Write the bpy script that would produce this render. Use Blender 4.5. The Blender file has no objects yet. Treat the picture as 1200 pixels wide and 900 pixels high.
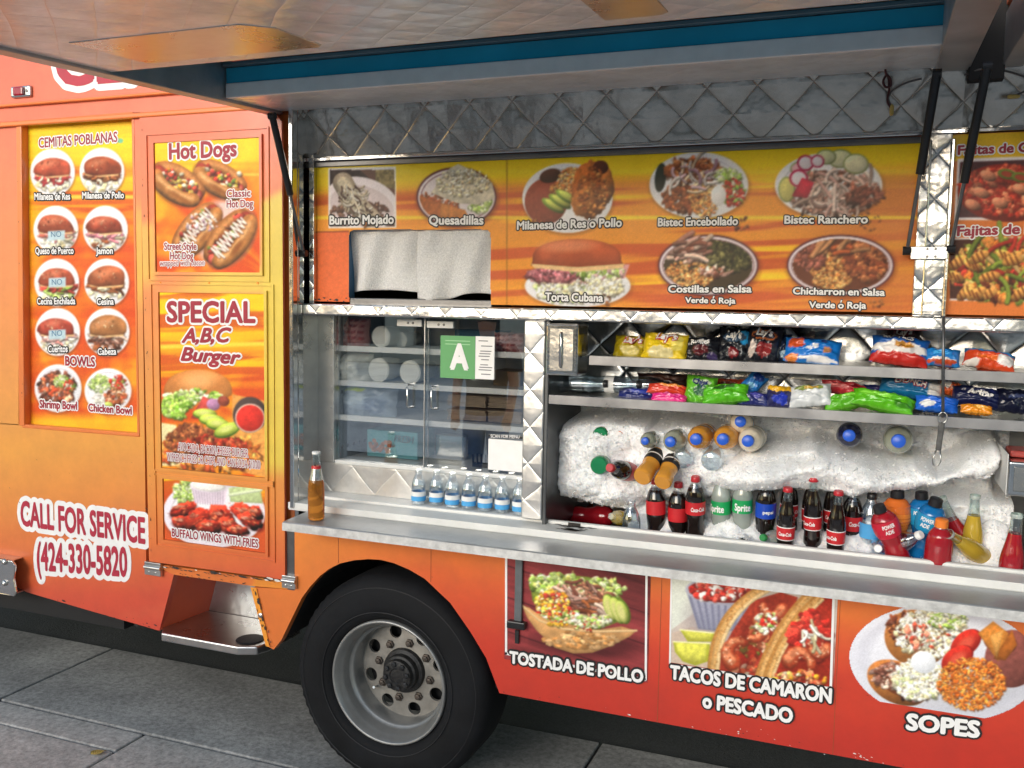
import bpy, bmesh, math, random
import numpy as np
from mathutils import Vector, Matrix, noise as mnoise
from mathutils.geometry import tessellate_polygon
rnd = random.Random(7)
R_ = math.radians
# ------------------------------------------------------------------ camera, sky, sun, exposure
F, DIST, ZC = 1100.0, 3.0, 1.766
GZ = -0.055                                   # road level
def _rot(yaw, pitch, roll):
    cy, sy = math.cos(yaw), math.sin(yaw); cp, sp = math.cos(pitch), math.sin(pitch); cr, sr = math.cos(roll), math.sin(roll)
    return (np.array([[cr, -sr, 0], [sr, cr, 0], [0, 0, 1]]) @ np.array([[1, 0, 0], [0, cp, -sp], [0, sp, cp]])
            @ np.array([[cy, 0, -sy], [0, 1, 0], [sy, 0, cy]]))
RM = _rot(-.37072957, .08949918, .01722479)
scene = bpy.context.scene
col = scene.collection
cam = bpy.data.objects.new('camera', bpy.data.cameras.new('camera')); col.objects.link(cam)
def _w(v): return Vector((v[0], v[2], -v[1]))
_r, _u, _b = _w(RM[0]), -_w(RM[1]), -_w(RM[2])
cam.matrix_world = Matrix(((_r.x, _u.x, _b.x, 0), (_r.y, _u.y, _b.y, -DIST), (_r.z, _u.z, _b.z, ZC), (0, 0, 0, 1)))
cam.data.sensor_width = 36.0; cam.data.lens = 36.0 * F / 1200.0
cam.data.clip_start = 0.05; cam.data.clip_end = 2000
scene.camera = cam
world = bpy.data.worlds.new('World'); scene.world = world; world.use_nodes = True
wn = world.node_tree.nodes; wl = world.node_tree.links
sky = wn.new('ShaderNodeTexSky'); sky.sky_type = 'NISHITA'; sky.sun_disc = False
SUN_EL, SUN_AZ = 10.0, 196.0                  # azimuth clockwise from +Y: behind the camera, a little to its left
sky.sun_elevation = R_(SUN_EL); sky.sun_rotation = R_(SUN_AZ); sky.dust_density = 1.0; sky.air_density = 1.0
wl.new(sky.outputs[0], wn['Background'].inputs[0]); wn['Background'].inputs[1].default_value = 0.14
sl = bpy.data.lights.new('sun', 'SUN'); sl.energy = 1.65; sl.angle = R_(42); sl.color = (1.0, .985, .965)
sun = bpy.data.objects.new('sun', sl); col.objects.link(sun)
sd = Vector((math.sin(R_(SUN_AZ)) * math.cos(R_(SUN_EL)), math.cos(R_(SUN_AZ)) * math.cos(R_(SUN_EL)), math.sin(R_(SUN_EL))))
sun.rotation_euler = sd.to_track_quat('Z', 'Y').to_euler(); sun.location = sd * 30
scene.view_settings.view_transform = 'Standard'; scene.view_settings.look = 'None'
scene.view_settings.exposure = .98; scene.view_settings.gamma = 1.0
scene.render.engine = 'CYCLES'
scene.cycles.use_denoising = True
scene.cycles.max_bounces = 8; scene.cycles.transparent_max_bounces = 16
scene.cycles.sample_clamp_indirect = 6.0
# ------------------------------------------------------------------ picture measure -> place
def ray(px, py): return RM.T @ np.array([px - 600.0, py - 450.0, F])
def at(px, py, Y=0.0):
    r = ray(px, py); t = (DIST + Y) / r[2]
    return Vector((r[0] * t, Y, ZC - r[1] * t))
def atz(px, py, z):
    r = ray(px, py); t = (ZC - z) / r[1]
    return Vector((r[0] * t, r[2] * t - DIST, z))
def pxs(X, Y, Z):
    X = np.asarray(X, float); Z = np.asarray(Z, float); Y = np.broadcast_to(np.asarray(Y, float), X.shape)
    q = np.stack([X, ZC - Z, Y + DIST], -1) @ RM.T
    return q[..., 0] / q[..., 2] * F + 600, q[..., 1] / q[..., 2] * F + 450
def mpp(px, py, Y=0.0): return (at(px + .5, py, Y) - at(px - .5, py, Y)).length   # metres per pixel there
def lin(c):
    c = np.asarray(c, float)
    return np.where(c <= .04045, c / 12.92, ((np.maximum(c, 0) + .055) / 1.055) ** 2.4)
# ------------------------------------------------------------------ materials
MATS = {}
def new_mat(name):
    m = bpy.data.materials.new(name); m.use_nodes = True
    return m, m.node_tree.nodes, m.node_tree.links, m.node_tree.nodes['Principled BSDF']
def N(nodes, t, **kw):
    n = nodes.new(t)
    for k, v in kw.items():
        if k.startswith('i_'):
            key = k[2:]; key = int(key) if key.isdigit() else key
            n.inputs[key].default_value = v
        else: setattr(n, k, v)
    return n
def mat(name, rgb, rough=.5, metal=0.0, var=.12, scale=18.0, bump=0.0, bscale=60.0, trans=0.0, coat=0.0, ior=1.45, sub=0.0, spec=.5):
    """plain surface with mottled colour and roughness and a fine bump; rgb is linear"""
    if name in MATS: return MATS[name]
    m, n, l, p = new_mat(name)
    tc = N(n, 'ShaderNodeTexCoord')
    nz = N(n, 'ShaderNodeTexNoise', i_Scale=scale, i_Detail=5.0, i_Roughness=.6)
    l.new(tc.outputs['Object'], nz.inputs['Vector'])
    cr = N(n, 'ShaderNodeValToRGB')
    cr.color_ramp.elements[0].position = .3; cr.color_ramp.elements[1].position = .7
    a = [max(0, x * (1 - var)) for x in rgb]; b = [min(1, x * (1 + var)) for x in rgb]
    cr.color_ramp.elements[0].color = (*a, 1); cr.color_ramp.elements[1].color = (*b, 1)
    l.new(nz.outputs['Fac'], cr.inputs['Fac']); l.new(cr.outputs['Color'], p.inputs['Base Color'])
    mr = N(n, 'ShaderNodeMapRange'); mr.inputs['To Min'].default_value = rough * .75; mr.inputs['To Max'].default_value = min(1, rough * 1.3)
    l.new(nz.outputs['Fac'], mr.inputs['Value']); l.new(mr.outputs['Result'], p.inputs['Roughness'])
    p.inputs['Metallic'].default_value = metal; p.inputs['Transmission Weight'].default_value = trans
    p.inputs['Coat Weight'].default_value = coat; p.inputs['Coat Roughness'].default_value = .08; p.inputs['IOR'].default_value = ior
    p.inputs['Specular IOR Level'].default_value = spec
    if sub: p.inputs['Subsurface Weight'].default_value = sub; p.inputs['Subsurface Radius'].default_value = (.02, .02, .025); p.inputs['Subsurface Scale'].default_value = .5
    if bump:
        n2 = N(n, 'ShaderNodeTexNoise', i_Scale=bscale, i_Detail=4.0); l.new(tc.outputs['Object'], n2.inputs['Vector'])
        bp = N(n, 'ShaderNodeBump', i_Strength=1.0, i_Distance=bump); l.new(n2.outputs['Fac'], bp.inputs['Height']); l.new(bp.outputs['Normal'], p.inputs['Normal'])
    MATS[name] = m; return m
def painted(name, rough=.4, coat=0.0, bump=0.0, bscale=25.0, dirt=.12, metal=0.0, spec=.5):
    """printed or painted surface: its colours are stored on the mesh, grime and gloss come from noise"""
    if name in MATS: return MATS[name]
    m, n, l, p = new_mat(name)
    at_ = N(n, 'ShaderNodeAttribute', attribute_name='Col'); tc = N(n, 'ShaderNodeTexCoord')
    nz = N(n, 'ShaderNodeTexNoise', i_Scale=7.0, i_Detail=8.0, i_Roughness=.7); l.new(tc.outputs['Object'], nz.inputs['Vector'])
    mr = N(n, 'ShaderNodeMapRange'); mr.inputs['From Min'].default_value = .3; mr.inputs['From Max'].default_value = .65
    mr.inputs['To Min'].default_value = 1 - dirt; mr.inputs['To Max'].default_value = 1.0; l.new(nz.outputs['Fac'], mr.inputs['Value'])
    mx = N(n, 'ShaderNodeVectorMath', operation='MULTIPLY'); l.new(at_.outputs['Color'], mx.inputs[0]); l.new(mr.outputs['Result'], mx.inputs[1])
    l.new(mx.outputs[0], p.inputs['Base Color'])
    r2 = N(n, 'ShaderNodeMapRange'); r2.inputs['To Min'].default_value = rough * 1.4; r2.inputs['To Max'].default_value = rough * .7
    l.new(nz.outputs['Fac'], r2.inputs['Value']); l.new(r2.outputs['Result'], p.inputs['Roughness'])
    p.inputs['Coat Weight'].default_value = coat; p.inputs['Coat Roughness'].default_value = .1; p.inputs['Metallic'].default_value = metal; p.inputs['Specular IOR Level'].default_value = spec
    if bump:
        n2 = N(n, 'ShaderNodeTexNoise', i_Scale=bscale, i_Detail=3.0); l.new(tc.outputs['Object'], n2.inputs['Vector'])
        bp = N(n, 'ShaderNodeBump', i_Strength=1.0, i_Distance=bump); l.new(n2.outputs['Fac'], bp.inputs['Height']); l.new(bp.outputs['Normal'], p.inputs['Normal'])
    MATS[name] = m; return m
def quilted(name, axes='XZ', size=.13, height=.004, rgb=(.66, .65, .63), rough=.22, dent=.004, off=(0, 0), metal=1.0):
    """stainless sheet pressed into a quilt of pyramidal diamonds"""
    if name in MATS: return MATS[name]
    m, n, l, p = new_mat(name)
    tc = N(n, 'ShaderNodeTexCoord'); wob = N(n, 'ShaderNodeTexNoise', i_Scale=3.0, i_Detail=2.0); l.new(tc.outputs['Object'], wob.inputs['Vector'])
    sx = N(n, 'ShaderNodeSeparateXYZ'); l.new(tc.outputs['Object'], sx.inputs[0])
    def M(op, a, b=None):
        k = N(n, 'ShaderNodeMath', operation=op)
        for i, v in enumerate((a, b)):
            if v is None: continue
            if isinstance(v, (int, float)): k.inputs[i].default_value = v
            else: l.new(v, k.inputs[i])
        return k.outputs[0]
    wv = M('MULTIPLY', M('SUBTRACT', wob.outputs['Fac'], .5), .05)
    u = M('ADD', M('ADD', sx.outputs[axes[0]], off[0]), wv); v = M('ADD', sx.outputs[axes[1]], off[1])
    a = M('PINGPONG', M('DIVIDE', M('ADD', u, v), size), .5); b = M('PINGPONG', M('DIVIDE', M('SUBTRACT', u, v), size), .5)
    h = M('MINIMUM', a, b)
    h = M('POWER', M('MULTIPLY', h, 2.0), .38)
    n2 = N(n, 'ShaderNodeTexNoise', i_Scale=9.0, i_Detail=3.0); l.new(tc.outputs['Object'], n2.inputs['Vector'])
    ht = M('ADD', M('MULTIPLY', h, height), M('MULTIPLY', n2.outputs['Fac'], dent))
    bp = N(n, 'ShaderNodeBump', i_Strength=1.0, i_Distance=1.0); l.new(ht, bp.inputs['Height']); l.new(bp.outputs['Normal'], p.inputs['Normal'])
    n3 = N(n, 'ShaderNodeTexNoise', i_Scale=5.0, i_Detail=6.0, i_Roughness=.7); l.new(tc.outputs['Object'], n3.inputs['Vector'])
    cr = N(n, 'ShaderNodeValToRGB'); cr.color_ramp.elements[0].position = .3; cr.color_ramp.elements[1].position = .6
    cr.color_ramp.elements[0].color = (*[c * .72 for c in rgb], 1); cr.color_ramp.elements[1].color = (*rgb, 1)
    l.new(n3.outputs['Fac'], cr.inputs['Fac']); l.new(cr.outputs['Color'], p.inputs['Base Color'])
    mr = N(n, 'ShaderNodeMapRange'); mr.inputs['To Min'].default_value = rough * 1.5; mr.inputs['To Max'].default_value = rough * .6
    l.new(n3.outputs['Fac'], mr.inputs['Value']); l.new(mr.outputs['Result'], p.inputs['Roughness'])
    p.inputs['Metallic'].default_value = metal
    MATS[name] = m; return m
def clear(name, tint=(.96, .98, .97), fac=.07, rough=.02, rim=.5):
    """thin clear glass or plastic: see-through with a mirror that grows towards grazing angles"""
    if name in MATS: return MATS[name]
    m, n, l, p = new_mat(name); n.remove(p)
    t = N(n, 'ShaderNodeBsdfTransparent'); t.inputs[0].default_value = (*tint, 1)
    g = N(n, 'ShaderNodeBsdfGlossy'); g.inputs['Roughness'].default_value = rough; g.inputs['Color'].default_value = (.95, .97, 1, 1)
    lw = N(n, 'ShaderNodeLayerWeight', i_Blend=.35)
    tc = N(n, 'ShaderNodeTexCoord'); nz = N(n, 'ShaderNodeTexNoise', i_Scale=6.0, i_Detail=4.0); l.new(tc.outputs['Object'], nz.inputs['Vector'])
    mr = N(n, 'ShaderNodeMapRange'); mr.inputs['To Min'].default_value = fac; mr.inputs['To Max'].default_value = rim; l.new(lw.outputs['Facing'], mr.inputs['Value'])
    ad = N(n, 'ShaderNodeMath', operation='MULTIPLY_ADD'); ad.inputs[1].default_value = .05; l.new(nz.outputs['Fac'], ad.inputs[0]); l.new(mr.outputs['Result'], ad.inputs[2])
    mx = N(n, 'ShaderNodeMixShader'); l.new(ad.outputs[0], mx.inputs[0]); l.new(t.outputs[0], mx.inputs[1]); l.new(g.outputs[0], mx.inputs[2])
    l.new(mx.outputs[0], n['Material Output'].inputs['Surface'])
    MATS[name] = m; return m
STEEL = mat('brushed_steel', (.55, .55, .54), .28, 1.0, .12, 9, .0006, 40)
POLISH = mat('polished_steel', (.66, .65, .63), .12, 1.0, .1, 6, .0015, 14)
DULL = mat('worn_aluminium', (.44, .45, .46), .42, .75, .16, 7, .0008, 90)
WHITEAL = mat('white_aluminium', (.68, .68, .66), .45, .1, .12, 6, .0006, 60)
DARKST = mat('dark_steel', (.16, .16, .165), .35, .8, .2, 10)
BLACK = mat('black_rubber', (.012, .012, .014), .6, 0, .2, 30, .001, 120)
BLACKGL = mat('black_plastic', (.014, .014, .016), .3, 0, .2, 30)
VOID = mat('underbody_black', (.012, .012, .013), .85, 0, .3, 12)
ORANGE = mat('orange_paint', (.72, .19, .045), .33, 0, .08, 3, coat=.3)
REDOR = mat('red_orange_paint', (.66, .115, .05), .35, 0, .1, 4, coat=.3)
AMBERP = mat('amber_paint', (.83, .30, .03), .35, 0, .08, 4, coat=.3)
WHITE = mat('white_print', (.82, .81, .80), .5, 0, .05, 20)
MAROON = mat('maroon_print', (.33, .014, .035), .45, 0, .12, 20)
CRIMSON = mat('crimson_print', (.42, .022, .05), .45, 0, .12, 20)
BLKPR = mat('black_print', (.014, .012, .013), .5, 0, .1, 20)
WRAP = painted('vinyl_wrap', .34, .25, .0007, 3.2, .16)
PRINT = painted('printed_vinyl', .48, .04, .0003, 9, .10, spec=.3)
BAGM = painted('foil_bag_print', .28, .3, .002, 45, .06)
QUILT = quilted('quilted_stainless', 'XZ', .165, .0036, rough=.2, dent=.006, rgb=(.50, .45, .39), off=(.05, .03))
QUILT_UP = quilted('quilted_stainless_underside', 'XY', .13, .0026, rough=.32, rgb=(.82, .86, .90), metal=.42, dent=.009)
QUILT_S = quilted('quilted_stainless_strip', 'XZ', .135, .0026, rough=.27, dent=.010, rgb=(.70, .69, .67), off=(.03, -.02))
GLASS = clear('window_glass', (.96, .97, .965), .19, .008, .7)
CLEAR = clear('clear_plastic', (.93, .96, .98), .10, .05, .75)
CLGLASS = clear('bottle_glass', (.86, .93, .90), .10, .02, .8)
# ------------------------------------------------------------------ objects
def tag(o, label=None, cat=None, group=None, kind=None):
    if label: o['label'] = label
    if cat: o['category'] = cat
    if group: o['group'] = group
    if kind: o['kind'] = kind
    return o
def empty(name, loc=(0, 0, 0), rot=(0, 0, 0)):
    o = bpy.data.objects.new(name, None); col.objects.link(o); o.location = loc; o.rotation_euler = rot; o.empty_display_size = .1
    return o
def link(name, me, mats, parent=None, world_space=True, smooth=False):
    o = bpy.data.objects.new(name, me); col.objects.link(o)
    for m in (mats if isinstance(mats, (list, tuple)) else [mats]): me.materials.append(m)
    if parent:
        o.parent = parent
        if world_space:
            o.matrix_parent_inverse = Matrix.Translation(-parent.location) if parent.type == 'EMPTY' else Matrix.Identity(4)
    if smooth: me.polygons.foreach_set('use_smooth', [True] * len(me.polygons))
    return o
class MB:
    """collects shapes into one mesh"""
    def __init__(s): s.v = []; s.f = []; s.m = []; s.c = []
    def add(s, vs, fs, m=0, c=None):
        b = len(s.v); s.v += [tuple(v) for v in vs]; s.f += [tuple(b + i for i in f) for f in fs]; s.m += [m] * len(fs)
        if c is not None: s.c += [tuple(c)] * len(vs) if np.ndim(c) == 1 else [tuple(q) for q in c]
        return s
    def box(s, x0, x1, y0, y1, z0, z1, m=0, c=None):
        x0, x1 = min(x0, x1), max(x0, x1); y0, y1 = min(y0, y1), max(y0, y1); z0, z1 = min(z0, z1), max(z0, z1)
        return s.add([(x0, y0, z0), (x1, y0, z0), (x1, y1, z0), (x0, y1, z0), (x0, y0, z1), (x1, y0, z1), (x1, y1, z1), (x0, y1, z1)],
                     [(0, 3, 2, 1), (4, 5, 6, 7), (0, 1, 5, 4), (1, 2, 6, 5), (2, 3, 7, 6), (3, 0, 4, 7)], m, c)
    def prism(s, poly, y0, y1, m=0, c=None):
        """poly: list of (x, z), any winding; extruded from y0 (front) to y1"""
        a = sum(poly[i][0] * poly[(i + 1) % len(poly)][1] - poly[(i + 1) % len(poly)][0] * poly[i][1] for i in range(len(poly)))
        if a < 0: poly = poly[::-1]
        n = len(poly); vs = [(x, y0, z) for x, z in poly] + [(x, y1, z) for x, z in poly]
        fs = [tuple(range(n)), tuple(range(2 * n - 1, n - 1, -1))] + [(i, n + i, n + (i + 1) % n, (i + 1) % n) for i in range(n)]
        return s.add(vs, fs, m, c)
    def lathe(s, prof, n=24, m=0, axis='Z', c=None, cx=0, cy=0, cz=0, cap=True, mod=None):
        """prof: list of (r, h)"""
        vs = []
        for j, (r, h) in enumerate(prof):
            for i in range(n):
                a = 2 * math.pi * i / n; rr = r * (mod(a, j) if mod else 1)
                p = (rr * math.cos(a), rr * math.sin(a), h) if axis == 'Z' else (rr * math.cos(a), -h, rr * math.sin(a)) if axis == 'Y' else (h, rr * math.cos(a), rr * math.sin(a))
                vs.append((p[0] + cx, p[1] + cy, p[2] + cz))
        fs = [(j * n + i, j * n + (i + 1) % n, (j + 1) * n + (i + 1) % n, (j + 1) * n + i) for j in range(len(prof) - 1) for i in range(n)]
        if cap:
            fs += [tuple(range(n - 1, -1, -1)), tuple(range((len(prof) - 1) * n, len(prof) * n))]
        return s.add(vs, fs, m, c)
    def tube(s, pts, r, n=8, m=0, c=None, r2=None):
        pts = [Vector(p) for p in pts]; vs = []; k = len(pts)
        up = Vector((0.13, 0.21, 1)).normalized()
        for i, p in enumerate(pts):
            d = (pts[min(i + 1, k - 1)] - pts[max(i - 1, 0)]).normalized()
            a = d.cross(up)
            if a.length < .05: a = d.cross(Vector((1, 0, 0)))
            a.normalize(); b = d.cross(a); rr = r if r2 is None else r + (r2 - r) * i / (k - 1)
            vs += [p + a * rr * math.cos(2 * math.pi * j / n) + b * rr * math.sin(2 * math.pi * j / n) for j in range(n)]
        fs = [(i * n + j, i * n + (j + 1) % n, (i + 1) * n + (j + 1) % n, (i + 1) * n + j) for i in range(k - 1) for j in range(n)]
        fs += [tuple(range(n - 1, -1, -1)), tuple(range((k - 1) * n, k * n))]
        return s.add(vs, fs, m, c)
    def mesh(s, name):
        me = bpy.data.meshes.new(name); me.from_pydata(s.v, [], s.f); me.polygons.foreach_set('material_index', s.m)
        if s.c:
            ca = me.color_attributes.new('Col', 'FLOAT_COLOR', 'POINT')
            a = np.ones((len(s.v), 4)); a[:, :3] = np.array(s.c); ca.data.foreach_set('color', a.ravel())
        me.update(); return me
    def build(s, name, mats, parent=None, world_space=True, smooth=False, bevel=0.0, seg=2, autos=None, fix=False):
        me = s.mesh(name)
        if fix:
            bm = bmesh.new(); bm.from_mesh(me); bmesh.ops.recalc_face_normals(bm, faces=bm.faces); bm.to_mesh(me); bm.free()
        o = link(name, me, mats, parent, world_space, smooth)
        if bevel:
            b = o.modifiers.new('bevel', 'BEVEL'); b.width = bevel; b.segments = seg; b.limit_method = 'ANGLE'; b.angle_limit = R_(35)
        if autos:
            me.polygons.foreach_set('use_smooth', [True] * len(me.polygons)); bm = bmesh.new(); bm.from_mesh(me)
            for e in bm.edges:
                if len(e.link_faces) == 2 and e.calc_face_angle(0) > R_(autos): e.smooth = False
            bm.to_mesh(me); bm.free()
        return o
def plate(name, polys, y0, y1, colfn, parent, m=None, step=.025, label=None):
    """flat sheet(s) cut finely enough to carry a printed colour; polys lists of (x, z)"""
    vs, fs, key = [], [], {}
    def V(x, z, y):
        k = (round(x, 6), round(z, 6), y)
        if k not in key: key[k] = len(vs); vs.append((x, y, z))
        return key[k]
    def cut(a, b, c):
        e = [((a[0] - b[0]) ** 2 + (a[1] - b[1]) ** 2, a, b, c), ((b[0] - c[0]) ** 2 + (b[1] - c[1]) ** 2, b, c, a), ((c[0] - a[0]) ** 2 + (c[1] - a[1]) ** 2, c, a, b)]
        d, p, q, r = max(e, key=lambda t: t[0])
        if d > step * step:
            m = ((p[0] + q[0]) / 2, (p[1] + q[1]) / 2); cut(p, m, r); cut(m, q, r)
        else: fs.append((V(*a, y0), V(*b, y0), V(*c, y0)))
    for poly in polys:
        a = sum(poly[i][0] * poly[(i + 1) % len(poly)][1] - poly[(i + 1) % len(poly)][0] * poly[i][1] for i in range(len(poly)))
        if a < 0: poly = poly[::-1]
        for t in tessellate_polygon([[Vector((x, z, 0)) for x, z in poly]]):
            t = [poly[k] for k in t]
            if (t[1][0] - t[0][0]) * (t[2][1] - t[0][1]) - (t[2][0] - t[0][0]) * (t[1][1] - t[0][1]) < 0: t = t[::-1]
            cut(*t)
        n = len(poly)
        for k in range(n):
            p, q = poly[k], poly[(k + 1) % n]; fs.append((V(*p, y0 + 1e-5), V(*p, y1), V(*q, y1), V(*q, y0 + 1e-5)))
    me = bpy.data.meshes.new(name); me.from_pydata(vs, [], fs); me.update()
    co = np.zeros(len(me.vertices) * 3); me.vertices.foreach_get('co', co); co = co.reshape(-1, 3)
    px, py = pxs(co[:, 0], 0 * co[:, 1] + y0, co[:, 2])
    a = np.ones((len(co), 4)); a[:, :3] = lin(colfn(px, py))
    me.color_attributes.new('Col', 'FLOAT_COLOR', 'POINT').data.foreach_set('color', a.ravel())
    o = link(name, me, m or WRAP, parent)
    if label: o['label'] = label
    return o
def xz(pts, Y=0.0): return [(lambda q: (q.x, q.z))(at(p[0], p[1], Y)) for p in pts]
# ------------------------------------------------------------------ lettering
_tc = {}
def text_mesh(s, off=0.0, shear=0.0, space=1.0, res=3):
    key = (s, round(off, 4), shear, space)
    if key in _tc: return _tc[key]
    cu = bpy.data.curves.new('t', 'FONT'); cu.body = s; cu.size = 1.0; cu.offset = off; cu.shear = shear; cu.resolution_u = res; cu.space_character = space
    o = bpy.data.objects.new('t', cu); col.objects.link(o)
    dg = bpy.context.evaluated_depsgraph_get(); dg.update()
    me = bpy.data.meshes.new_from_object(o.evaluated_get(dg))
    v = np.array([q.co[:2] for q in me.vertices]).reshape(-1, 2); f = [tuple(p.vertices) for p in me.polygons]
    bpy.data.objects.remove(o); bpy.data.curves.remove(cu); bpy.data.meshes.remove(me)
    _tc[key] = (v, f); return v, f
_H = text_mesh('H')[0]; CAPH = _H[:, 1].max() - _H[:, 1].min()
def glyph_lift(v, f):
    """letters that swell into their neighbours get slightly different heights, so no two faces share a plane"""
    par = list(range(len(v)))
    def root(i):
        while par[i] != i: par[i] = par[par[i]]; i = par[i]
        return i
    for q in f:
        for k in q[1:]: par[root(q[0])] = root(k)
    rs = [root(i) for i in range(len(v))]; first = {}
    for i, r in enumerate(rs): first[r] = min(first.get(r, 1e9), v[i][0])
    order = {r: k for k, r in enumerate(sorted(first, key=first.get))}
    return [order[r] % 4 for r in rs]
def letters(s, p0, p1, cap, Y, parent, fill=None, line=None, ol=0.0, bold=.02, shear=0.0, name='lettering', gap=.0011, place=None, world_space=True, space=1.0):
    """one line of writing from baseline point p0 to p1 (photo measure) on the plane y=Y; place(u, v, lift) maps metres instead"""
    fill = fill or WHITE; mb = MB(); mats = [fill]
    if place is None:
        a, b = at(*p0, Y), at(*p1, Y); W = (b - a).length; d = (b - a) / W; ch = cap * mpp((p0[0] + p1[0]) / 2, (p0[1] + p1[1]) / 2, Y)
        place = lambda u, v, k: (a.x + d.x * u, Y - k, a.z + d.z * u + v)
    else: W, ch = p0, cap
    v, f = text_mesh(s, 0.0, shear, space); x0, x1 = v[:, 0].min(), v[:, 0].max(); su, sv = (W / (x1 - x0 + 2 * bold)), ch / (CAPH + 2 * bold); x0 -= bold; lv = glyph_lift(v, f)
    if line is not None:                       # a border of even width: the writing repeated all round itself, just behind
        mats.append(line); om = ol * (mpp(p0[0], p0[1], Y) if p1 is not None else sv)
        nk = 12 if ol < 3 else 28
        for k in range(nk):
            a_ = 2 * math.pi * k / nk; mb.add([place((q[0] - x0) * su + (om + bold * su) * math.cos(a_), (q[1] + bold) * sv + (om + bold * sv) * math.sin(a_), gap + k * .0008 / nk + lv[i] * .00002) for i, q in enumerate(v)], f, 1)
    top = gap * (2.5 if line is not None else 1); nb = 7 if bold > 0 else 1
    for k in range(nb):                        # heavier strokes the same way
        a_ = 2 * math.pi * k / 6; bb = bold if k < nb - 1 else 0
        mb.add([place((q[0] - x0) * su + bb * su * math.cos(a_), (q[1] + bold) * sv + bb * sv * math.sin(a_), top + k * .00008 + lv[i] * .00002) for i, q in enumerate(v)], f, 0)
    return mb.build(name, mats, parent, world_space)
# ------------------------------------------------------------------ printing: pictures painted onto a fine mesh
def _hash(i, j, s):
    n = (i.astype(np.int64) * 374761393 + j.astype(np.int64) * 668265263 + s * 974634721) & 0x7fffffff
    n = ((n ^ (n >> 13)) * 1274126177) & 0x7fffffff
    return ((n ^ (n >> 16)) & 0xffff) / 65535.0
def vno(x, y, s=0):
    xi, yi = np.floor(x), np.floor(y); fx, fy = x - xi, y - yi; fx = fx * fx * (3 - 2 * fx); fy = fy * fy * (3 - 2 * fy)
    i, j = xi.astype(int), yi.astype(int)
    return (_hash(i, j, s) * (1 - fx) + _hash(i + 1, j, s) * fx) * (1 - fy) + (_hash(i, j + 1, s) * (1 - fx) + _hash(i + 1, j + 1, s) * fx) * fy
def fbm(x, y, s=0, o=3):
    t = 0; a = .5
    for k in range(o): t = t + a * vno(x * 2 ** k, y * 2 ** k, s + k); a *= .5
    return t / (1 - .5 ** o)
def C(h): return np.array([int(h[i:i + 2], 16) for i in (0, 2, 4)]) / 255.0
def sstep(a, b, x): t = np.clip((x - a) / (b - a), 0, 1); return t * t * (3 - 2 * t)
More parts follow.
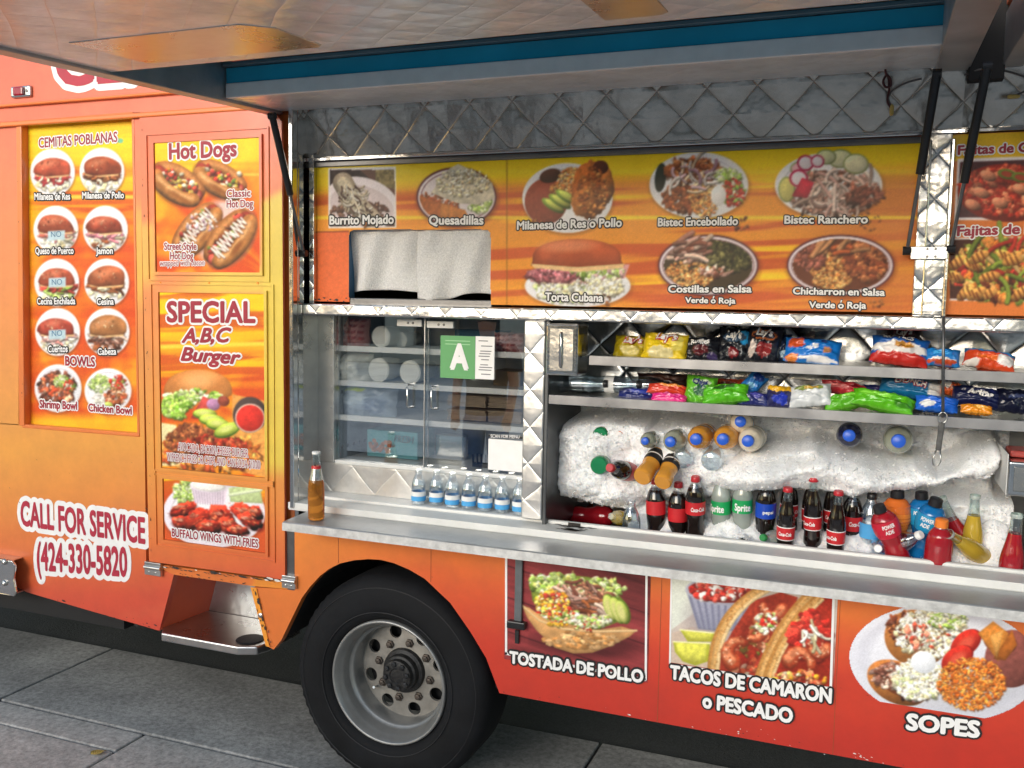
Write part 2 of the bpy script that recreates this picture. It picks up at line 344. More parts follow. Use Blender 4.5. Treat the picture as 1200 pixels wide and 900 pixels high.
class Cv:
    """a flat rectangle of print; design units are picture units, stored colours are sRGB until built"""
    def __init__(s, tl, br, Y, step=1.0, bl=None, tr=None):
        a, b = at(*tl, Y), at(*br, Y); s.Y = Y
        if bl: q = at(*bl, Y); a.x = min(a.x, q.x); b.z = min(b.z, q.z)
        s.nx = int((br[0] - tl[0]) / step) + 2; s.nz = int((br[1] - tl[1]) / step) + 2
        xs = np.linspace(a.x, b.x, s.nx); zs = np.linspace(a.z, b.z, s.nz); s.X, s.Z = np.meshgrid(xs, zs)
        s.PX, s.PY = pxs(s.X, Y, s.Z); s.img = np.ones((s.nz, s.nx, 3)) * .8; s.clip = None; s.step = step; s.rs = np.random.RandomState(3)
    def win(s, x0, x1, y0, y1):
        m = s.nz // 2; c0 = max(0, np.searchsorted(s.PX[m], x0 - 6) - 2); c1 = min(s.nx, np.searchsorted(s.PX[m], x1 + 6) + 2)
        if c1 <= c0: return None
        cc = (max(c0, 0), min(c1, s.nx) - 1); r0 = min(np.searchsorted(s.PY[:, c], y0 - 2) for c in cc) - 1; r1 = max(np.searchsorted(s.PY[:, c], y1 + 2) for c in cc) + 1
        r0 = max(0, r0); r1 = min(s.nz, r1)
        if r1 <= r0: return None
        return np.s_[r0:r1, c0:c1]
    def put(s, w, a, colr):
        if s.clip is not None: a = a * s.clip[w]
        a = a[..., None]; s.img[w] = s.img[w] * (1 - a) + np.clip(colr, 0, 1) * a
    def ell(s, cx, cy, rx, ry, c, ang=0.0, sh=.25, tex=.0, ts=.35, soft=.8, a=1.0, wob=0.0, seed=None, rim=None):
        r = max(rx, ry) + 1; w = s.win(cx - r, cx + r, cy - r, cy + r)
        if w is None: return
        x, y = s.PX[w] - cx, s.PY[w] - cy; ca, sa = math.cos(ang), math.sin(ang); u, v = (x * ca + y * sa) / rx, (-x * sa + y * ca) / ry
        d = np.sqrt(u * u + v * v); sd = s.rs.randint(9999) if seed is None else seed
        if wob: d = d + wob * (fbm(s.PX[w] * .25, s.PY[w] * .25, sd) - .5) * 2
        al = np.clip(.5 - (d - 1) * min(rx, ry) / soft, 0, 1) * a
        k = 1 + sh * (-.45 * x / max(rx, 1) - .75 * y / max(ry, 1)) - sh * .35 * d * d
        if tex: k = k * (1 + tex * 2 * (fbm(s.PX[w] * ts, s.PY[w] * ts, sd) - .5))
        cc = np.asarray(c)[None, None] * k[..., None]
        if rim is not None: cc = cc * (1 - sstep(.8, .98, d)[..., None] * rim)
        s.put(w, al, cc)
    def poly(s, pts, c, sh=0.0, tex=.0, ts=.35, soft=.9, a=1.0, c2=None):
        p = np.array(pts, float); w = s.win(p[:, 0].min(), p[:, 0].max(), p[:, 1].min(), p[:, 1].max())
        if w is None: return
        x, y = s.PX[w], s.PY[w]; ins = np.zeros(x.shape, bool); d = np.full(x.shape, 1e9)
        for i in range(len(p)):
            ax, ay = p[i]; bx, by = p[(i + 1) % len(p)]
            t = np.clip(((x - ax) * (bx - ax) + (y - ay) * (by - ay)) / max(1e-9, (bx - ax) ** 2 + (by - ay) ** 2), 0, 1)
            d = np.minimum(d, np.hypot(x - ax - t * (bx - ax), y - ay - t * (by - ay)))
            cr = ((ay > y) != (by > y)) & (x < (bx - ax) * (y - ay) / (by - ay + 1e-12) + ax); ins ^= cr
        sd = np.where(ins, d, -d); al = np.clip(.5 + sd / soft, 0, 1) * a
        f = (y - p[:, 1].min()) / max(1, np.ptp(p[:, 1])); k = 1 + sh * (.5 - f) - sh * .5 * np.exp(-np.maximum(sd, 0) / 2.5)
        if tex: k = k * (1 + tex * 2 * (fbm(x * ts, y * ts, s.rs.randint(9999)) - .5))
        cc = np.asarray(c)[None, None] * np.ones(x.shape + (1,))
        if c2 is not None: cc = cc * (1 - f[..., None]) + np.asarray(c2) * f[..., None]
        s.put(w, al, cc * k[..., None])
    def line(s, pts, wd, c, sh=.3, tex=.0, a=1.0, w2=None, soft=.8, ts=.5):
        p = np.array(pts, float); r = wd; w = s.win(p[:, 0].min() - r, p[:, 0].max() + r, p[:, 1].min() - r, p[:, 1].max() + r)
        if w is None: return
        x, y = s.PX[w], s.PY[w]; d = np.full(x.shape, 1e9); dy = np.zeros(x.shape); wm = np.full(x.shape, wd / 2.0)
        n = len(p) - 1
        for i in range(n):
            ax, ay = p[i]; bx, by = p[i + 1]; t = np.clip(((x - ax) * (bx - ax) + (y - ay) * (by - ay)) / max(1e-9, (bx - ax) ** 2 + (by - ay) ** 2), 0, 1)
            e = np.hypot(x - ax - t * (bx - ax), y - ay - t * (by - ay)); k = e < d; d = np.where(k, e, d); dy = np.where(k, y - ay - t * (by - ay), dy)
            if w2 is not None: wm = np.where(k, (wd + (w2 - wd) * (i + t) / n) / 2, wm)
        al = np.clip(.5 - (d - wm) / soft, 0, 1) * a; k = 1 - sh * (d / wm) ** 2 * .5 - sh * .5 * np.clip(dy / wm, -1, 1)
        if tex: k = k * (1 + tex * 2 * (fbm(x * ts, y * ts, s.rs.randint(9999)) - .5))
        s.put(w, al, np.asarray(c)[None, None] * k[..., None])
    def heap(s, cx, cy, rx, ry, pal, n, size, el=2.0, ang=None, sh=.28, tex=.2, jit=.26, sort=True, shape=None):
        n = int(n * 1.55); size = size * .8; q = []
        while len(q) < n:
            u, v = s.rs.uniform(-1, 1, 2)
            if u * u + v * v < 1 and (shape is None or shape(u, v)): q.append((u, v))
        if sort: q.sort(key=lambda t: t[1])
        for u, v in q:
            c = pal[s.rs.randint(len(pal))] * s.rs.uniform(1 - jit, 1 + jit); z = size * min(1.9, math.exp(s.rs.normal(0, .34)) * .95)
            an = s.rs.uniform(0, 3.14) if ang is None else ang + s.rs.uniform(-.5, .5)
            x, y = cx + u * rx, cy + v * ry
            s.ell(x + .5, y + .9, z * el ** .5 * 1.05, z / el ** .5 * 1.1, c * .45, an, 0, a=.42, soft=1.4)
            e2 = el * s.rs.uniform(.6, 1.2); s.ell(x, y, z * e2 ** .5, z / e2 ** .5, c, an, sh, tex + .12, .6, soft=1.1, wob=.55)
    def strips(s, cx, cy, rx, ry, pal, n, L, wd, ang=None, curl=.6, sh=.5, jit=.2):
        for k in range(n):
            t = s.rs.uniform(0, 6.28); r = s.rs.uniform(0, 1) ** .5; x, y = cx + rx * r * math.cos(t), cy + ry * r * math.sin(t)
            a = s.rs.uniform(0, 6.28) if ang is None else ang + s.rs.uniform(-.5, .5); c = pal[s.rs.randint(len(pal))] * s.rs.uniform(1 - jit, 1 + jit)
            pts = []; b = s.rs.uniform(-curl, curl); l = L * s.rs.uniform(.6, 1.3)
            for i in range(6): pts.append((x, y)); x += l / 5 * math.cos(a); y += l / 5 * math.sin(a); a += b * .5
            s.line([(p[0] + .5, p[1] + .8) for p in pts], wd * 1.15, c * .35, 0, a=.5); s.line(pts, wd * s.rs.uniform(.8, 1.2), c, sh, .12)
    def grain(s, amp=.05, sc=.9):
        s.img *= (1 + amp * 2 * (fbm(s.PX * sc, s.PY * sc, 77, 2) - .5))[..., None]
    def region(s, fn): s.clip = fn(s.PX, s.PY) if fn else None
    def oval(s, cx, cy, rx, ry):
        s.clip = np.clip(.5 - (np.sqrt(((s.PX - cx) / rx) ** 2 + ((s.PY - cy) / ry) ** 2) - 1) * min(rx, ry) / .9, 0, 1)
    def blur(s, k=1):
        for _ in range(k):
            q = np.pad(s.img, ((1, 1), (1, 1), (0, 0)), 'edge'); q = q[:-2] * .22 + q[1:-1] * .56 + q[2:] * .22; s.img = q[:, :-2] * .22 + q[:, 1:-1] * .56 + q[:, 2:] * .22
        s.img = np.clip((s.img - .5) * 1.04 + .5, 0, 1)
    def build(s, name, parent, hole=None, thick=.003, m=None, label=None, rim=True):
        s.blur(); s.grain(); nz, nx = s.nz, s.nx
        v = np.stack([s.X, np.full(s.X.shape, s.Y), s.Z], -1).reshape(-1, 3); i = np.arange(nz * nx).reshape(nz, nx)
        q = np.stack([i[1:, :-1], i[1:, 1:], i[:-1, 1:], i[:-1, :-1]], -1).reshape(-1, 4)
        if hole is not None:
            h = hole(s.PX, s.PY).reshape(-1); q = q[~(h[q].any(1))]
        cs = np.ones((len(v), 4)); cs[:, :3] = lin(np.clip(s.img.reshape(-1, 3), 0, 1))
        per = np.concatenate([i[0, :], i[1:, -1], i[-1, -2::-1], i[-2:0:-1, 0]]); b = len(v); nb = len(per)
        v = np.concatenate([v, v[per] + [0, thick, 0]]); cs = np.concatenate([cs, np.tile([.3, .3, .3, 1], (nb, 1))])
        k = np.arange(nb); kn = (k + 1) % nb; side = np.stack([per[k], per[kn], b + kn, b + k], -1)
        me = bpy.data.meshes.new(name); me.from_pydata(v.tolist(), [], (np.concatenate([q, side]) if rim else q).tolist())
        me.color_attributes.new('Col', 'FLOAT_COLOR', 'POINT').data.foreach_set('color', cs.ravel()); me.update()
        o = link(name, me, m or PRINT, parent)
        if label: o['label'] = label
        return o
# --- palettes
P_RICE = [C('d98a45'), C('e0a15c'), C('c9753a'), C('e8b676')]
P_WRICE = [C('f0e6d0'), C('e8dcc0'), C('f7f1e2')]
P_SALSA = [C('c43a28'), C('d9503a'), C('b02a20'), C('e8e0c8'), C('6f8f3a')]
P_LETT = [C('8fae4a'), C('a9c465'), C('c7d98c'), C('dfe6b8')]
P_CHEESE = [C('f3ecd6'), C('efe3bd'), C('fbf7ea'), C('e6d7a6')]
P_MEAT = [C('8a4a2c'), C('a86138'), C('6d3620'), C('c07a4a')]
P_PORK = [C('c98d6d'), C('b5705a'), C('8f5544'), C('e0b292')]
P_SHRED = [C('c59a8a'), C('a5705f'), C('e3c4b0'), C('84503f')]
P_BEAN = [C('7a4636'), C('6b3a2d'), C('8a5340')]
P_SHRIMP = [C('e58a5f'), C('d96a45'), C('f0b08a'), C('c8502f')]
P_ONION = [C('e9d7cf'), C('d8b6c0'), C('f2e8e4'), C('b98aa0')]
P_CORN = [C('f0b93a'), C('f5d06a'), C('e09a2a'), C('efe0c0'), C('c8483a')]
WH = C('f1eef0'); WH2 = C('d8d3da')
def dish(c, cx, cy, rx, ry, rim=WH, tilt=0.0):
    c.ell(cx + 1, cy + 2, rx * 1.02, ry * 1.02, C('5a2a18'), 0, 0, soft=4, a=.35)
    c.ell(cx, cy, rx, ry, rim, 0, .06); c.ell(cx, cy, rx * .86, ry * .84, WH2, 0, -.1); c.ell(cx, cy + ry * .02, rx * .84, ry * .81, WH, 0, .05)
def burger(c, cx, cy, w, fill, lett=P_CHEESE, bunc=C('b4502e'), h=None, mess=0):
    """sandwich in a roll: round bun on top, filling, bed of cheese and lettuce"""
    h = h or w; c.heap(cx, cy + h * .25, w * .42, h * .22, lett, int(26 + w * .4), w * .055, 2.2, tex=.2)
    c.poly([(cx - w * .44, cy + h * .02), (cx + w * .44, cy + h * .02), (cx + w * .36, cy + h * .2), (cx - w * .36, cy + h * .2)], fill[0] * .55, soft=2)
    c.heap(cx, cy + h * .08, w * .44, h * .12, fill, int(24 + w * .3), w * .06, 2.4, 0.1)
    c.strips(cx, cy + h * .16, w * .36, h * .12, fill + lett[:2], int(w * .28), w * .2, w * .055, 0, .9)
    hh, tl, ox = c.rs.uniform(.33, .45), c.rs.uniform(-.10, .10), c.rs.uniform(-.03, .03) * w
    q = [(cx + ox + w * (.46 + .03 * math.sin(3 * t + cx)) * math.cos(t), cy - h * .02 - h * hh * abs(math.sin(t)) ** .8 + tl * w * .46 * math.cos(t)) for t in np.linspace(math.pi, 0, 22)] + [(cx + w * .40, cy + h * .06), (cx, cy + h * .09), (cx - w * .40, cy + h * .06)]
    c.poly(q, bunc, .55, .28, 5.5 / w); c.ell(cx - w * .1, cy - h * .25, w * .17, h * .06, C('e8ab84'), -.15, 0, soft=w * .16, a=.6, wob=.5); c.ell(cx + w * .2, cy - h * .14, w * .14, h * .1, bunc * .72, .6, 0, soft=w * .12, a=.5, wob=.5); c.heap(cx - w * .05, cy - h * .2, w * .3, h * .14, [C('f0c8a0'), bunc * .8], int(w * .22), .7, 1.6, None, 0)
    c.poly([(cx - w * .43, cy + h * .03), (cx - w * .2, cy + h * .10), (cx, cy + h * .075), (cx + w * .42, cy + h * .04), (cx + w * .40, cy + h * .085), (cx, cy + h * .12), (cx - w * .40, cy + h * .085)], C('e6bd86'), 0, .1)
def hotdog(c, x0, y0, x1, y1, w, top, sauce=None):
    d = np.array([x1 - x0, y1 - y0], float); L = np.hypot(*d); d /= L; n = np.array([-d[1], d[0]])
    if n[1] < 0: n = -n
    P = lambda t, o: (x0 + d[0] * L * t + n[0] * o * w, y0 + d[1] * L * t + n[1] * o * w); an = math.atan2(d[1], d[0])
    U = lambda a, b, o0, k: [P(t, o0 + k * math.sin(math.pi * t) ** .6) for t in np.linspace(a, b, 14)]
    c.line(U(-.02, 1.02, .10, .34), w * .5, C('5a2a14'), 0, a=.5, soft=4)
    c.line(U(.0, .99, -.12, -.22), w * .46, C('a8642f'), .7, .22, ts=.2); c.line(U(.04, .95, -.16, -.25), w * .2, C('d99a5c'), .2, .2, a=.7, soft=w * .15)
    c.line(U(-.01, 1.0, .0, .05), w * .42, C('a03a28'), .8, .2)
    c.ell(*P(1.0, .02), w * .2, w * .2, C('c04e40'), 0, .6, .1); c.ell(*P(1.0, .0), w * .11, w * .1, C('dd8a78'), 0, 0, soft=3, a=.6)
    for k in range(int(L * 1.6)):
        t = c.rs.uniform(.02, .93); o = c.rs.normal(-.04, .13); q = top[c.rs.randint(len(top))] * c.rs.uniform(.75, 1.15); z = w * c.rs.uniform(.035, .085)
        c.ell(P(t, o)[0] + .5, P(t, o)[1] + .8, z * 1.5, z * 1.1, C('4a1c10'), an, 0, a=.5); c.ell(*P(t, o), z * 1.4, z, q, c.rs.uniform(0, 3), .5, .2, .7, wob=.6)
    c.line(U(.0, .99, .16, .22), w * .46, C('bd7a3e'), .75, .24, ts=.2); c.line(U(.04, .95, .12, .16), w * .16, C('e6b278'), .2, .2, a=.75, soft=w * .12)
    for i in range(5): t = c.rs.uniform(.1, .9); c.ell(*P(t, .34), w * .2, w * .07, C('8f5224'), an, 0, a=.5, soft=3)
    if sauce is not None:
        q = []
        for i, t in enumerate(np.linspace(.05, .93, 22)): q.append(P(t + c.rs.uniform(-.02, .02), (.17 if i % 2 else -.2) + c.rs.uniform(-.07, .07)))
        c.line([(a + .4, b + .8) for a, b in q], w * .07, C('6a3020'), 0, a=.6); c.line(q, w * .055, sauce, .3)
def swoosh(c, top, base, seed, amp=22, per=46.0, tilt=-.12):
    """yellow, orange and red streaks printed behind the pictures"""
    y = c.PY + tilt * c.PX; b = fbm(c.PX * .004, y * .045, seed, 4); q = fbm(c.PX * .009 + 9, y * .12, seed + 5, 3)
    h = np.clip((c.PY - top) / (base - top), 0, 1)
    Yl, Og, Rd, Am = C('f6cf14'), C('e88422'), C('c8431f'), C('efa01e')
    k = np.clip(h * 1.9 - .1 + (b - .5) * 2.4, 0, 1)[..., None]; im = Yl * (1 - k) + Og * k
    r = sstep(.52, .70, q + .18 * h)[..., None]; im = im * (1 - r * .75) + Rd * r * .75
    g = sstep(.62, .8, 1 - q)[..., None] * (1 - h[..., None] * .4); im = im * (1 - g * .6) + Yl * g * .6
    c.img[:] = im
def rays(c, cx, cy, seed):
    """blurred diagonal flames in orange and yellow"""
    t = np.arctan2(c.PY - cy, c.PX - cx); r = np.hypot(c.PX - cx, c.PY - cy); b = fbm(t * 5 + 20, r * .012, seed, 3); q = fbm(c.PX * .03 + c.PY * .02, c.PY * .035 - c.PX * .01, seed + 3, 3)
    k = sstep(.35, .7, b * .65 + q * .35)[..., None]; im = C('d8511f') * (1 - k) + C('f3a323') * k; k2 = sstep(.6, .8, q)[..., None]; c.img[:] = im * (1 - .5 * k2) + C('f4bd2c') * .5 * k2
def band(c, y0, y1, colr, a=1.0, soft=3.0, tilt=0.0):
    y = c.PY + tilt * (c.PX - c.PX.mean()); m = np.clip(.5 + np.minimum(y - y0, y1 - y) / soft, 0, 1)[..., None] * a
    c.img[:] = c.img * (1 - m) + np.asarray(colr) * m
def prism_x(mb, poly, x0, x1, m=0):
    """poly of (y, z) swept along x"""
    a = sum(poly[i][0] * poly[(i + 1) % len(poly)][1] - poly[(i + 1) % len(poly)][0] * poly[i][1] for i in range(len(poly)))
    if a < 0: poly = poly[::-1]
    n = len(poly); vs = [(x0, y, z) for y, z in poly] + [(x1, y, z) for y, z in poly]
    return mb.add(vs, [tuple(range(n - 1, -1, -1)), tuple(range(n, 2 * n))] + [(i, (i + 1) % n, n + (i + 1) % n, n + i) for i in range(n)], m)
# ------------------------------------------------------------------ ground
def flat(name, x0, x1, y0, y1, z, m):
    o = MB().add([(x0, y0, z), (x1, y0, z), (x1, y1, z), (x0, y1, z)], [(0, 1, 2, 3)]).build(name, m); tag(o, kind='structure'); return o
def ground_mat(name, c, stain, big, grain, rough=.9, bump=.002):
    m, n, l, p = new_mat(name); tc = N(n, 'ShaderNodeTexCoord')
    a = N(n, 'ShaderNodeTexNoise', i_Scale=big, i_Detail=8.0, i_Roughness=.68); l.new(tc.outputs['Object'], a.inputs['Vector'])
    b = N(n, 'ShaderNodeTexNoise', i_Scale=grain, i_Detail=3.0, i_Roughness=.8); l.new(tc.outputs['Object'], b.inputs['Vector'])
    r = N(n, 'ShaderNodeValToRGB'); r.color_ramp.elements[0].position = .32; r.color_ramp.elements[1].position = .68
    r.color_ramp.elements[0].color = (*stain, 1); r.color_ramp.elements[1].color = (*c, 1); l.new(a.outputs['Fac'], r.inputs['Fac'])
    r2 = N(n, 'ShaderNodeMapRange'); r2.inputs['From Min'].default_value = .3; r2.inputs['From Max'].default_value = .7; r2.inputs['To Min'].default_value = .62; r2.inputs['To Max'].default_value = 1.35
    l.new(b.outputs['Fac'], r2.inputs['Value']); mx = N(n, 'ShaderNodeVectorMath', operation='MULTIPLY'); l.new(r.outputs['Color'], mx.inputs[0]); l.new(r2.outputs['Result'], mx.inputs[1])
    st = N(n, 'ShaderNodeTexNoise', i_Scale=.55, i_Detail=4.0, i_Roughness=.55, i_Distortion=.6); l.new(tc.outputs['Object'], st.inputs['Vector'])
    s1 = N(n, 'ShaderNodeMapRange'); s1.inputs['From Min'].default_value = .52; s1.inputs['From Max'].default_value = .62; s1.inputs['To Min'].default_value = 1.0; s1.inputs['To Max'].default_value = .66; l.new(st.outputs['Fac'], s1.inputs['Value'])
    vo = N(n, 'ShaderNodeTexVoronoi', i_Scale=3.2); l.new(tc.outputs['Object'], vo.inputs['Vector']); s2 = N(n, 'ShaderNodeMapRange'); s2.inputs['From Min'].default_value = .045; s2.inputs['From Max'].default_value = .075; s2.inputs['To Min'].default_value = .55; s2.inputs['To Max'].default_value = 1.0; l.new(vo.outputs['Distance'], s2.inputs['Value'])
    ms = N(n, 'ShaderNodeMath', operation='MULTIPLY'); l.new(s1.outputs['Result'], ms.inputs[0]); l.new(s2.outputs['Result'], ms.inputs[1]); m2 = N(n, 'ShaderNodeVectorMath', operation='MULTIPLY'); l.new(mx.outputs[0], m2.inputs[0]); l.new(ms.outputs[0], m2.inputs[1])
    l.new(m2.outputs[0], p.inputs['Base Color']); p.inputs['Roughness'].default_value = rough
    bp = N(n, 'ShaderNodeBump', i_Strength=1.0, i_Distance=bump); l.new(b.outputs['Fac'], bp.inputs['Height']); l.new(bp.outputs['Normal'], p.inputs['Normal'])
    return m
ASPH = ground_mat('asphalt', (.050, .049, .050), (.030, .030, .032), 1.1, 95, .85, .008)
CONC = ground_mat('gutter_concrete', (.44, .43, .41), (.25, .245, .235), 1.6, 38, .9, .002)
CONC2 = ground_mat('footpath_concrete', (.54, .52, .49), (.36, .35, .33), 1.3, 42, .9, .002)
BOUNCE = ground_mat('pale_bounce_ground', (.62, .60, .57), (.52, .50, .48), .8, 30, .9, .002)
flat('road', -400, 400, -400, 400, GZ - .012, ASPH)
yE = atz(345, 800, GZ).y; yC = atz(130, 850, GZ).y; xJ = atz(125, 763, GZ).x; xJ2 = atz(703, 872, GZ).x; xK = atz(170, 860, GZ).x; yK = atz(60, 862, GZ).y
def slabs(name, rects, m, z=GZ):
    mb = MB()
    for x0, x1, y0, y1 in rects: mb.box(x0 + .006, x1 - .006, y0 + .006, y1 - .006, z - .05, z)
    o = mb.build(name, m, bevel=.006); tag(o, kind='structure'); return o
w = xJ2 - xJ
slabs('gutter', [(xJ + k * w, xJ + (k + 1) * w, yC, yE) for k in range(-3, 5)], CONC)
slabs('sidewalk', [(xK - 1.9 * (k + 1), xK - 1.9 * k, yK, yC - .004) for k in range(3)] + [(xK - 1.9 * (k + 1), xK - 1.9 * k, yK - 1.9 * (j + 1), yK - 1.9 * j) for k in range(3) for j in range(3)]
      + [(xK + 2.3 * k, xK + 2.3 * (k + 1), yC - .004 - 2.0 * (j + 1), yC - .004 - 2.0 * j) for k in range(4) for j in range(3)], CONC2)
flat('bounce_ground', -30, 30, -19.5, yC - 6.2, GZ - .003, BOUNCE)  # unseen pale ground, added to bounce light up under the awnings
lf = MB(); q = atz(115, 884, GZ)
for i in range(8):
    t = i / 7; hw = .016 * math.sin(math.pi * min(1, t * .95 + .03)); lf.v += [(t * .055 - .027, -hw, .004 + .006 * t * t), (t * .055 - .027, hw, .004 + .011 * (1 - t))]
lf.f = [(2 * i, 2 * i + 2, 2 * i + 3, 2 * i + 1) for i in range(7)]; lf.m = [0] * 7
lo = lf.build('fallen_leaf', mat('dry_leaf', (.45, .33, .09), .7)); lo.location = (q.x, q.y, GZ + .003); lo.rotation_euler[2] = .9
tag(lo, 'small dry yellow leaf lying on the concrete footpath', 'leaf')
# ------------------------------------------------------------------ the truck
truck = empty('food_truck', (-1.4, 1.0, GZ))
tag(truck, 'orange catering food truck with raised stainless awnings, menu pictures and open drinks counter', 'food truck')
def strk(y): return C('e67a38')
def mixc(*stops):
    ys = [s[0] for s in stops]; cs = np.array([C(s[1]) for s in stops])
    return lambda y: np.stack([np.interp(y, ys, cs[:, i]) for i in range(3)], -1)
GL = mixc((60, 'df6549'), (130, 'e06c4b'), (230, 'e17a4a'), (330, 'e4894f'), (430, 'e4954b'), (520, 'e59c46'), (590, 'e18840'), (650, 'db6a38'), (700, 'd35238'), (760, 'd24635'))
GR = mixc((0, 'dd6c30'), (25, 'df742f'), (60, 'd9592e'), (110, 'cd4029'), (200, 'bd3024'))
def col_left(px, py):
    c = GL(py + .05 * (px - 150) + 14 * (fbm(px * .006, py * .03, 5) - .5))
    y = np.exp(-((px - 168) / 26.0) ** 2) * sstep(225, 262, py) * (1 - sstep(330, 380, py))
    y = np.clip(y * .75, 0, 1)[..., None]; c = c * (1 - y) + C('e6b646') * y
    k = (sstep(.62, .75, fbm(px * .02, py * .05, 9)) * .10)[..., None]
    return c * (1 - k) + C('f0a060') * k
def col_right(px, py):
    t = py - (606 + .1235 * (px - 336)) + 26 * (fbm(px * .004, py * .03, 15) - .5)
    c = GR(t); a = (1 - sstep(350, 520, px))[..., None] * .75; return c * (1 - a) + C('e88a38') * a
def col_wedge(px, py): return np.broadcast_to(C('e88d30'), px.shape + (3,)) * (1 + .1 * (fbm(px * .05, py * .05, 4) - .5))[..., None]
def col_door(px, py):
    c = GL(py - 6 + 8 * (fbm(px * .01, py * .04, 6) - .5)) * 1.0
    d = px - 306 + .35 * np.abs(py - 400) * 0; m = sstep(-3, 4, px - 306) * sstep(222, 236, py + .55 * (px - 320)) * (1 - sstep(540, 566, py))
    m2 = sstep(0, 60, px - 205 + 1.2 * (py - 322)) * sstep(314, 320, py) * (1 - sstep(338, 350, py)); m3 = (1 - sstep(178, 186, px)) * sstep(255, 270, py) * (1 - sstep(318, 345, py)) * .6
    y = np.clip(np.maximum(np.maximum(m, m2 * .9), m3), 0, 1)[..., None]; return c * (1 - y) + C('dfc24c') * y
XL, XR, ZT = -5.2, 2.6, 2.98
zb = at(700, 836, 0).z                                    # bottom of the skirt
# shell: roof, far side, ends and floor pan
sh = MB(); sh.box(XL, XR, .9, 2.25, .42, ZT - .02); sh.box(XL, XR, .02, .9, 2.47, ZT - .02); sh.box(XL, -2.06, .03, .9, .62, 2.47)
sh.build('body_shell', ORANGE, truck, bevel=.03)
fl = MB(); fl.box(XL + .1, XR - .1, .62, 2.15, .30, .43); fl.box(-1.35, XR - .1, .06, .9, .36, .60); fl.box(-5, -2.95, .05, .9, .33, .62)
fl.build('chassis_pan', VOID, truck)
ax = MB(); ax.tube([(-1.6, .3, .34), (-1.6, 2.0, .34)], .06, 12); ax.lathe([(.0, -.16), (.12, -.14), (.16, 0), (.12, .14), (0, .16)], 16, axis='X', cx=-1.6, cy=1.15, cz=.34); ax.build('rear_axle', VOID, truck, smooth=True)
# left (cab) side skin
P = lambda *a: xz(a)
plate('body_panel', [P((-60, 60), (345, 24), (345, 121), (-60, 147)), P((-60, 147), (22, 141.5), (22, 498), (-60, 493.5)), P((156, 132), (164.5, 131.5), (169.6, 508.8), (161, 508.2)), P((171.5, 660), (169.6, 508.8), (161, 508.2), (22, 497), (-60, 493), (-60, 660), (0, 678), (32, 694), (100, 714), (187, 739), (204, 673), (177, 663))], -.001, .03, col_left, truck, step=.05)
o = plate('door_header', [P((177, 660), (338, 681.5), (338, 690), (297, 686.5), (204, 673))], -.004, .03, lambda px, py: np.where((px > 296)[..., None], C('e88d30'), C('dd7636')), truck, step=.03)
# drip rails above the windows
for ya, hh in ((112.5, .012), (136.5, .02)):
    a = at(-60, ya + 18, 0); b = at(340, ya - 16, 0); MB().box(a.x, b.x, -.02, .0, b.z - hh, b.z).build('drip_rail', ORANGE, truck, bevel=.005)
# skirt under the counter, wheel arch cut out of it
ARCH = [(585.5, 812), (570, 771), (552, 741), (528, 706.5), (498, 678), (480, 667.5), (462, 659.8), (447, 656), (432, 655), (415, 656.4), (399, 660), (386, 666.5), (375, 675), (364, 687), (354, 700.5), (341, 727), (330, 750), (321, 761), (313, 757)]
plate('side_skirt', [P((345.5, 612), (1420, 744), (1420, 966), (940, 877.5), *ARCH, (298, 688), (338, 690.5), (345.5, 691))], -.002, .03, col_right, truck, step=.035)
wl_ = MB(); arc = [at(p[0], p[1], 0) for p in ARCH[:-2]]; n = len(arc)
wl_.add([(p.x, .03, p.z) for p in arc] + [(p.x, .62, p.z) for p in arc], [(i, i + 1, n + i + 1, n + i) for i in range(n - 1)]); wl_.box(-2.35, -1.2, .62, .64, .1, .95)
wl_.build('wheel_arch_liner', VOID, truck)
MB().box(at(336.5, 640).x, at(345.5, 640).x, -.003, .03, at(340, 691).z, at(340, 612).z).build('corner_trim', DARKST, truck)
# step
xa, xb = at(187, 740, 0).x, at(309, 757, 0).x; zt = at(187, 737, 0).z; Ys = .27
st = MB(); st.prism([(xa, zt - .012), (xb, zt - .012), (xb, zt), (xa, zt)], -.0, Ys)
st = MB(); top = [(xa + .04, -.035), (xb - .10, -.035), (xb - .03, -.005), (xb - .01, .05), (xb - .01, Ys), (xa, Ys), (xa, .02)]
nn = len(top); st.add([(x, y, zt) for x, y in top] + [(x, y, zt - .035) for x, y in top], [tuple(range(nn)), tuple(range(2 * nn - 1, nn - 1, -1))] + [(i, nn + i, nn + (i + 1) % nn, (i + 1) % nn) for i in range(nn)])
sp = st.build('step', STEEL, truck, bevel=.006)
pd = MB(); pd.lathe([(.058, zt + .002), (.052, zt + .005)], 20, cx=xb - .10, cy=.05); pd.build('rubber_pad', BLACK, sp)
MB().box(xa, xb, Ys, Ys + .01, zt, at(250, 672, 0).z + .03).build('step_riser', STEEL, truck)
ws = MB(); a, b = at(204, 673, .001), at(187, 739, .001); ws.add([(a.x, .03, a.z + .02), (b.x, .0, b.z), (b.x + .03, Ys, b.z + .0), (a.x + .03, Ys, a.z + .02), (a.x - .03, .03, a.z + .02), (b.x - .03, .0, b.z), (b.x, Ys, b.z), (a.x, Ys, a.z + .02)], [(0, 1, 2, 3), (4, 7, 6, 5), (0, 3, 7, 4), (1, 5, 6, 2)])
ws.build('step_side', REDOR, truck)
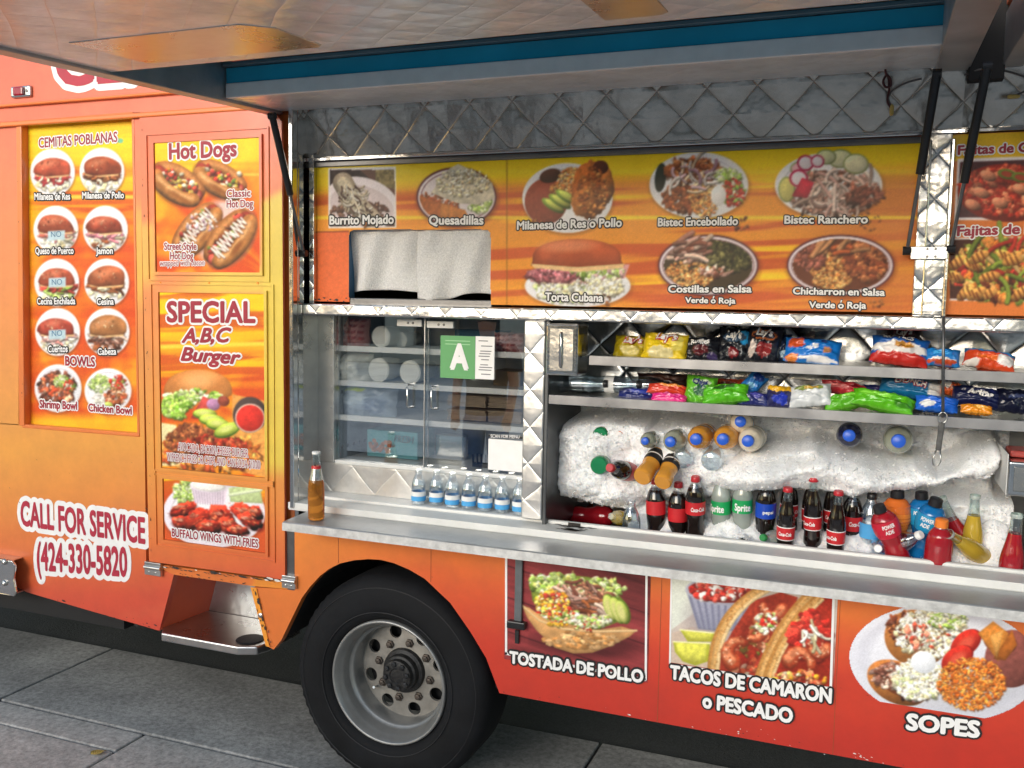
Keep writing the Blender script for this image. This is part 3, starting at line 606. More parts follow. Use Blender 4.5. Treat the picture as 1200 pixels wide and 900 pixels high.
wr = MB(); a, b = at(297.5, 688, .0), at(314, 757, .0); wr.add([(a.x, .0, a.z), (b.x, .0, b.z), (b.x + .03, Ys, b.z + .05), (a.x + .03, Ys, a.z)], [(0, 1, 2, 3)]); wr.add([(a.x - .012, -.006, a.z), (a.x + .016, -.006, a.z), (b.x + .012, -.006, b.z), (b.x - .006, -.006, b.z)], [(0, 3, 2, 1)]); wr.build('step_side', AMBERP, truck)
bt = MB(); c = at(305.5, 721, -.006); bt.lathe([(.010, 0), (.010, .004), (.004, .007)], 10, axis='Y', cx=c.x, cy=-.006, cz=c.z); bt.build('bolt', STEEL, truck, smooth=False)
# hinges of the door
for (x0, x1, y0, y1) in ((169, 188, 658, 676), (330, 346, 674, 691)):
    a, b = at(x0, y0, -.02), at(x1, y1, -.02); h = MB().box(a.x, b.x, -.02, -.003, b.z, a.z); h.lathe([(.008, a.x), (.008, b.x)], 10, axis='X', cy=-.02, cz=(a.z * .6 + b.z * .4))
    for fx in (.3, .7): h.lathe([(.005, 0), (.004, .003)], 8, axis='Y', cx=a.x + (b.x - a.x) * fx, cy=-.02, cz=b.z + (a.z - b.z) * .25)
    h.build('door_hinge', STEEL, truck, bevel=.003)
# bumper end
a, b = at(-90, 640, -.06), at(21, 699, -.06); bp_ = MB(); yb = -.07
bp_.prism([(a.x, b.z + .02), (b.x - .015, b.z), (b.x, b.z + .02), (b.x - .012, (a.z + b.z) / 2), (b.x, a.z - .02), (b.x - .02, a.z), (a.x, a.z)], yb, yb + .012); bp_.box(a.x, b.x - .03, yb, .0, a.z - .008, a.z); bp_.box(a.x, b.x - .03, yb, .0, b.z, b.z + .008)
bump = bp_.build('bumper', POLISH, truck, bevel=.008, seg=3)
for px, py in ((6, 658), (6, 683)):
    c = at(px, py, yb); MB().lathe([(.014, 0), (.014, .004), (.008, .011), (.0, .012)], 14, axis='Y', cx=c.x, cy=yb, cz=c.z).build('bolt', STEEL, bump, smooth=True)
# marker lamp
c = at(27, 108, 0); ml = MB().box(c.x - .055, c.x + .055, -.016, 0, c.z - .024, c.z + .024).build('marker_lamp', POLISH, truck, bevel=.012, seg=3)
MB().box(c.x - .03, c.x + .024, -.027, -.015, c.z - .018, c.z + .018).build('lens', mat('red_lens', (.30, .012, .03), .15, 0, .15, 60, coat=.5), ml, bevel=.006)
MB().lathe([(.006, 0), (.006, .004)], 8, axis='Y', cx=c.x + .04, cy=-.017, cz=c.z).build('screw', DARKST, ml)
# roof-band writing, partly hidden by the raised awning
letters('CEMITAS', (66, 103), (350, 81), 46, -.001, truck, CRIMSON, WHITE, 5.5, .04)
letters('CALL FOR SERVICE', (25, 616), (171, 638), 24, -.001, truck, CRIMSON, WHITE, 4.2, .035)
letters('(424-330-5820', (44, 668.5), (150, 676.5), 27, -.001, truck, CRIMSON, WHITE, 4.2, .035)
# ------------------------------------------------------------------ window with the sandwich menu
YW = .028
v = Cv((24, 140), (163.5, 510), YW, 1.0); swoosh(v, 150, 420, 11, tilt=0); k = sstep(215, 300, v.PY)[..., None]; keep = v.img.copy(); rays(v, 150, 560, 21); v.img[:] = keep * (1 - k * .8) + v.img * k * .8
band(v, 140, 187, C('f3d325'), .85, 8); band(v, 207, 224, C('f3d024'), .8); band(v, 229, 233, C('f6df5a'), .7, 1.5); band(v, 487, 512, C('eec223'), .8, 12, .0)
for i, (cx, cy, fill, le, bc) in enumerate(((61.5, 202, [C('c93f3c'), C('b9353a')], P_CHEESE, C('c4553a')), (119.5, 201, P_MEAT, P_CHEESE, C('a84a2a')), (65.5, 269, [C('e0909a'), C('d98a8a'), C('a95848')], P_CHEESE, C('b8563a')), (123.5, 269, [C('ef9aa8'), C('e58a9a')], P_CHEESE + P_MEAT[:1], C('a8452f')),
        (66.5, 331, [C('b8433a'), C('8f3a2c')], P_LETT + P_CHEESE, C('b9543a')), (125, 331, P_MEAT, P_CHEESE, C('b4603c')), (67.5, 389, [C('e8b8b0'), C('d99088')], P_CHEESE, C('bb4a3a')), (125.5, 389, P_SHRED, P_SHRED + P_MEAT, C('b97a48')))):
    v.ell(cx + 1, cy + 1.5, 26.5, 28.5, C('6a2412'), 0, 0, a=.5, soft=3); v.ell(cx, cy, 26.3, 28, WH, 0, .04); v.oval(cx, cy, 25.6, 27.3); burger(v, cx, cy + 1, 47, fill, le, bc, 45); v.region(None)
for cx, cy in ((66, 276), (67, 331), (67, 392)): v.poly([(cx - 10, cy - 5), (cx + 10, cy - 6), (cx + 10, cy + 5), (cx - 10, cy + 6)], C('b9cfd6'), 0, .04)
v.ell(141, 165, 3.5, 3, C('6fbf9a'), 0, 0)
for cx, cy, pal in ((68, 455, None), (126.5, 458, 1)):
    dish(v, cx, cy, 27.5, 28 if pal is None else 26.5)
    if pal is None:
        v.heap(cx, cy, 22, 20, P_BEAN + [C('4a3026')], 120, 2.2); v.heap(cx - 6, cy - 4, 12, 14, P_SHRIMP, 20, 3.0, 2.2); v.heap(cx + 4, cy - 8, 10, 7, P_LETT, 40, 1.6); v.heap(cx + 13, cy - 4, 6, 8, P_SALSA, 30, 1.8); v.heap(cx + 10, cy + 10, 9, 6, P_SHRIMP, 12, 2.6)
    else:
        v.heap(cx - 10, cy - 8, 12, 10, P_LETT, 70, 1.7); v.heap(cx + 12, cy - 8, 10, 10, P_SALSA, 60, 1.8); v.heap(cx - 8, cy + 11, 11, 8, P_WRICE, 70, 1.2); v.heap(cx + 9, cy + 7, 12, 9, P_MEAT + P_SHRIMP, 60, 2.0); v.ell(cx + 1, cy + 16, 5, 3, C('c6d56a'), .3, .3)
wp = v.build('menu_window', truck)
fr = MB()
for (x0, y0, x1, y1) in ((17, 143, 27, 500),):
    pass
fr.prism(xz([(20.5, 143), (26.5, 142.6), (30, 499), (24, 498.6)]), -.008, YW + .004); fr.prism(xz([(22, 142), (157, 131.5), (157, 135.5), (22, 146)]), -.008, YW + .004); fr.prism(xz([(27, 497), (164, 508), (164, 512), (27, 501)]), -.006, YW + .004); fr.prism(xz([(154.5, 133), (157.2, 133), (164, 510), (161.5, 510)]), -.004, YW + .004)
fr.build('window_frame', ORANGE, wp, bevel=.003)
L = lambda s, x0, y0, x1, y1, cap, **k: letters(s, (x0, y0), (x1, y1), cap, k.pop('Y', YW), k.pop('par', wp), **k)
kw = dict(fill=MAROON, line=WHITE, ol=1.1, bold=.035); kb = dict(fill=WHITE, line=BLKPR, ol=1.1, bold=.03)
L('CEMITAS POBLANAS', 46, 173.5, 138, 166.5, 9, **dict(kw, bold=.015))
for s, x0, x1, y in (('Milanesa de Res', 41, 83, 234.5), ('Milanesa de Pollo', 97, 146, 233), ('Queso de Puerco', 42, 87, 298), ('Jamon', 113, 133, 298), ('Cecina Enchilada', 44, 89, 357), ('Cesina', 114, 134, 357.5), ('Cueritos', 57, 80, 413), ('Cabeza', 115, 137, 416)): L(s, x0, y, x1, y - .3, 6.2, **kb)
L('BOWLS', 77, 428.5, 112, 430, 9, **kw); L('Shrimp Bowl', 47, 478, 91, 480.5, 7.5, **kw); L('Chicken Bowl', 104, 482, 155, 486, 7.5, **kw)
for x, y in ((60, 278), (61, 334), (61, 394)): L('NO', x, y, x + 12, y - .5, 5, fill=mat('blue_pen', (.10, .22, .35), .5), bold=.0)
# ------------------------------------------------------------------ side door with three posters
YD = -.014
dr = plate('side_door', [P((166.5, 137), (305, 125.5), (325, 133), (332.5, 143), (336.5, 678.5), (177.5, 656.8))], YD, -.002, col_door, truck, step=.018)
def frame_strips(tl, br, wd, proud, y0):
    a, b = at(*tl, y0), at(*br, y0); x0, x1, z1, z0 = a.x, b.x, a.z, b.z; e = wd
    return [[(x0 - e, z1), (x1 + e, z1), (x1 + e, z1 + e), (x0 - e, z1 + e)], [(x0 - e, z0 - e), (x1 + e, z0 - e), (x1 + e, z0), (x0 - e, z0)], [(x0 - e, z0), (x0, z0), (x0, z1), (x0 - e, z1)], [(x1, z0), (x1 + e, z0), (x1 + e, z1), (x1, z1)]]
for tl, br in (((181.5, 168), (306, 319.5)), ((187, 342.5), (312, 560)), ((192, 560.5), (312.5, 648))):
    for sgn, e, pr in ((0, .012, .009),):
        o = plate('door_moulding', frame_strips(tl, br, e, pr, YD), YD - pr, YD, col_door, dr, step=.05)
    o = plate('door_moulding', frame_strips((tl[0] - 9, tl[1] - 9), (br[0] + 9, br[1] + 9), .006, .005, YD), YD - .005, YD, col_door, dr, step=.05)
# three rivets on the rail between the posters
for x in (188, 245, 302):
    c = at(x, 332 - .0 * x, YD); MB().lathe([(.006, 0), (.004, .003)], 8, axis='Y', cx=c.x, cy=YD, cz=c.z).build('rivet', AMBERP, dr)
YP = YD - .004
v = Cv((181.5, 168), (306, 319.5), YP); rays(v, 330, 330, 31); k = (1 - sstep(195, 235, v.PY + .3 * (v.PX - 240)))[..., None]; v.img[:] = v.img * (1 - k * .85) + C('f4da24') * k * .85; band(v, 190, 194, C('e8a01e'), .6, 2); band(v, 203, 206, C('f8ea70'), .5, 2)
tp = P_SALSA + P_CORN + [C('d8c060'), C('e8e0c0')]
v.ell(262, 272, 34, 40, C('efe6ea'), .5, .05, a=.75, soft=10)
hotdog(v, 236, 198, 280, 222, 33, tp); hotdog(v, 186, 201, 230, 229, 36, tp); hotdog(v, 249, 247, 212, 292, 34, P_MEAT + [C('b03a30'), C('8f9a4a')], C('f4efe6')); hotdog(v, 288, 256, 251, 303, 38, P_MEAT + [C('c0453a'), C('7a8f3a')], C('f4efe6')); v.heap(236, 262, 20, 12, P_ONION, 26, 1.8)
hp = v.build('hot_dog_poster', dr)
k2 = dict(fill=MAROON, line=WHITE, ol=1.0, bold=.02, Y=YP, par=dr)
L('Hot Dogs', 198.5, 187.5, 278, 183.5, 16, **dict(k2, ol=1.6, bold=.035)); L('Classic', 266, 231.5, 294, 230.5, 7.5, **k2); L('Hot Dog', 266, 243.5, 297, 243, 7.5, **k2); L('Street Style', 193, 293, 231, 293, 7, **k2); L('Hot Dog', 200, 304, 227, 304, 7, **k2); L('wrapped with bacon', 188, 311.5, 240, 311, 5.5, **dict(k2, shear=.25, ol=.7, bold=.0))
v = Cv((187, 342.5), (312, 560), YP); swoosh(v, 330, 520, 41, tilt=.05); band(v, 348, 364, C('f0c41c'), .55, 8); band(v, 384, 388, C('d85a20'), .5, 2, .03); band(v, 402, 407, C('f8e450'), .7, 2, .03); k = sstep(425, 470, v.PY)[..., None]; kp = v.img.copy(); rays(v, 330, 520, 51); v.img[:] = kp * (1 - k) + v.img * k
v.poly([(187, 495), (206, 498), (226, 546), (187, 546)], C('efe0a8'), 0, .1); v.poly([(272, 462), (312, 470), (312, 560), (272, 550)], C('e8a050'), 0, .15)
v.heap(245, 530, 62, 22, [C('d9853a'), C('c96a2c'), C('e0a050'), C('b8502a')], 160, 4.0, 3.4); v.heap(226, 515, 30, 17, P_MEAT, 150, 3.2); v.heap(250, 522, 40, 12, [C('b03a24'), C('8a2c1c'), C('c8583a')], 90, 3.0, 2.6)
q = [(232 + 40 * math.cos(t), 462 - 29 * abs(math.sin(t)) ** .75) for t in np.linspace(math.pi, 0, 26)]; v.poly(q + [(266, 466), (200, 466)], C('d98a48'), .35, .10, .1); v.ell(232, 446, 18, 9, C('efb878'), -.1, 0, soft=9, a=.7)
v.heap(228, 466, 34, 8, P_LETT + [C('7fa83a')], 90, 3.0); v.heap(206, 478, 17, 13, [C('9cc04e'), C('7fae38'), C('c4dc80')], 90, 3.0)
v.poly([(224, 490), (238, 464), (254, 472), (242, 492)], C('d2524a'), .4, .1); v.ell(250, 474, 8, 7, C('c08ab0'), .3, .3, .1); v.ell(262, 470, 7, 6, C('9a4a38'), .3, .3, .2)
for x, y, rx, ry, an in ((240, 484, 13, 5.2, .05), (248, 491, 14, 5.5, .08), (255, 496, 13, 6, .1), (266, 503, 15, 7, -.35)):
    v.ell(x, y + 1.4, rx + 1, ry + 1, C('5f8a28'), an, .3); v.ell(x, y, rx, ry, C('c3d653'), an, .35, .06); v.ell(x - 1, y - .5, rx * .55, ry * .5, C('dfe384'), an, 0, soft=3)
v.ell(293, 486, 20, 21, C('4a3c38'), 0, .4); v.ell(293, 490, 17.5, 17, C('e6ccb8'), 0, .1); v.ell(293, 490, 16, 15.5, C('d8352a'), 0, .2, .12, .25)
v.build('burger_poster', dr)
L('SPECIAL', 196, 378, 300, 379, 21, **dict(k2, ol=2.0, bold=.035)); L('A,B,C', 213, 402, 272, 401.5, 14.5, **dict(k2, ol=1.6, bold=.04, shear=.3)); L('Burger', 212, 423, 283, 427.5, 14, **dict(k2, ol=1.6, bold=.04, shear=.3))
L('AVOCADO, BACON,CHEESE BURGER', 209, 527.5, 291, 536, 7.5, **dict(k2, ol=.6, bold=.0)); L('W/FRENCH FRIES OR CHIPS, AND CAN SODA $10.00', 196, 539.5, 305, 549.5, 7.5, **dict(k2, ol=.6, bold=.0))
v = Cv((192, 560.5), (312.5, 648), YP); swoosh(v, 555, 600, 61, tilt=.04); kp = v.img.copy(); k = sstep(575, 610, v.PY)[..., None]; v.img[:] = kp * (1 - k) + C('d65a2a') * k; dish(v, 251, 601, 60, 41, C('efe6ee'))
v.heap(217, 577, 14, 13, P_LETT, 90, 2.4); v.poly([(268, 572), (304, 566), (308, 590), (270, 588)], C('c9d89a'), .2, .15); v.line([(270, 580), (306, 574)], 4, C('e4ecc4'))
for x, y, rx, ry, an in ((214, 597, 17, 7.5, -.35), (213, 612, 13, 7, .2), (232, 608, 17, 11, -.5), (260, 605, 18, 11, .9), (268, 616, 16, 9, .6), (286, 600, 18, 8.5, .5), (294, 610, 16, 8, .55), (245, 617, 15, 8, .1), (279, 621, 12, 6, .2), (300, 600, 10, 6, 1.0)):
    v.ell(x + 1, y + 2.5, rx, ry, C('6a1712'), an, 0, a=.7, soft=2); v.ell(x, y, rx, ry, C('c23a25'), an, .8, .42, .28, wob=.3); v.heap(x, y, rx * .75, ry * .75, [C('d9593a'), C('a82a1c'), C('8a1f16'), C('e07850')], 16, 1.6, 2.4, an); v.heap(x - rx * .2, y - ry * .4, rx * .45, ry * .2, [C('f4a58a'), C('f0906c')], 7, 1.1, 2.6, an, 0)
v.poly([(223, 568), (267, 571), (263, 592), (228, 589)], C('e2d2dc'), -.1, .04)
for i in range(12): v.line([(225.5 + i * 3.3, 571 + i * .2), (229 + i * 2.9, 590 + i * .2)], .9, C('b8a2b2'), 0)
v.ell(245, 569, 22.5, 8, C('f2e8ee'), .05, .1); v.ell(245, 569.5, 19, 6.2, C('e6dccf'), .05, .2); v.ell(245, 570, 17, 5.2, C('f8f4ee'), .05, .1, .08, .6)
v.build('wings_poster', dr); L('BUFFALO WINGS WITH FRIES', 202, 628.5, 303, 642, 8.2, **k2)
# ------------------------------------------------------------------ posters on the skirt
YS_ = -.005
v = Cv((593, 646), (758.5, 800), YS_); y = v.PY - .1 * v.PX; v.img[:] = (C('8e3a3c') * (1 + .5 * (fbm(v.PX * .012 + .04 * v.PY, (v.PY - .32 * v.PX) * .22, 3, 4) - .5)[..., None]) * (1 - .35 * sstep(610, 760, v.PX)[..., None] * (1 - sstep(660, 760, v.PY))[..., None]))
for k_ in (-16, 18, 55, 95): v.line([(580, 640 + k_), (770, 705 + k_)], 1.3, C('4d1c22'), 0)
v.ell(690, 755, 62, 16, C('3a1418'), .08, 0, a=.6, soft=10)
SH_ = [(611, 709), (620, 712), (640, 726), (700, 738), (728, 734), (746, 739), (738, 746), (716, 757), (694, 765), (672, 766), (650, 759), (628, 738), (618, 724)]
v.poly([(622, 690), (636, 676), (655, 673), (690, 676), (715, 686), (733, 706), (738, 724), (700, 738), (640, 726), (624, 704)], C('7e8a34'), .2, .2)
v.heap(650, 684, 30, 11, P_LETT + [C('d8d06a')], 90, 3.2); v.heap(700, 690, 30, 13, P_LETT + [C('d5d878')], 80, 3.4)
v.heap(676, 702, 42, 20, P_PORK, 90, 3.0, 3); v.strips(672, 692, 32, 14, P_SHRED + P_PORK, 34, 16, 3.6, .6, .4); v.strips(690, 710, 26, 12, P_SHRED + P_MEAT[:2], 22, 15, 4, .3, .4)
for x, y, r in ((716, 712, 17), (724, 715, 17), (730, 717, 15)): v.ell(x, y, 8, r, C('5f7a26'), -.35, .2); v.ell(x - 1.2, y, 6.8, r * .92, C('b9c65c'), -.35, .3, .05); v.ell(x - 2.4, y, 4.2, r * .7, C('d8d487'), -.35, 0, soft=3)
v.heap(646, 706, 20, 14, P_CORN, 90, 2.6, 1.3); v.heap(653, 722, 24, 10, P_CORN + P_LETT + P_SALSA, 110, 2.3, 1.5); v.heap(690, 728, 28, 7, P_LETT + P_PORK + P_CHEESE, 80, 2.4)
v.poly(SH_, C('d5a066'), .35, .16, .12); v.heap(680, 750, 45, 9, [C('e0b27c'), C('c68c50')], 60, 2.8, 2.0, 0.1, .1, .1)
v.line([(611, 709), (632, 727), (660, 737), (700, 740), (746, 739)], 2.4, C('e9c590'), .2);  v.heap(655, 731, 10, 4, P_CORN, 14, 2); v.heap(690, 735, 16, 3, P_SALSA + P_LETT, 20, 2)
po = v.build('dish_poster', truck)
fr = MB()
for a in ([(592, 646), (594.5, 646), (594.5, 767), (592, 767)], [(756.5, 668), (759, 668), (758, 797), (755.5, 797)], [(592, 764), (757, 795), (757, 798), (592, 767)]): fr.prism(xz(a, YS_), YS_ - .0015, YS_ + .002)
fr.build('poster_border', WHITE, po)
k3 = dict(fill=WHITE, line=BLKPR, ol=2.0, bold=.05, Y=YS_ - .002, par=po); L('TOSTADA DE POLLO', 597, 777, 754, 800.5, 15, **k3)
# tacos
v = Cv((787.5, 672), (976.5, 806), YS_); v.img[:] = C('c9bcb2') * (1 + .12 * (fbm(v.PX * .03, v.PY * .03, 5) - .5))[..., None]; v.poly([(787, 672), (850, 680), (838, 700), (787, 738)], C('dfe2d6'), 0, .04); v.poly([(787, 742), (812, 734), (850, 760), (850, 800), (787, 800)], C('cdb7a6'), 0, .05)
v.ell(845, 722, 42, 32, C('8f7f88'), 0, 0, a=.4, soft=14); v.poly([(804, 692), (884, 700), (870, 735), (850, 741), (818, 737)], C('9fa0b4'), .2, .03)
for i in range(9): v.line([(808 + i * 8.6, 697 + i * .8), (820 + i * 5.6, 735 + i * .6)], 2.6, C('83849c'), .3)
v.ell(844, 694, 41, 15, C('b7b6c4'), .1, .1); v.ell(844, 693.5, 37, 12.5, C('8a2a24'), .1, .1); v.heap(844, 692, 35, 11, [C('c8382e'), C('d9584a'), C('f0e4dc'), C('a82a24'), C('e08a70')], 90, 3.6, 1.3)
for pts, c in (([(789, 752), (832, 754), (830, 775), (815, 780), (800, 775), (791, 764)], 0), ([(797, 738), (838, 742), (834, 752), (806, 752)], 0)):
    v.poly(pts, C('b8b83a'), .1, .05); p = np.array(pts); m = p.mean(0); v.poly([tuple(m + (q - m) * .86 + np.array([0, -1.2])) for q in p], C('e0dc5c'), .25, .14, .3); v.line([pts[0], tuple((p[0] + p[1]) / 2), pts[1]], 1.6, C('f2f0b8'), 0)
def taco(x0, y0, x1, y1, x2, y2, wd, ins):
    ts = np.linspace(0, 1, 26); b = [((1 - t) ** 2 * x0 + 2 * t * (1 - t) * x1 + t * t * x2, (1 - t) ** 2 * y0 + 2 * t * (1 - t) * y1 + t * t * y2) for t in ts]
    v.line([(p[0] - 5, p[1] - 1) for p in b], wd * .8, C('c48a48'), .4, .15); v.line(b, wd, C('dfae6c'), .4, .16); v.line([(p[0] + 3, p[1] + 2) for p in b], wd * .45, C('efcf98'), .3, .1)
    for i in range(40):
        t = ts[v.rs.randint(26)]; q = b[int(t * 25)]; v.ell(q[0] + v.rs.uniform(-5, 4), q[1] + v.rs.uniform(-4, 4), 1.6, .9, C('a86a34'), v.rs.uniform(0, 3), 0, a=.5)
def shrimp(x, y, r, an):
    v.ell(x + 2, y + 3, r * 1.0, r * .8, C('6a2012'), an, 0, a=.45, soft=6)
    pts = [(x + r * .55 * math.cos(an + i * .5), y + r * .55 * math.sin(an + i * .5)) for i in range(7)]
    v.line(pts, r * .85, C('c9522e'), .5, .3, w2=r * .4, soft=2, ts=.2); v.line([(a - r * .07, b - r * .08) for a, b in pts], r * .5, C('ea9468'), .3, .35, w2=r * .2, soft=3, a=.85, ts=.25)
    for k in range(22): i = v.rs.randint(7); v.ell(pts[i][0] + v.rs.normal(0, r * .2), pts[i][1] + v.rs.normal(0, r * .2), v.rs.uniform(.7, 2.0), v.rs.uniform(.5, 1.2), [C('8a2413'), C('f7c8a2'), C('b83a20'), C('ffe2cc')][k % 4], v.rs.uniform(0, 3), 0, a=.7, wob=.5)
v.poly([(858, 740), (882, 704), (915, 694), (935, 700), (920, 745), (900, 800), (840, 800), (845, 765)], C('a83a26'), .1, .25)
taco(838, 800, 834, 722, 898, 690, 10, 0); v.heap(880, 770, 22, 34, P_SALSA + P_SHRIMP, 60, 4, 1.6); shrimp(866, 765, 24, 2.2); shrimp(884, 738, 20, -1.0); shrimp(906, 712, 20, .3); v.heap(900, 730, 16, 12, P_WRICE + P_SALSA + P_LETT, 34, 3)
v.poly([(925, 745), (950, 700), (977, 690), (977, 806), (895, 806)], C('a8301f'), .1, .22)
taco(889, 806, 905, 742, 950, 698, 8, 0); taco(899, 806, 913, 745, 961, 701, 8, 0); v.heap(950, 745, 22, 28, [C('c8342a'), C('d94a3a'), C('a82a20')], 50, 6, 1.5); shrimp(938, 778, 24, 3.5); shrimp(960, 757, 18, .4); v.strips(950, 740, 14, 14, P_CHEESE, 12, 16, 3.4, 1.2)
v.heap(935, 796, 34, 8, P_SHRIMP + P_CORN, 50, 3)
po = v.build('dish_poster', truck); fr = MB()
for a in ([(786, 672), (788, 672), (786, 779), (784, 779)], [(975.5, 698), (978.5, 698), (975, 808), (972, 808)], [(784.5, 777), (975, 805.5), (975, 808), (784.5, 779.5)]): fr.prism(xz(a, YS_), YS_ - .0015, YS_ + .002)
fr.build('poster_border', WHITE, po)
k3.update(par=po); L('TACOS DE CAMARON', 785, 795.5, 974.5, 824.5, 18.5, **k3); L('o PESCADO', 823, 829, 929, 848, 19, **k3)
# sopes
v = Cv((990, 700), (1218, 852), YS_); cx, cy = 1107, 777
v.img[:] = C('c8c6d0'); v.ell(cx, cy, 113, 69, C('dfdfe8'), .10, .08, soft=3); v.ell(cx + 2, cy - 2, 100, 58, C('c9c8d4'), .10, 0, soft=8); v.ell(cx + 3, cy, 96, 55, C('e2e2ea'), .10, .12, soft=10)
v.ell(1074, 748, 38, 33, C('b8763c'), .3, .3, .12); v.heap(1062, 738, 22, 20, P_BEAN + P_MEAT, 70, 3); v.heap(1090, 742, 42, 28, P_CHEESE + [C('f5efe0')], 360, 2.6, 2.4, tex=.1); v.heap(1112, 726, 22, 12, P_LETT + P_CHEESE, 110, 2.4, 2.4); v.heap(1084, 745, 28, 16, [C('d8583f'), C('e0836a')], 16, 3.4)
v.ell(1052, 800, 38, 24, C('b8733a'), .45, .35, .12); v.ell(1056, 797, 31, 18, C('8a4a2c'), .45, .2, .2); v.heap(1044, 792, 24, 14, P_SHRED, 60, 3); v.heap(1072, 806, 20, 16, [C('4a2c2c'), C('6a3a3a'), C('b07a80')], 60, 3.4); v.heap(1077, 797, 31, 23, P_CHEESE + [C('f7f4ea'), C('d8e0a0')], 300, 2.6, 2.2, tex=.1); v.ell(1082, 776, 15, 13, C('f0f2f6'), .2, .12)
for x, y, an in ((1132, 754, .7), (1122, 772, .8)): v.ell(x, y, 21, 13, C('8a1812'), an - 1.4, 0); v.ell(x - 1, y - 1, 19.5, 12, C('cc3426'), an - 1.4, .3, .12); v.ell(x, y, 11, 6, C('e05a44'), an - 1.4, 0, soft=4)
v.ell(1186, 772, 32, 34, C('8f5148'), .3, .25, .15, .2); v.ell(1172, 752, 20, 14, C('7c4238'), .3, .3, .2)
v.heap(1138, 801, 40, 31, [C('e0762c'), C('e88a3a'), C('c95f20'), C('f0a050')], 620, 1.7, 2.4, tex=.1)
for pts, c in (([(1146, 742), (1164, 728), (1182, 742), (1170, 776)], 'd98a3a'), ([(1164, 772), (1186, 738), (1192, 756), (1178, 774)], 'b96a28'), ([(1160, 745), (1176, 738), (1168, 772)], 'e8a858')): v.poly(pts, C(c), .4, .15)
v.build('dish_picture', truck, hole=lambda X, Y: ((X - cx) * .995 + (Y - cy) * .1) ** 2 / 112.5 ** 2 + ((Y - cy) * .995 - (X - cx) * .1) ** 2 / 68.5 ** 2 > 1, rim=False)
k3.update(par=truck, Y=YS_ - .002); L('SOPES', 1061, 855, 1148, 865, 23, **dict(k3, ol=2.6))
# rubber latch
a, b = at(603.5, 654, -.02), at(610.5, 735, -.02); lt = MB().box(a.x, b.x, -.02, -.008, b.z, a.z).build('rubber_latch', mat('grey_rubber', (.11, .12, .13), .6, 0, .2, 20), truck, bevel=.003)
a, b = at(594, 727, -.03), at(615, 739, -.03); MB().box(a.x, b.x, -.034, -.01, b.z, a.z).build('latch_handle', BLACKGL, lt, bevel=.004); a, b = at(603, 739, -.02), at(607, 755, -.02); MB().box(a.x, b.x, -.016, -.008, b.z, a.z).build('latch_tail', BLACK, lt)
# seam lines in the skirt
for x in (381, 397.5): pass
# ------------------------------------------------------------------ wheel
wc = Vector((at(456, 799, 0).x, 0, .338)); RT = .405; wh = empty('wheel', (wc.x, .0, wc.z)); wh.parent = truck; wh.matrix_parent_inverse = Matrix.Translation(-truck.location)
pr = [(.232, -.02), (.236, -.004), (.245, .012), (.262, .024), (.30, .032), (.345, .028), (.375, .018), (.392, .004), (.402, -.02), (.405, -.05), (.405, -.19), (.40, -.21), (.36, -.235), (.24, -.23)]
ty = MB(); nseg = 128
ty.lathe([(r, h) for r, h in pr], nseg, axis='Y', cap=False, mod=lambda a, j: 1 - (.012 if (6 <= j <= 8 and int(a / (2 * math.pi) * nseg + .5) % 2) else 0))
to = ty.build('tyre', mat('tyre_rubber', (.0075, .008, .0095), .75, 0, .5, 6, .0008, 90, spec=.25), wh, False, autos=50)
# sidewall rings
rg = MB()
for r in (.272, .362): rg.lathe([(r - .002, .030 if r < .3 else .022), (r, .034 if r < .3 else .0265), (r + .002, .030 if r < .3 else .022)], 96, axis='Y', cap=False)
rg.build('sidewall_ring', BLACK, wh, False, smooth=True)
RIMM = mat('silver_wheel_paint', (.28, .28, .275), .38, .55, .14, 9, .0008, 70)
rb = MB(); rb.lathe([(.236, -.01), (.238, .012), (.233, .02), (.226, .014), (.221, -.004), (.214, -.016), (.209, -.028), (.205, -.050), (.203, -.058), (.196, -.062), (.192, -.066), (.190, -.075), (.187, -.09), (.186, -.14)], 96, axis='Y', cap=False)
ri = rb.build('rim', RIMM, wh, False, smooth=True)
dk = bmesh.new()
def ring(cx, cz, r, n, ph=0):
    vs = [dk.verts.new((cx + r * math.cos(2 * math.pi * i / n + ph), 0, cz + r * math.sin(2 * math.pi * i / n + ph))) for i in range(n)]
    return [dk.edges.new((vs[i], vs[(i + 1) % n])) for i in range(n)]
ed = ring(0, 0, .187, 64)
for k in range(8):
    a = 2 * math.pi * (k + .35) / 8; ed += ring(.153 * math.cos(a), .153 * math.sin(a), .0265, 20)
bmesh.ops.triangle_fill(dk, edges=ed, use_beauty=True, use_dissolve=False)
for q in dk.verts: q.co.y = .130 - .02 * max(0, 1 - (math.hypot(q.co.x, q.co.z) / .187))
r = bmesh.ops.extrude_face_region(dk, geom=dk.faces[:]); [setattr(q.co, 'y', q.co.y + .012) for q in r['geom'] if isinstance(q, bmesh.types.BMVert)]
bmesh.ops.recalc_face_normals(dk, faces=dk.faces); me = bpy.data.meshes.new('wheel_disc'); dk.to_mesh(me); dk.free()
DISC = mat('dusty_wheel_paint', (.27, .255, .23), .5, .35, .3, 12, .001, 60)
dc = link('wheel_disc', me, DISC, wh, False)
MB().lathe([(.183, -.18), (.02, -.19)], 40, axis='Y', cap=False).build('brake_drum', VOID, wh, False)
hb = MB(); hb.lathe([(.088, -.124), (.084, -.108), (.072, -.102), (.068, -.082), (.060, -.078), (.058, -.058), (.050, -.054), (.030, -.055), (.026, -.060), (0.0, -.058)], 40, axis='Y')
hub = hb.build('hub', mat('greasy_hub', (.018, .018, .019), .5, .2, .5, 40, .003, 70), wh, False, autos=40)
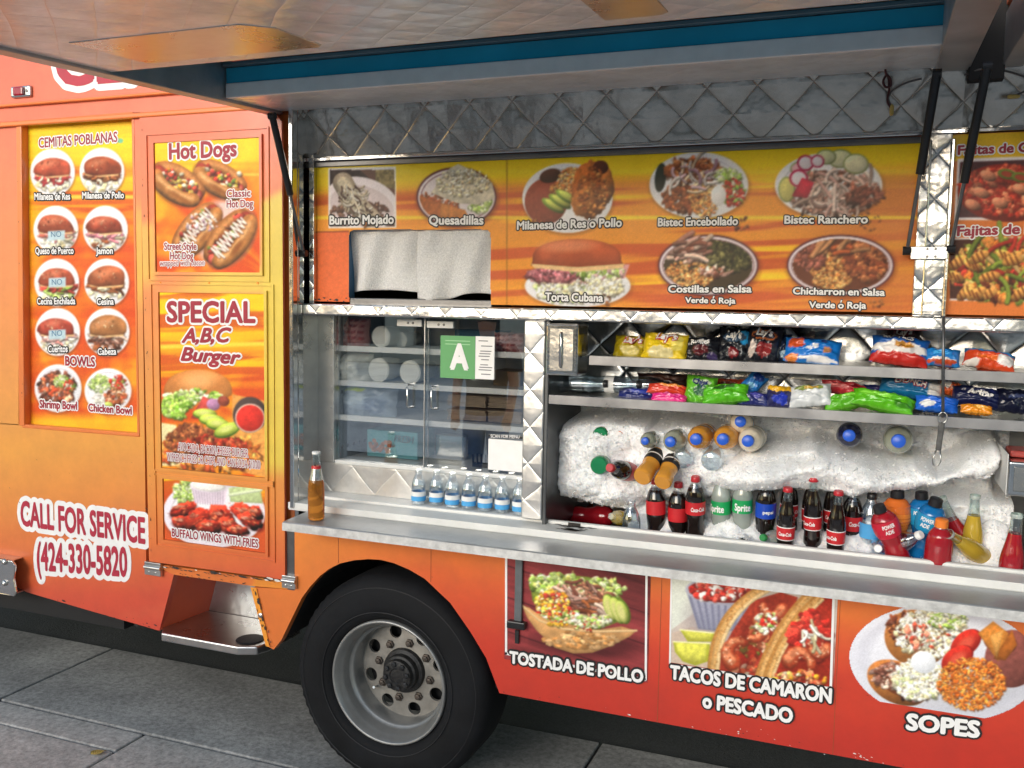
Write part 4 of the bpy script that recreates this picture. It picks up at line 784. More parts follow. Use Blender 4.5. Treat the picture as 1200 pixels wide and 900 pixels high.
for k in range(8):
    a = 2 * math.pi * k / 8 + .2; MB().lathe([(.0105, 0), (.0105, .008), (.006, .011)], 6, axis='Y', cx=.047 * math.cos(a), cy=.056, cz=.047 * math.sin(a)).build('hub_bolt', mat('oily_bolt', (.035, .035, .037), .4, .5, .4, 50), wh, False)
    a += .39; MB().lathe([(.018, 0), (.016, .004), (.011, .005), (.0112, .013), (.006, .015)], 6, axis='Y', cx=.112 * math.cos(a), cy=.120, cz=.112 * math.sin(a)).build('lug_nut', mat('rusty_steel', (.085, .07, .06), .5, .6, .4, 60), wh, False)
MB().tube([(-.125, .125, -.085), (-.118, .10, -.078), (-.105, .07, -.066)], .005, 8).build('valve_stem', STEEL, wh, False)

# chipped paint and scratches along the edges, seams in the wrap
DCH = mat('bare_dark_metal', (.035, .03, .028), .6, .2, .4, 60); LCH = mat('white_primer', (.70, .66, .62), .6, 0, .2, 60); SEAM = mat('wrap_seam', (.30, .075, .025), .5, 0, .2, 30)
def chips(pts, n, size, m, el=2.5, y=-.006, jx=2.5, jy=1.6, seed=1):
    r = random.Random(seed); q = MB()
    for k in range(n):
        t = r.random() * (len(pts) - 1); i = min(int(t), len(pts) - 2); f = t - i; px = pts[i][0] + (pts[i + 1][0] - pts[i][0]) * f + r.gauss(0, jx); py = pts[i][1] + (pts[i + 1][1] - pts[i][1]) * f + r.gauss(0, jy); c = at(px, py, y); z = size * math.exp(r.gauss(0, .5)); w = 7
        an = math.atan2(pts[i + 1][1] - pts[i][1], pts[i + 1][0] - pts[i][0])
        vs = [(z * el * math.cos(6.28 * j / w) * r.uniform(.6, 1.2), z * math.sin(6.28 * j / w) * r.uniform(.6, 1.2)) for j in range(w)]
        q.add([(c.x + a * math.cos(an) + b * math.sin(an), y - k * 2e-6, c.z - a * math.sin(an) + b * math.cos(an)) for a, b in vs], [tuple(range(w))])
    o = q.build('paint_chips', m, truck); o['kind'] = 'stuff'
chips([(184, 663), (250, 672), (330, 682)], 46, .0016, DCH, 5, -.017, 2, .9, 1); chips([(190, 663), (330, 681)], 9, .002, LCH, 4, -.018, 2, .8, 2)
chips([(205, 672), (296, 685)], 20, .0015, DCH, 4, -.006, 2, 1.0, 3); chips([(300, 690), (307, 725), (318, 758)], 34, .0018, DCH, 2.5, -.008, 1.2, 2, 4)
chips([(590, 813), (940, 876), (1190, 921)], 22, .0009, LCH, 3, -.004, 3, 2.2, 5); chips([(590, 811), (700, 832), (1100, 902)], 16, .0013, DCH, 2.5, -.0042, 4, 3, 6); chips([(840, 850), (900, 858)], 6, .0014, LCH, 1.5, -.0043, 7, 4, 7)
chips([(0, 690), (100, 712), (186, 737)], 26, .0014, DCH, 2.5, -.003, 3, 2, 8); chips([(20, 150), (26, 490)], 12, .0012, DCH, 3, -.010, 1, 3, 9); chips([(178, 655), (166, 140)], 24, .0010, DCH, 4, -.016, .8, 4, 10); chips([(372, 349), (408, 351)], 16, .0018, DCH, 1.6, .098, 3, 2, 11)
chips([(600, 700), (1180, 860)], 30, .0009, DCH, 6, -.0044, 60, 40, 12); chips([(30, 560), (150, 640)], 16, .0008, DCH, 6, -.003, 30, 30, 13)
for x0, y0, x1, y1 in ((397, 622, 398, 660), (505.5, 640, 506, 682), (776, 672, 772, 846), (985, 700, 980, 884)):
    a, b = at(x0, y0, 0), at(x1, y1, 0); MB().box(a.x - .0008, a.x + .0008, -.0032, -.001, b.z, a.z).build('wrap_seam', SEAM, truck)
# ------------------------------------------------------------------ awnings
TH = .0524; zA = lambda y: 2.45 + TH * y
BLUE = mat('blue_awning_paint', (.02, .36, .56), .22, .05, .12, 4, .0006, 20, coat=.4)
SLATE = mat('grey_awning_paint', (.16, .20, .22), .35, .5, .12, 5)
def awning(x0, x1):
    yo = -1.57
    def bar(y0, y1, dz0, dz1, name, m, a=x0, b=x1, bev=.003):
        mb = MB(); prism_x(mb, [(y0, zA(y0) + dz0), (y1, zA(y1) + dz0), (y1, zA(y1) + dz1), (y0, zA(y0) + dz1)], a, b)
        return mb.build(name, m, aw, bevel=bev)
    mb = MB(); prism_x(mb, [(.03, zA(.03) + .15), (yo, zA(yo) + .13), (yo, zA(yo) + .16), (.03, zA(.03) + .18)], x0, x1)
    aw = mb.build('awning', mat('orange_roof_paint', (.62, .15, .06), .4), truck)
    bar(-.30, .02, 0, .10, 'hinge_rail', QUILT_UP, x0 + .05, x1 - .05)
    bar(-.318, -.302, -.001, .047, 'light_channel', WHITE, x0 + .06, x1 - .06)
    bar(-.312, -.303, .048, .098, 'blue_channel', BLUE, x0 + .06, x1 - .06, 0)
    bar(-.335, -.29, .100, .114, 'ridge', SLATE, x0 + .06, x1 - .06)
    bar(-.86, -.30, .128, .14, 'recess_lining', BLUE, x0 + .06, x1 - .06, 0)
    bar(-.60, -.56, .100, .128, 'ridge', BLUE, x0 + .06, x1 - .06)
    bar(yo, -.82, -.002, .10, 'quilted_sheet', QUILT_UP, x0 + .05, x1 - .05)
    bar(yo, .02, -.012, .13, 'side_rail', DULL, x0, x0 + .055); bar(yo, .02, -.012, .13, 'side_rail', DULL, x1 - .09, x1)
    # closed light covers let into the sheet
    for px0, px1 in (((148, 66), (372, 50)), ((697, 12), (775, 2))):
        a = atz(*px0, zA(-.95)); b = atz(*px1, zA(-.95))
        if x0 < a.x < x1:
            y0, y1 = -1.16, -.885; q = MB()
            poly = [(a.x + .0, y0), (b.x - .06, y0), (b.x, y0 + .06), (b.x, y1 - .02), (b.x - .02, y1), (a.x + .0, y1)]; k = len(poly)
            q.add([(x, y, zA(y) - .004) for x, y in poly] + [(x, y, zA(y) + .002) for x, y in poly], [tuple(range(k)), tuple(range(2 * k - 1, k - 1, -1))] + [(i, k + i, k + (i + 1) % k, (i + 1) % k) for i in range(k)])
            q.build('lamp_cover', STEEL, aw, bevel=.002, fix=True)
    return aw
awning(-2.165, .205); awning(.285, 2.7); MB().box(.20, .29, -.03, .015, 2.40, 2.99).build('dark_gap_fill', VOID, truck)  # black box added in place of the shade in the gap between the awnings
# gas struts
def strut(top, bot, k):
    mb = MB(); t, b = Vector(top), Vector(bot); m = t.lerp(b, k); mb.tube([t, m], .0125, 12); s = mb.build('gas_strut', BLACKGL, truck, smooth=False, autos=40)
    MB().tube([m, b], .0055, 10).build('strut_rod', DARKST, s); 
    for p in (t, b): MB().lathe([(.013, -.012), (.013, .012)], 12, axis='X', cx=p.x, cy=p.y, cz=p.z).build('ball_joint', BLACKGL, s)
strut(at(319, 136, -.12), at(356, 297, .045), .56); strut(at(1098, 86, -.10), at(1063, 294, .035), .55); strut(at(1157, 78, -.10), at(1114, 292, .035), .62)
# ------------------------------------------------------------------ opening: posts, reveal, quilted header
XO = at(345.5, 400, 0).x; YM = .10; XE = XR - .05
def vbar(name, x0, x1, y0, y1, z0, z1, m, parent=truck, bev=.003, seg=2): return MB().box(x0, x1, y0, y1, z0, z1).build(name, m, parent, bevel=bev, seg=seg)
zR1, zR0 = at(620, 361, .05).z, at(620, 375.5, .05).z       # rail under the menu
zT2, zL0, zT1, zS = at(640, 648.5, -.17).z, at(640, 659.5, -.17).z, at(640, 621.5, .0).z, at(640, 609, .09).z
vbar('corner_post', at(341, 400).x, XO, -.012, .02, zT1 - .02, 2.46, POLISH)
vbar('reveal', XO - .02, XO, .021, .62, zS - .08, 2.46, mat('mirror_steel', (.60, .59, .57), .07, 1.0, .1, 5, .0008, 8))
x1 = at(371.5, 300, YM).x; vbar('inner_post', at(362.5, 300, .08).x, x1, .078, .13, zR1, 2.3, quilted('quilted_narrow', 'XZ', .10, .0035))
zM1, zM0 = at(369, 197, YM).z, at(369, 352, YM).z
hd = MB(); hd.add([(XO, .10, zM1 + .035), (XE, .10, zM1 + .035), (XE, .055, 2.47), (XO, .055, 2.47), (XO, .12, zM1 + .035), (XE, .12, zM1 + .035), (XE, .12, 2.47), (XO, .12, 2.47)], [(0, 1, 2, 3), (5, 4, 7, 6), (0, 4, 5, 1), (3, 2, 6, 7)])
hd.build('header_sheet', QUILT, truck)
vbar('header_trim', XO + .0, XE, .080, .10, zM1 + .022, zM1 + .036, POLISH); vbar('header_trim', XO, XE, .092, .10, zM1 + .001, zM1 + .021, DARKST)
# centre strut between the two menu boards
xa, xb = at(1073, 280, .05).x, at(1110, 280, .05).x
vbar('board_post', xa, xb, .04, .13, zR1, zM1 + .02, quilted('quilted_post', 'XZ', .13, .004, dent=.009), bev=.006)
vbar('post_trim', xa + .024, xa + .030, .03, .041, zR1, zM1, POLISH); vbar('post_trim', xb - .004, xb + .006, .028, .05, zR1, zM1, POLISH)
zb1 = at(1090, 289, .03).z; zb0 = at(1090, 304, .03).z
br = vbar('strut_bracket', at(1067, 296, .03).x, at(1111, 296, .03).x, .024, .04, zb0, zb1, STEEL, bev=.002)
for i in range(4):
    MB().lathe([(.004, 0), (.003, .003)], 8, axis='Y', cx=(xa + xb) / 2 + (-.01 if i % 2 else .012), cy=.024, cz=zb0 + (.008 if i < 2 else .03)).build('screw', DARKST, br)
# ------------------------------------------------------------------ menu board
HX0, HX1, HY0, HY1 = 409.5, 574.5, 269.5, 358
v = Cv((369.5, 196), (1070, 366), YM, 1.0, bl=(369.5, 353), tr=(1070, 166)); swoosh(v, 190, 330, 71, per=46, tilt=.035)
b = fbm(v.PX * .003, (v.PY + .03 * v.PX) * .06, 72, 4); k = sstep(.42, .62, b)[..., None]; y0 = v.PY + .038 * (v.PX - 369)
im = np.where((y0 < 222)[..., None], C('f2c818'), C('e2822a')) * 1.0; t = sstep(214, 232, y0 + 10 * (b - .5))[..., None]; im = C('fbd61c') * (1 - t) + C('ec9832') * t
s_ = fbm(v.PX * .0035 + 4, y0 * .085, 73, 3); q = (sstep(.5, .66, s_) * sstep(222, 240, y0))[..., None]; im = im * (1 - q * .8) + C('d4562e') * q * .75
q = (sstep(.54, .68, fbm(v.PX * .003 + 1, y0 * .09 + 7, 74, 3)) * sstep(205, 230, y0) * sstep(560, 640, v.PX))[..., None]; im = im * (1 - q * .85) + C('fbcc28') * q * .9
q = (sstep(900, 1010, v.PX) * sstep(215, 240, y0))[..., None]; im = im * (1 - q * .7) + C('e8883a') * q * .6; v.img[:] = im
band(v, 253, 257, C('f5d93a'), .8, 2, .0); band(v, 198, 204, C('f8e03a'), .5, 4)
v.poly([(369, 273), (409, 270), (409, 360), (369, 360)], C('df6a35'), 0, .05); v.line([(369, 272), (409, 271)], 1, C('6b2a16'), 0); v.line([(594, 180), (594, 365)], .9, C('8f5a1a'), 0)
v.poly([(384.5, 197), (464, 195), (464.5, 267), (385, 267.5)], C('f0ecea'), 0)
v.region(lambda x, y: ((x > 386.5) & (x < 462.5) & (y > 199) & (y < 265.5)) * 1.0); v.img[v.clip > 0] = C('6a4a40'); v.poly([(386, 198), (420, 198), (440, 215), (386, 230)], C('3c3030'), 0, .3); v.poly([(440, 198), (463, 198), (463, 222), (440, 215)], C('8a7a50'), 0, .4); v.ell(424, 238, 44, 30, C('ece2e6'), .25, .05); v.ell(424, 242, 38, 24, C('d5c6c8'), .25, 0)
v.heap(420, 248, 34, 12, [C('5a3a30'), C('7a5a4a')], 70, 2.4); v.line([(402, 214), (412, 232), (424, 246), (434, 256)], 24, C('b5a48e'), .6, .15); v.line([(402, 214), (416, 236), (432, 256)], 14, C('d8cbb0'), .3, .2)
v.strips(412, 228, 16, 14, [C('efe8dc'), C('d8ccb4'), C('5a4038'), C('a8967c')], 46, 12, 1.6, .9, .9); v.strips(430, 248, 12, 9, [C('efe8dc'), C('5a4038'), C('c8b89c')], 26, 10, 1.5, .9, .9)
v.region(None)
def rimdish(cx, cy, rx, ry):
    v.ell(cx + 1, cy + 2, rx + 2, ry + 2, C('6a2a12'), 0, 0, a=.45, soft=4); v.ell(cx, cy, rx, ry, C('5a2a30'), 0, 0); v.ell(cx, cy, rx - 2, ry - 2, C('e8dcde'), 0, .06); v.ell(cx, cy, rx - 5, ry - 5, C('7a4a50'), 0, 0); v.ell(cx, cy, rx - 6, ry - 6, C('e2d6d8'), 0, .05)
rimdish(535, 231, 47, 35); v.oval(535, 230, 43, 32); v.heap(512, 244, 26, 20, [C('a5552c'), C('8f4526')], 120, 2.2); v.poly([(490, 228), (535, 246), (560, 262), (520, 268), (494, 256)], C('b0622f'), .2, .2)
for i in range(3): v.poly([(517 + i * 9, 238 + i * 3), (527 + i * 9, 240 + i * 3), (536 + i * 9, 266), (514 + i * 9, 264)], C('c27a3c'), .4, .15)
v.heap(563, 240, 14, 10, P_LETT, 60, 2); v.region(None)
v.poly([(505, 226), (527, 197), (537, 192), (556, 201), (577, 214), (580, 232), (560, 240), (535, 238)], C('ded3bd'), .15, .2, .25); v.heap(542, 214, 32, 16, P_CHEESE + [C('e6d8bc'), C('d8c6a4'), C('b89a74')], 170, 1.5, 2, sh=.3, tex=.15)
dish(v, 665, 232, 53, 41); v.ell(640, 236, 25, 27, C('9a4a38'), .2, .2, .12); v.ell(645, 206, 13, 8, C('5a3a30'), -.3, .4); v.heap(672, 210, 18, 14, P_RICE, 130, 1.8); v.heap(660, 222, 14, 8, P_RICE, 70, 1.8)
for i in range(3): v.ell(648 + i * 8, 241 - i * 5, 15, 5.5, C('76923a'), .55, .3); v.ell(649 + i * 8, 240 - i * 5, 12, 3.6, C('c8cf62'), .55, .2)
v.ell(692, 222, 22, 34, C('b5642c'), .1, .5, .22, .3, wob=.12); v.ell(708, 214, 11, 24, C('c47434'), -.15, .5, .22, .3, wob=.12); v.ell(684, 236, 14, 18, C('c87a3a'), .3, .4, .22, .3, wob=.1); v.ell(704, 196, 9, 8, C('5a2c1c'), 0, .3); v.heap(694, 224, 18, 28, [C('d08a4a'), C('9a5024')], 60, 2.2)
dish(v, 677, 335, 62, 25); v.heap(676, 338, 50, 17, P_CHEESE + P_LETT[2:], 170, 2.6); v.poly([(617, 318), (652, 308), (738, 310), (732, 326), (690, 334), (622, 330)], C('e3a2a0'), .2, .12); v.heap(650, 322, 32, 8, [C('8a4a50'), C('a86068'), C('d88a90')], 60, 3.6, 3); v.heap(700, 318, 32, 8, P_LETT + [C('efc0c0')], 70, 3); v.heap(700, 336, 32, 11, P_CHEESE, 110, 2.4)
q = [(676 + 52 * math.cos(t), 306 - 26 * abs(math.sin(t)) ** .7) for t in np.linspace(math.pi, 0, 30)]; v.poly(q + [(732, 312), (676, 316), (622, 311)], C('b9572f'), .5, .1, .08); v.ell(665, 288, 30, 7, C('e29468'), -.03, 0, soft=6, a=.6); v.poly([(622, 309), (676, 313), (732, 309), (730, 314), (676, 319), (626, 314)], C('e9c28a'), 0, .1)
dish(v, 819, 217, 58, 39); v.ell(774, 208, 6.5, 17, C('22302a'), .12, .4); v.heap(800, 232, 24, 17, P_MEAT[:3], 130, 2.8, 2.5); v.heap(826, 232, 18, 22, P_RICE, 200, 1.5); v.heap(812, 200, 34, 14, P_MEAT, 110, 3, 3); v.strips(812, 208, 26, 14, P_ONION + [C('e8cfb0')], 22, 22, 3.2, None, 1.0); v.heap(853, 206, 15, 8, P_LETT, 70, 2); v.heap(858, 226, 14, 16, P_SALSA, 120, 2); v.ell(842, 229, 9, 12, C('f4f0ee'), .1, .15)
dish(v, 971, 217, 63, 38); v.heap(975, 226, 54, 27, P_SHRED + [C('8a6a60'), C('5a4038')], 200, 3.6, 2.8); v.strips(985, 224, 40, 20, [C('d9b8a8'), C('b08a80'), C('e8d0c4')], 50, 24, 3.6, None, .9)
for x, y, rx, ry, c in ((985, 186, 15, 11, 'e6e3b8'), (1003, 192, 15, 12, 'ece6c0'), (968, 184, 12, 9, 'dfe0b0'), (938, 198, 12, 9, 'e8b8c0'), (922, 222, 10, 15, 'd9cf7a')): v.ell(x, y, rx, ry, C('8f9a5a'), 0, .2); v.ell(x, y, rx - 1.5, ry - 1.5, C(c), 0, .2, .08)
for x, y, r in ((944, 191, 10), (958, 189, 8), (936, 209, 11)): v.ell(x, y, r, r * .95, C('c02a52'), 0, .1); v.ell(x, y, r * .78, r * .74, C('f4e8ee'), 0, .1)
v.poly([(928, 230), (940, 208), (954, 214), (946, 232)], C('d8304a'), .4, .1); v.heap(1012, 230, 20, 10, P_BEAN, 40, 4, 3)
rimdish(830, 311, 59, 36); v.oval(830, 311, 52, 30); v.img[v.clip > .5] = C('4a3c28'); v.heap(848, 302, 34, 20, [C('4f4a2c'), C('3c3a22'), C('66603a')], 170, 2.6); v.heap(808, 322, 28, 18, P_RICE, 260, 1.6); v.strips(800, 298, 20, 10, P_SHRED, 30, 20, 4.5, -.4, .4); v.heap(838, 318, 20, 5, P_SHRED, 30, 2.4); v.region(None); v.strips(800, 292, 18, 8, P_SHRED, 16, 20, 5, -.4, .4)
rimdish(985, 311, 63, 36); v.oval(985, 311, 56, 31); v.img[v.clip > .5] = C('6a3820'); v.heap(975, 318, 26, 22, P_RICE + [C('dfa258')], 320, 1.6); v.heap(1014, 305, 26, 24, P_MEAT, 150, 3.6, 1.6); v.heap(950, 302, 18, 16, [C('9a5a4a'), C('7a4030')], 60, 3); v.strips(968, 296, 24, 8, [C('c58a5c'), C('a8542c')], 18, 24, 5, -.7, .3); v.region(None)
# scuffs where tape was pulled off
for x, y, w_, h_ in ((870, 262, 10, 8), (1020, 258, 12, 12), (1026, 355, 8, 5), (430, 262, 6, 4), (628, 262, 9, 5), (708, 350, 8, 8)): v.heap(x, y, w_, h_, [C('6a3a24'), C('a86a3a')], 9, 1.6, 2)
mbd = v.build('menu_board', truck, hole=lambda X, Y: (X > HX0) & (X < HX1) & (Y > HY0) & ((X - np.clip(X, HX0 + 7, HX1 - 7)) ** 2 + (np.minimum(Y, HY0 + 7) - HY0 - 7) ** 2 < 49))
kb = dict(fill=WHITE, line=BLKPR, ol=1.4, bold=.035, Y=YM, par=mbd)
for s, x0, y0, x1_, y1, c in (('Burrito Mojado', 386.5, 263.5, 462, 262.5, 9.5), ('Quesadillas', 503, 263.5, 567, 263.5, 10), ('Milanesa de Res ó Pollo', 606, 269.5, 729, 266, 10), ('Bistec Encebollado', 771, 265.5, 865, 264, 10), ('Bistec Ranchero', 919, 262.5, 1017, 262, 10.5), ('Torta Cubana', 639, 352.5, 707, 354, 9.5), ('Costillas en Salsa', 783, 343, 881, 343, 9), ('Verde ó Roja', 803, 355, 862, 356, 7), ('Chicharron en Salsa', 929, 345, 1037, 347, 9), ('Verde ó Roja', 948, 361, 1015, 362, 8.5)):
    L(s.replace('ó', 'o'), x0, y0, x1_, y1, c, **kb)
    if 'ó' in s:
        f = {'M': .685, 'V': .56}[s[0]]; xx = x0 + (x1_ - x0) * f; yy_ = y0 + (y1 - y0) * f - c * .92; q = MB(); w_ = mpp(xx, yy_, YM)
        for e, yv, mi in ((.9, .0016, 1), (0, .0032, 0)):
            a, b = at(xx - .9 - e, yy_ + .8 + e, YM), at(xx + 1.6 + e, yy_ - 2.2 - e, YM); q.add([(a.x, YM - yv, a.z), (a.x + (1.5 + e) * w_, YM - yv, a.z), (b.x, YM - yv, b.z), (b.x - (1.7 + e) * w_, YM - yv, b.z)], [(0, 1, 2, 3)], mi)
        q.build('accent_mark', [WHITE, BLKPR], mbd)
# dark room behind the serving hatch, and its sill
vbar('hatch_back', at(400, 300, .45).x, at(590, 300, .45).x, .45, .46, zM0 - .02, zM1, VOID); vbar('hatch_frame', at(404, 310, .12).x, at(409.5, 310, .12).x, .101, .16, zM0, at(404, 269, .1).z, mat('blue_frame', (.05, .14, .26), .4))
vbar('hatch_sill', at(409, 350, .10).x, at(576, 350, .10).x, .104, .30, zM0 - .02, zM0 + .012, DARKST)
def towel(x0, y0, x1_, y1, nf, seed, label, yb, ph, dy=0):
    a, b = at(x0, y0, .135), at(x1_, y1, .135); nx_, nz_ = 44, 30; r = random.Random(seed); mb = MB()
    for j in range(nz_):
        for i in range(nx_):
            u, w_ = i / (nx_ - 1), j / (nz_ - 1); x = a.x + (b.x - a.x) * u; lowz = b.z + (yb(u)); z = a.z + (lowz - a.z) * w_
            y = .135 + dy + .016 * math.sin(u * nf * 6.28 + ph + .6 * w_) * (.25 + .75 * w_) + .006 * math.sin(u * 17 + w_ * 5 + seed) + .008 * mnoise.noise((x * 14, z * 5, seed)) * (.4 + w_); mb.v.append((x, y, z))
    mb.f = [(j * nx_ + i, (j + 1) * nx_ + i, (j + 1) * nx_ + i + 1, j * nx_ + i + 1) for j in range(nz_ - 1) for i in range(nx_ - 1)]; mb.m = [0] * len(mb.f)
    o = mb.build('towel', mat('white_terry', (.80, .79, .78), .95, 0, .16, 170, .006, 260), smooth=True); s = o.modifiers.new('s', 'SOLIDIFY'); s.thickness = .004
    tag(o, label, 'towel', 'towels curtaining the serving hatch')
towel(406, 266, 500, 343, 2.2, 3, 'left white terry towel curtaining the serving hatch, wider and straighter hemmed', lambda u: .012 * math.sin(u * 3) - .004, .3)
towel(490, 266, 579, 350, 2.0, 8, 'right white terry towel curtaining the serving hatch, with a deep fold beside the gap', lambda u: -.004 + .016 * u - .01 * math.sin(u * 6), 1.8, -.016)
# second menu board, cut by the picture's edge
v = Cv((1113, 158), (1290, 372), .062, 1.0); v.img[:] = C('dd7a35') * np.ones(v.img.shape); v.poly([(1113, 158), (1300, 150), (1300, 184), (1113, 189)], C('eec023'), 0); v.poly([(1122, 186), (1300, 180), (1300, 258), (1118, 258)], C('f0e6e6'), 0); v.poly([(1125, 190), (1300, 184), (1300, 254), (1121, 255)], C('553034'), 0, .15)
v.ell(1180, 226, 58, 34, C('8a2a20'), .03, .2); v.heap(1180, 224, 52, 29, [C('b53a28'), C('c8553a'), C('9a2a1e'), C('d87a58')], 220, 4, 1.6)
for x, y in ((1150, 226), (1172, 238), (1196, 222), (1158, 206), (1185, 205), (1140, 240)): v.ell(x, y, 10, 6, C('d98a68'), .4, .5, .15)
for x, y in ((1180, 204), (1196, 208)): v.ell(x, y, 11, 6, C('6a7a2c'), .2, .2); v.ell(x, y, 7, 3.4, C('a8452c'), .2, 0)
v.poly([(1113, 279), (1300, 275), (1300, 356), (1113, 352)], C('f0e6e6'), 0); v.poly([(1113, 281), (1300, 277), (1300, 353), (1113, 350)], C('4a2418'), 0, .2)
v.heap(1180, 316, 66, 36, [C('d98a40'), C('c8702c'), C('e8ac60'), C('8a9a3a'), C('b83a28'), C('6a3018')], 260, 5, 2.2); v.strips(1180, 312, 56, 26, [C('7f8f34'), C('d8b070'), C('b8382a')], 26, 26, 5, None, .9)
for i in range(16): x, y = v.rs.uniform(1118, 1240), v.rs.uniform(285, 346); an = v.rs.uniform(-.8, .8); v.ell(x, y, 13, 6, C('e0a050'), an, .5, .15); [v.line([(x + d * math.cos(an) - 2, y + d * math.sin(an) - 4), (x + d * math.cos(an) + 2, y + d * math.sin(an) + 4)], 2.4, C('6a3214'), 0, a=.8) for d in (-7, -1, 5)]
mb2 = v.build('menu_board', truck); k2 = dict(fill=MAROON, line=WHITE, ol=1.6, bold=.04, Y=.062, par=mb2); L('Fajitas de Camaron', 1122, 182, 1262, 176, 13, **k2); L('Fajitas de Pollo', 1121, 277, 1243, 273, 14, **k2)
# ------------------------------------------------------------------ rail, counter, sill
rail = MB(); rail.box(XO, XE, .05, .14, zR0, zR1); rail.build('counter_rail', QUILT_S, truck, bevel=.006)
xs = at(638, 368, .04).x; vbar('rail_seam', xs - .0015, xs + .0015, .0485, .06, zR0 + .001, zR1 - .001, DARKST, bev=0)
xc0 = at(331, 612, -.17).x; cp = MB()
prof = [(-.17, zT2), (-.172, zL0), (-.163, zL0 - .006), (-.02, zL0 - .004), (.09, zL0), (.09, zT1 - .004), (.012, zT1), (.004, zT1 - .004), (.0, zT2 + .004), (-.004, zT2)]
prism_x(cp, [(-.170, zT2 - .004), (-.166, zT2), (-.006, zT2 + .006), (-.006, zL0), (-.155, zL0), (-.155, zL0 - .002), (-.170, zL0 - .002)], xc0, XE)
cn = cp.build('counter', DULL, truck, bevel=.003)
prism_x(q := MB(), [(-.0025, zT2 + .007), (-.0055, zT2 + .007), (-.0055, zT1), (.088, zT1 + .004), (.088, zT1 - .03), (-.0025, zT1 - .03)], XO - .03, XE); q.build('counter_step', WHITEAL, truck, bevel=.003)
prism_x(q := MB(), [(.090, zT1 - .02), (.090, zS - .004), (.094, zS), (.215, zS + .002), (.215, zS - .03), (.12, zS - .03), (.12, zT1 - .02)], XO, at(638, 560, .06).x); prism_x(q, [(.090, zT1 - .02), (.090, zS - .004), (.094, zS), (.106, zS), (.106, zS - .14), (.10, zS - .14), (.10, zT1 - .02)], at(638, 560, .06).x + .001, XE); q.build('sill', WHITEAL, truck, bevel=.003)
prism_x(q := MB(), [(-.1725, zL0 - .001), (-.1725, zT2 - .003), (-.1702, zT2 - .003), (-.1702, zL0 - .001)], xc0, XE); q.build('counter_lip', mat('bright_lip', (.60, .60, .59), .42, .35, .2, 30, .001, 160), truck)
# rust and dirt round the drain slot in the sill
gr = mat('black_grime', (.035, .03, .026), .9, 0, .4, 60)
c = at(668, 620, .04); q = MB()
for i in range(26):
    x = c.x + rnd.gauss(0, .05); y = rnd.uniform(.02, .085); r = rnd.uniform(.003, .012) * (1.4 if abs(x - c.x) < .03 else .7); k = 7
    q.add([(x + r * 1.9 * math.cos(6.28 * j / k) * rnd.uniform(.7, 1.2), y + r * .6 * math.sin(6.28 * j / k), zT1 + .0046 + (y * .0)) for j in range(k)], [tuple(range(k))])
q.box(c.x - .022, c.x + .022, .086, .0895, zT1 + .004, zT1 + .014); q.build('grime', gr, truck)
# ------------------------------------------------------------------ glass cupboard
xcp0, xcp1 = at(612.5, 480, .06).x, at(637, 480, .06).x; zC0 = zS
vbar('cupboard_post', xcp0, xcp1, .06, .15, zS + .002, zR0, quilted('quilted_cupboard_post', 'XZ', .13, .003, rough=.3, rgb=(.74, .73, .71), off=(.02, .04)), bev=.005)
vbar('cupboard_post_edge', xcp1, xcp1 + .014, .065, .6, zS - .05, zR0, mat('dark_liner', (.10, .105, .11), .35, .7, .15, 6))
YG = .17; xg0, xg1, xgm = at(393, 460, YG).x, xcp0 + .0, at(498.5, 460, YG).x; zG1 = zR0; zG0 = at(500, 548, YG).z
vbar('cupboard_stile', at(372.5, 460, YG).x, xg0, YG - .012, YG + .03, zG0 - .01, zR0, STEEL)
for i in range(7):
    zz = zG0 + .04 + i * (zR0 - zG0 - .07) / 6; MB().lathe([(.004, 0), (.003, .003)], 8, axis='Y', cx=xg0 - .012, cy=YG - .012, cz=zz).build('rivet', DULL, truck)
vbar('cupboard_stile', XO, at(372, 460, YG).x, YG + .005, YG + .02, zG0 - .01, zR0, DARKST)
vbar('cupboard_board', XO, xcp1, YG + .005, YG + .02, zS, zG0 - .012, quilted('quilted_board', 'XZ', .20, .0022, rough=.36, rgb=(.66, .66, .65)))
vbar('cupboard_base_rail', xg0, xcp0 + .02, YG - .006, YG + .03, zG0 - .016, zG0, WHITEAL)
g1 = vbar('glass_door', xg0 + .003, xgm + .004, YG + .012, YG + .016, zG0, zR0 - .002, GLASS, bev=0); g2 = vbar('glass_door', xgm - .004, xg1 + .02, YG + .002, YG + .006, zG0, zR0 - .002, GLASS, bev=0)
vbar('door_edge', xgm - .006, xgm - .003, YG - .001, YG + .008, zG0, zR0, STEEL, g2, 0); vbar('door_edge', xgm + .004, xgm + .007, YG + .010, YG + .018, zG0, zR0, STEEL, g1, 0)
for (x0, y0, x1_, y1), par, yy in (((465, 374, 494, 383), g1, YG + .004), ((500, 376, 531, 385), g2, YG - .006)):
    a, b = at(x0, y0, yy), at(x1_, y1, yy); o = vbar('door_clip', a.x, b.x, yy, yy + .006, b.z, a.z, WHITEAL, par, .002)
    for f in (.45, .65): MB().lathe([(.005, 0), (.004, .003)], 8, axis='Y', cx=a.x + (b.x - a.x) * f, cy=yy, cz=(a.z + b.z) / 2).build('screw', DARKST, par)
for px, y0, y1, par, yy in ((481, 450.5, 476.5, g1, YG + .012), (509, 452.5, 478.5, g2, YG + .002)):
    a, b = at(px, y0, yy), at(px, y1, yy); MB().tube([(a.x + .012, yy, a.z), (a.x + .003, yy - .022, a.z), (a.x, yy - .028, a.z - .008), (a.x, yy - .028, b.z + .008), (a.x + .003, yy - .022, b.z), (a.x + .012, yy, b.z)], .0042, 10).build('door_handle', POLISH, par, smooth=True)
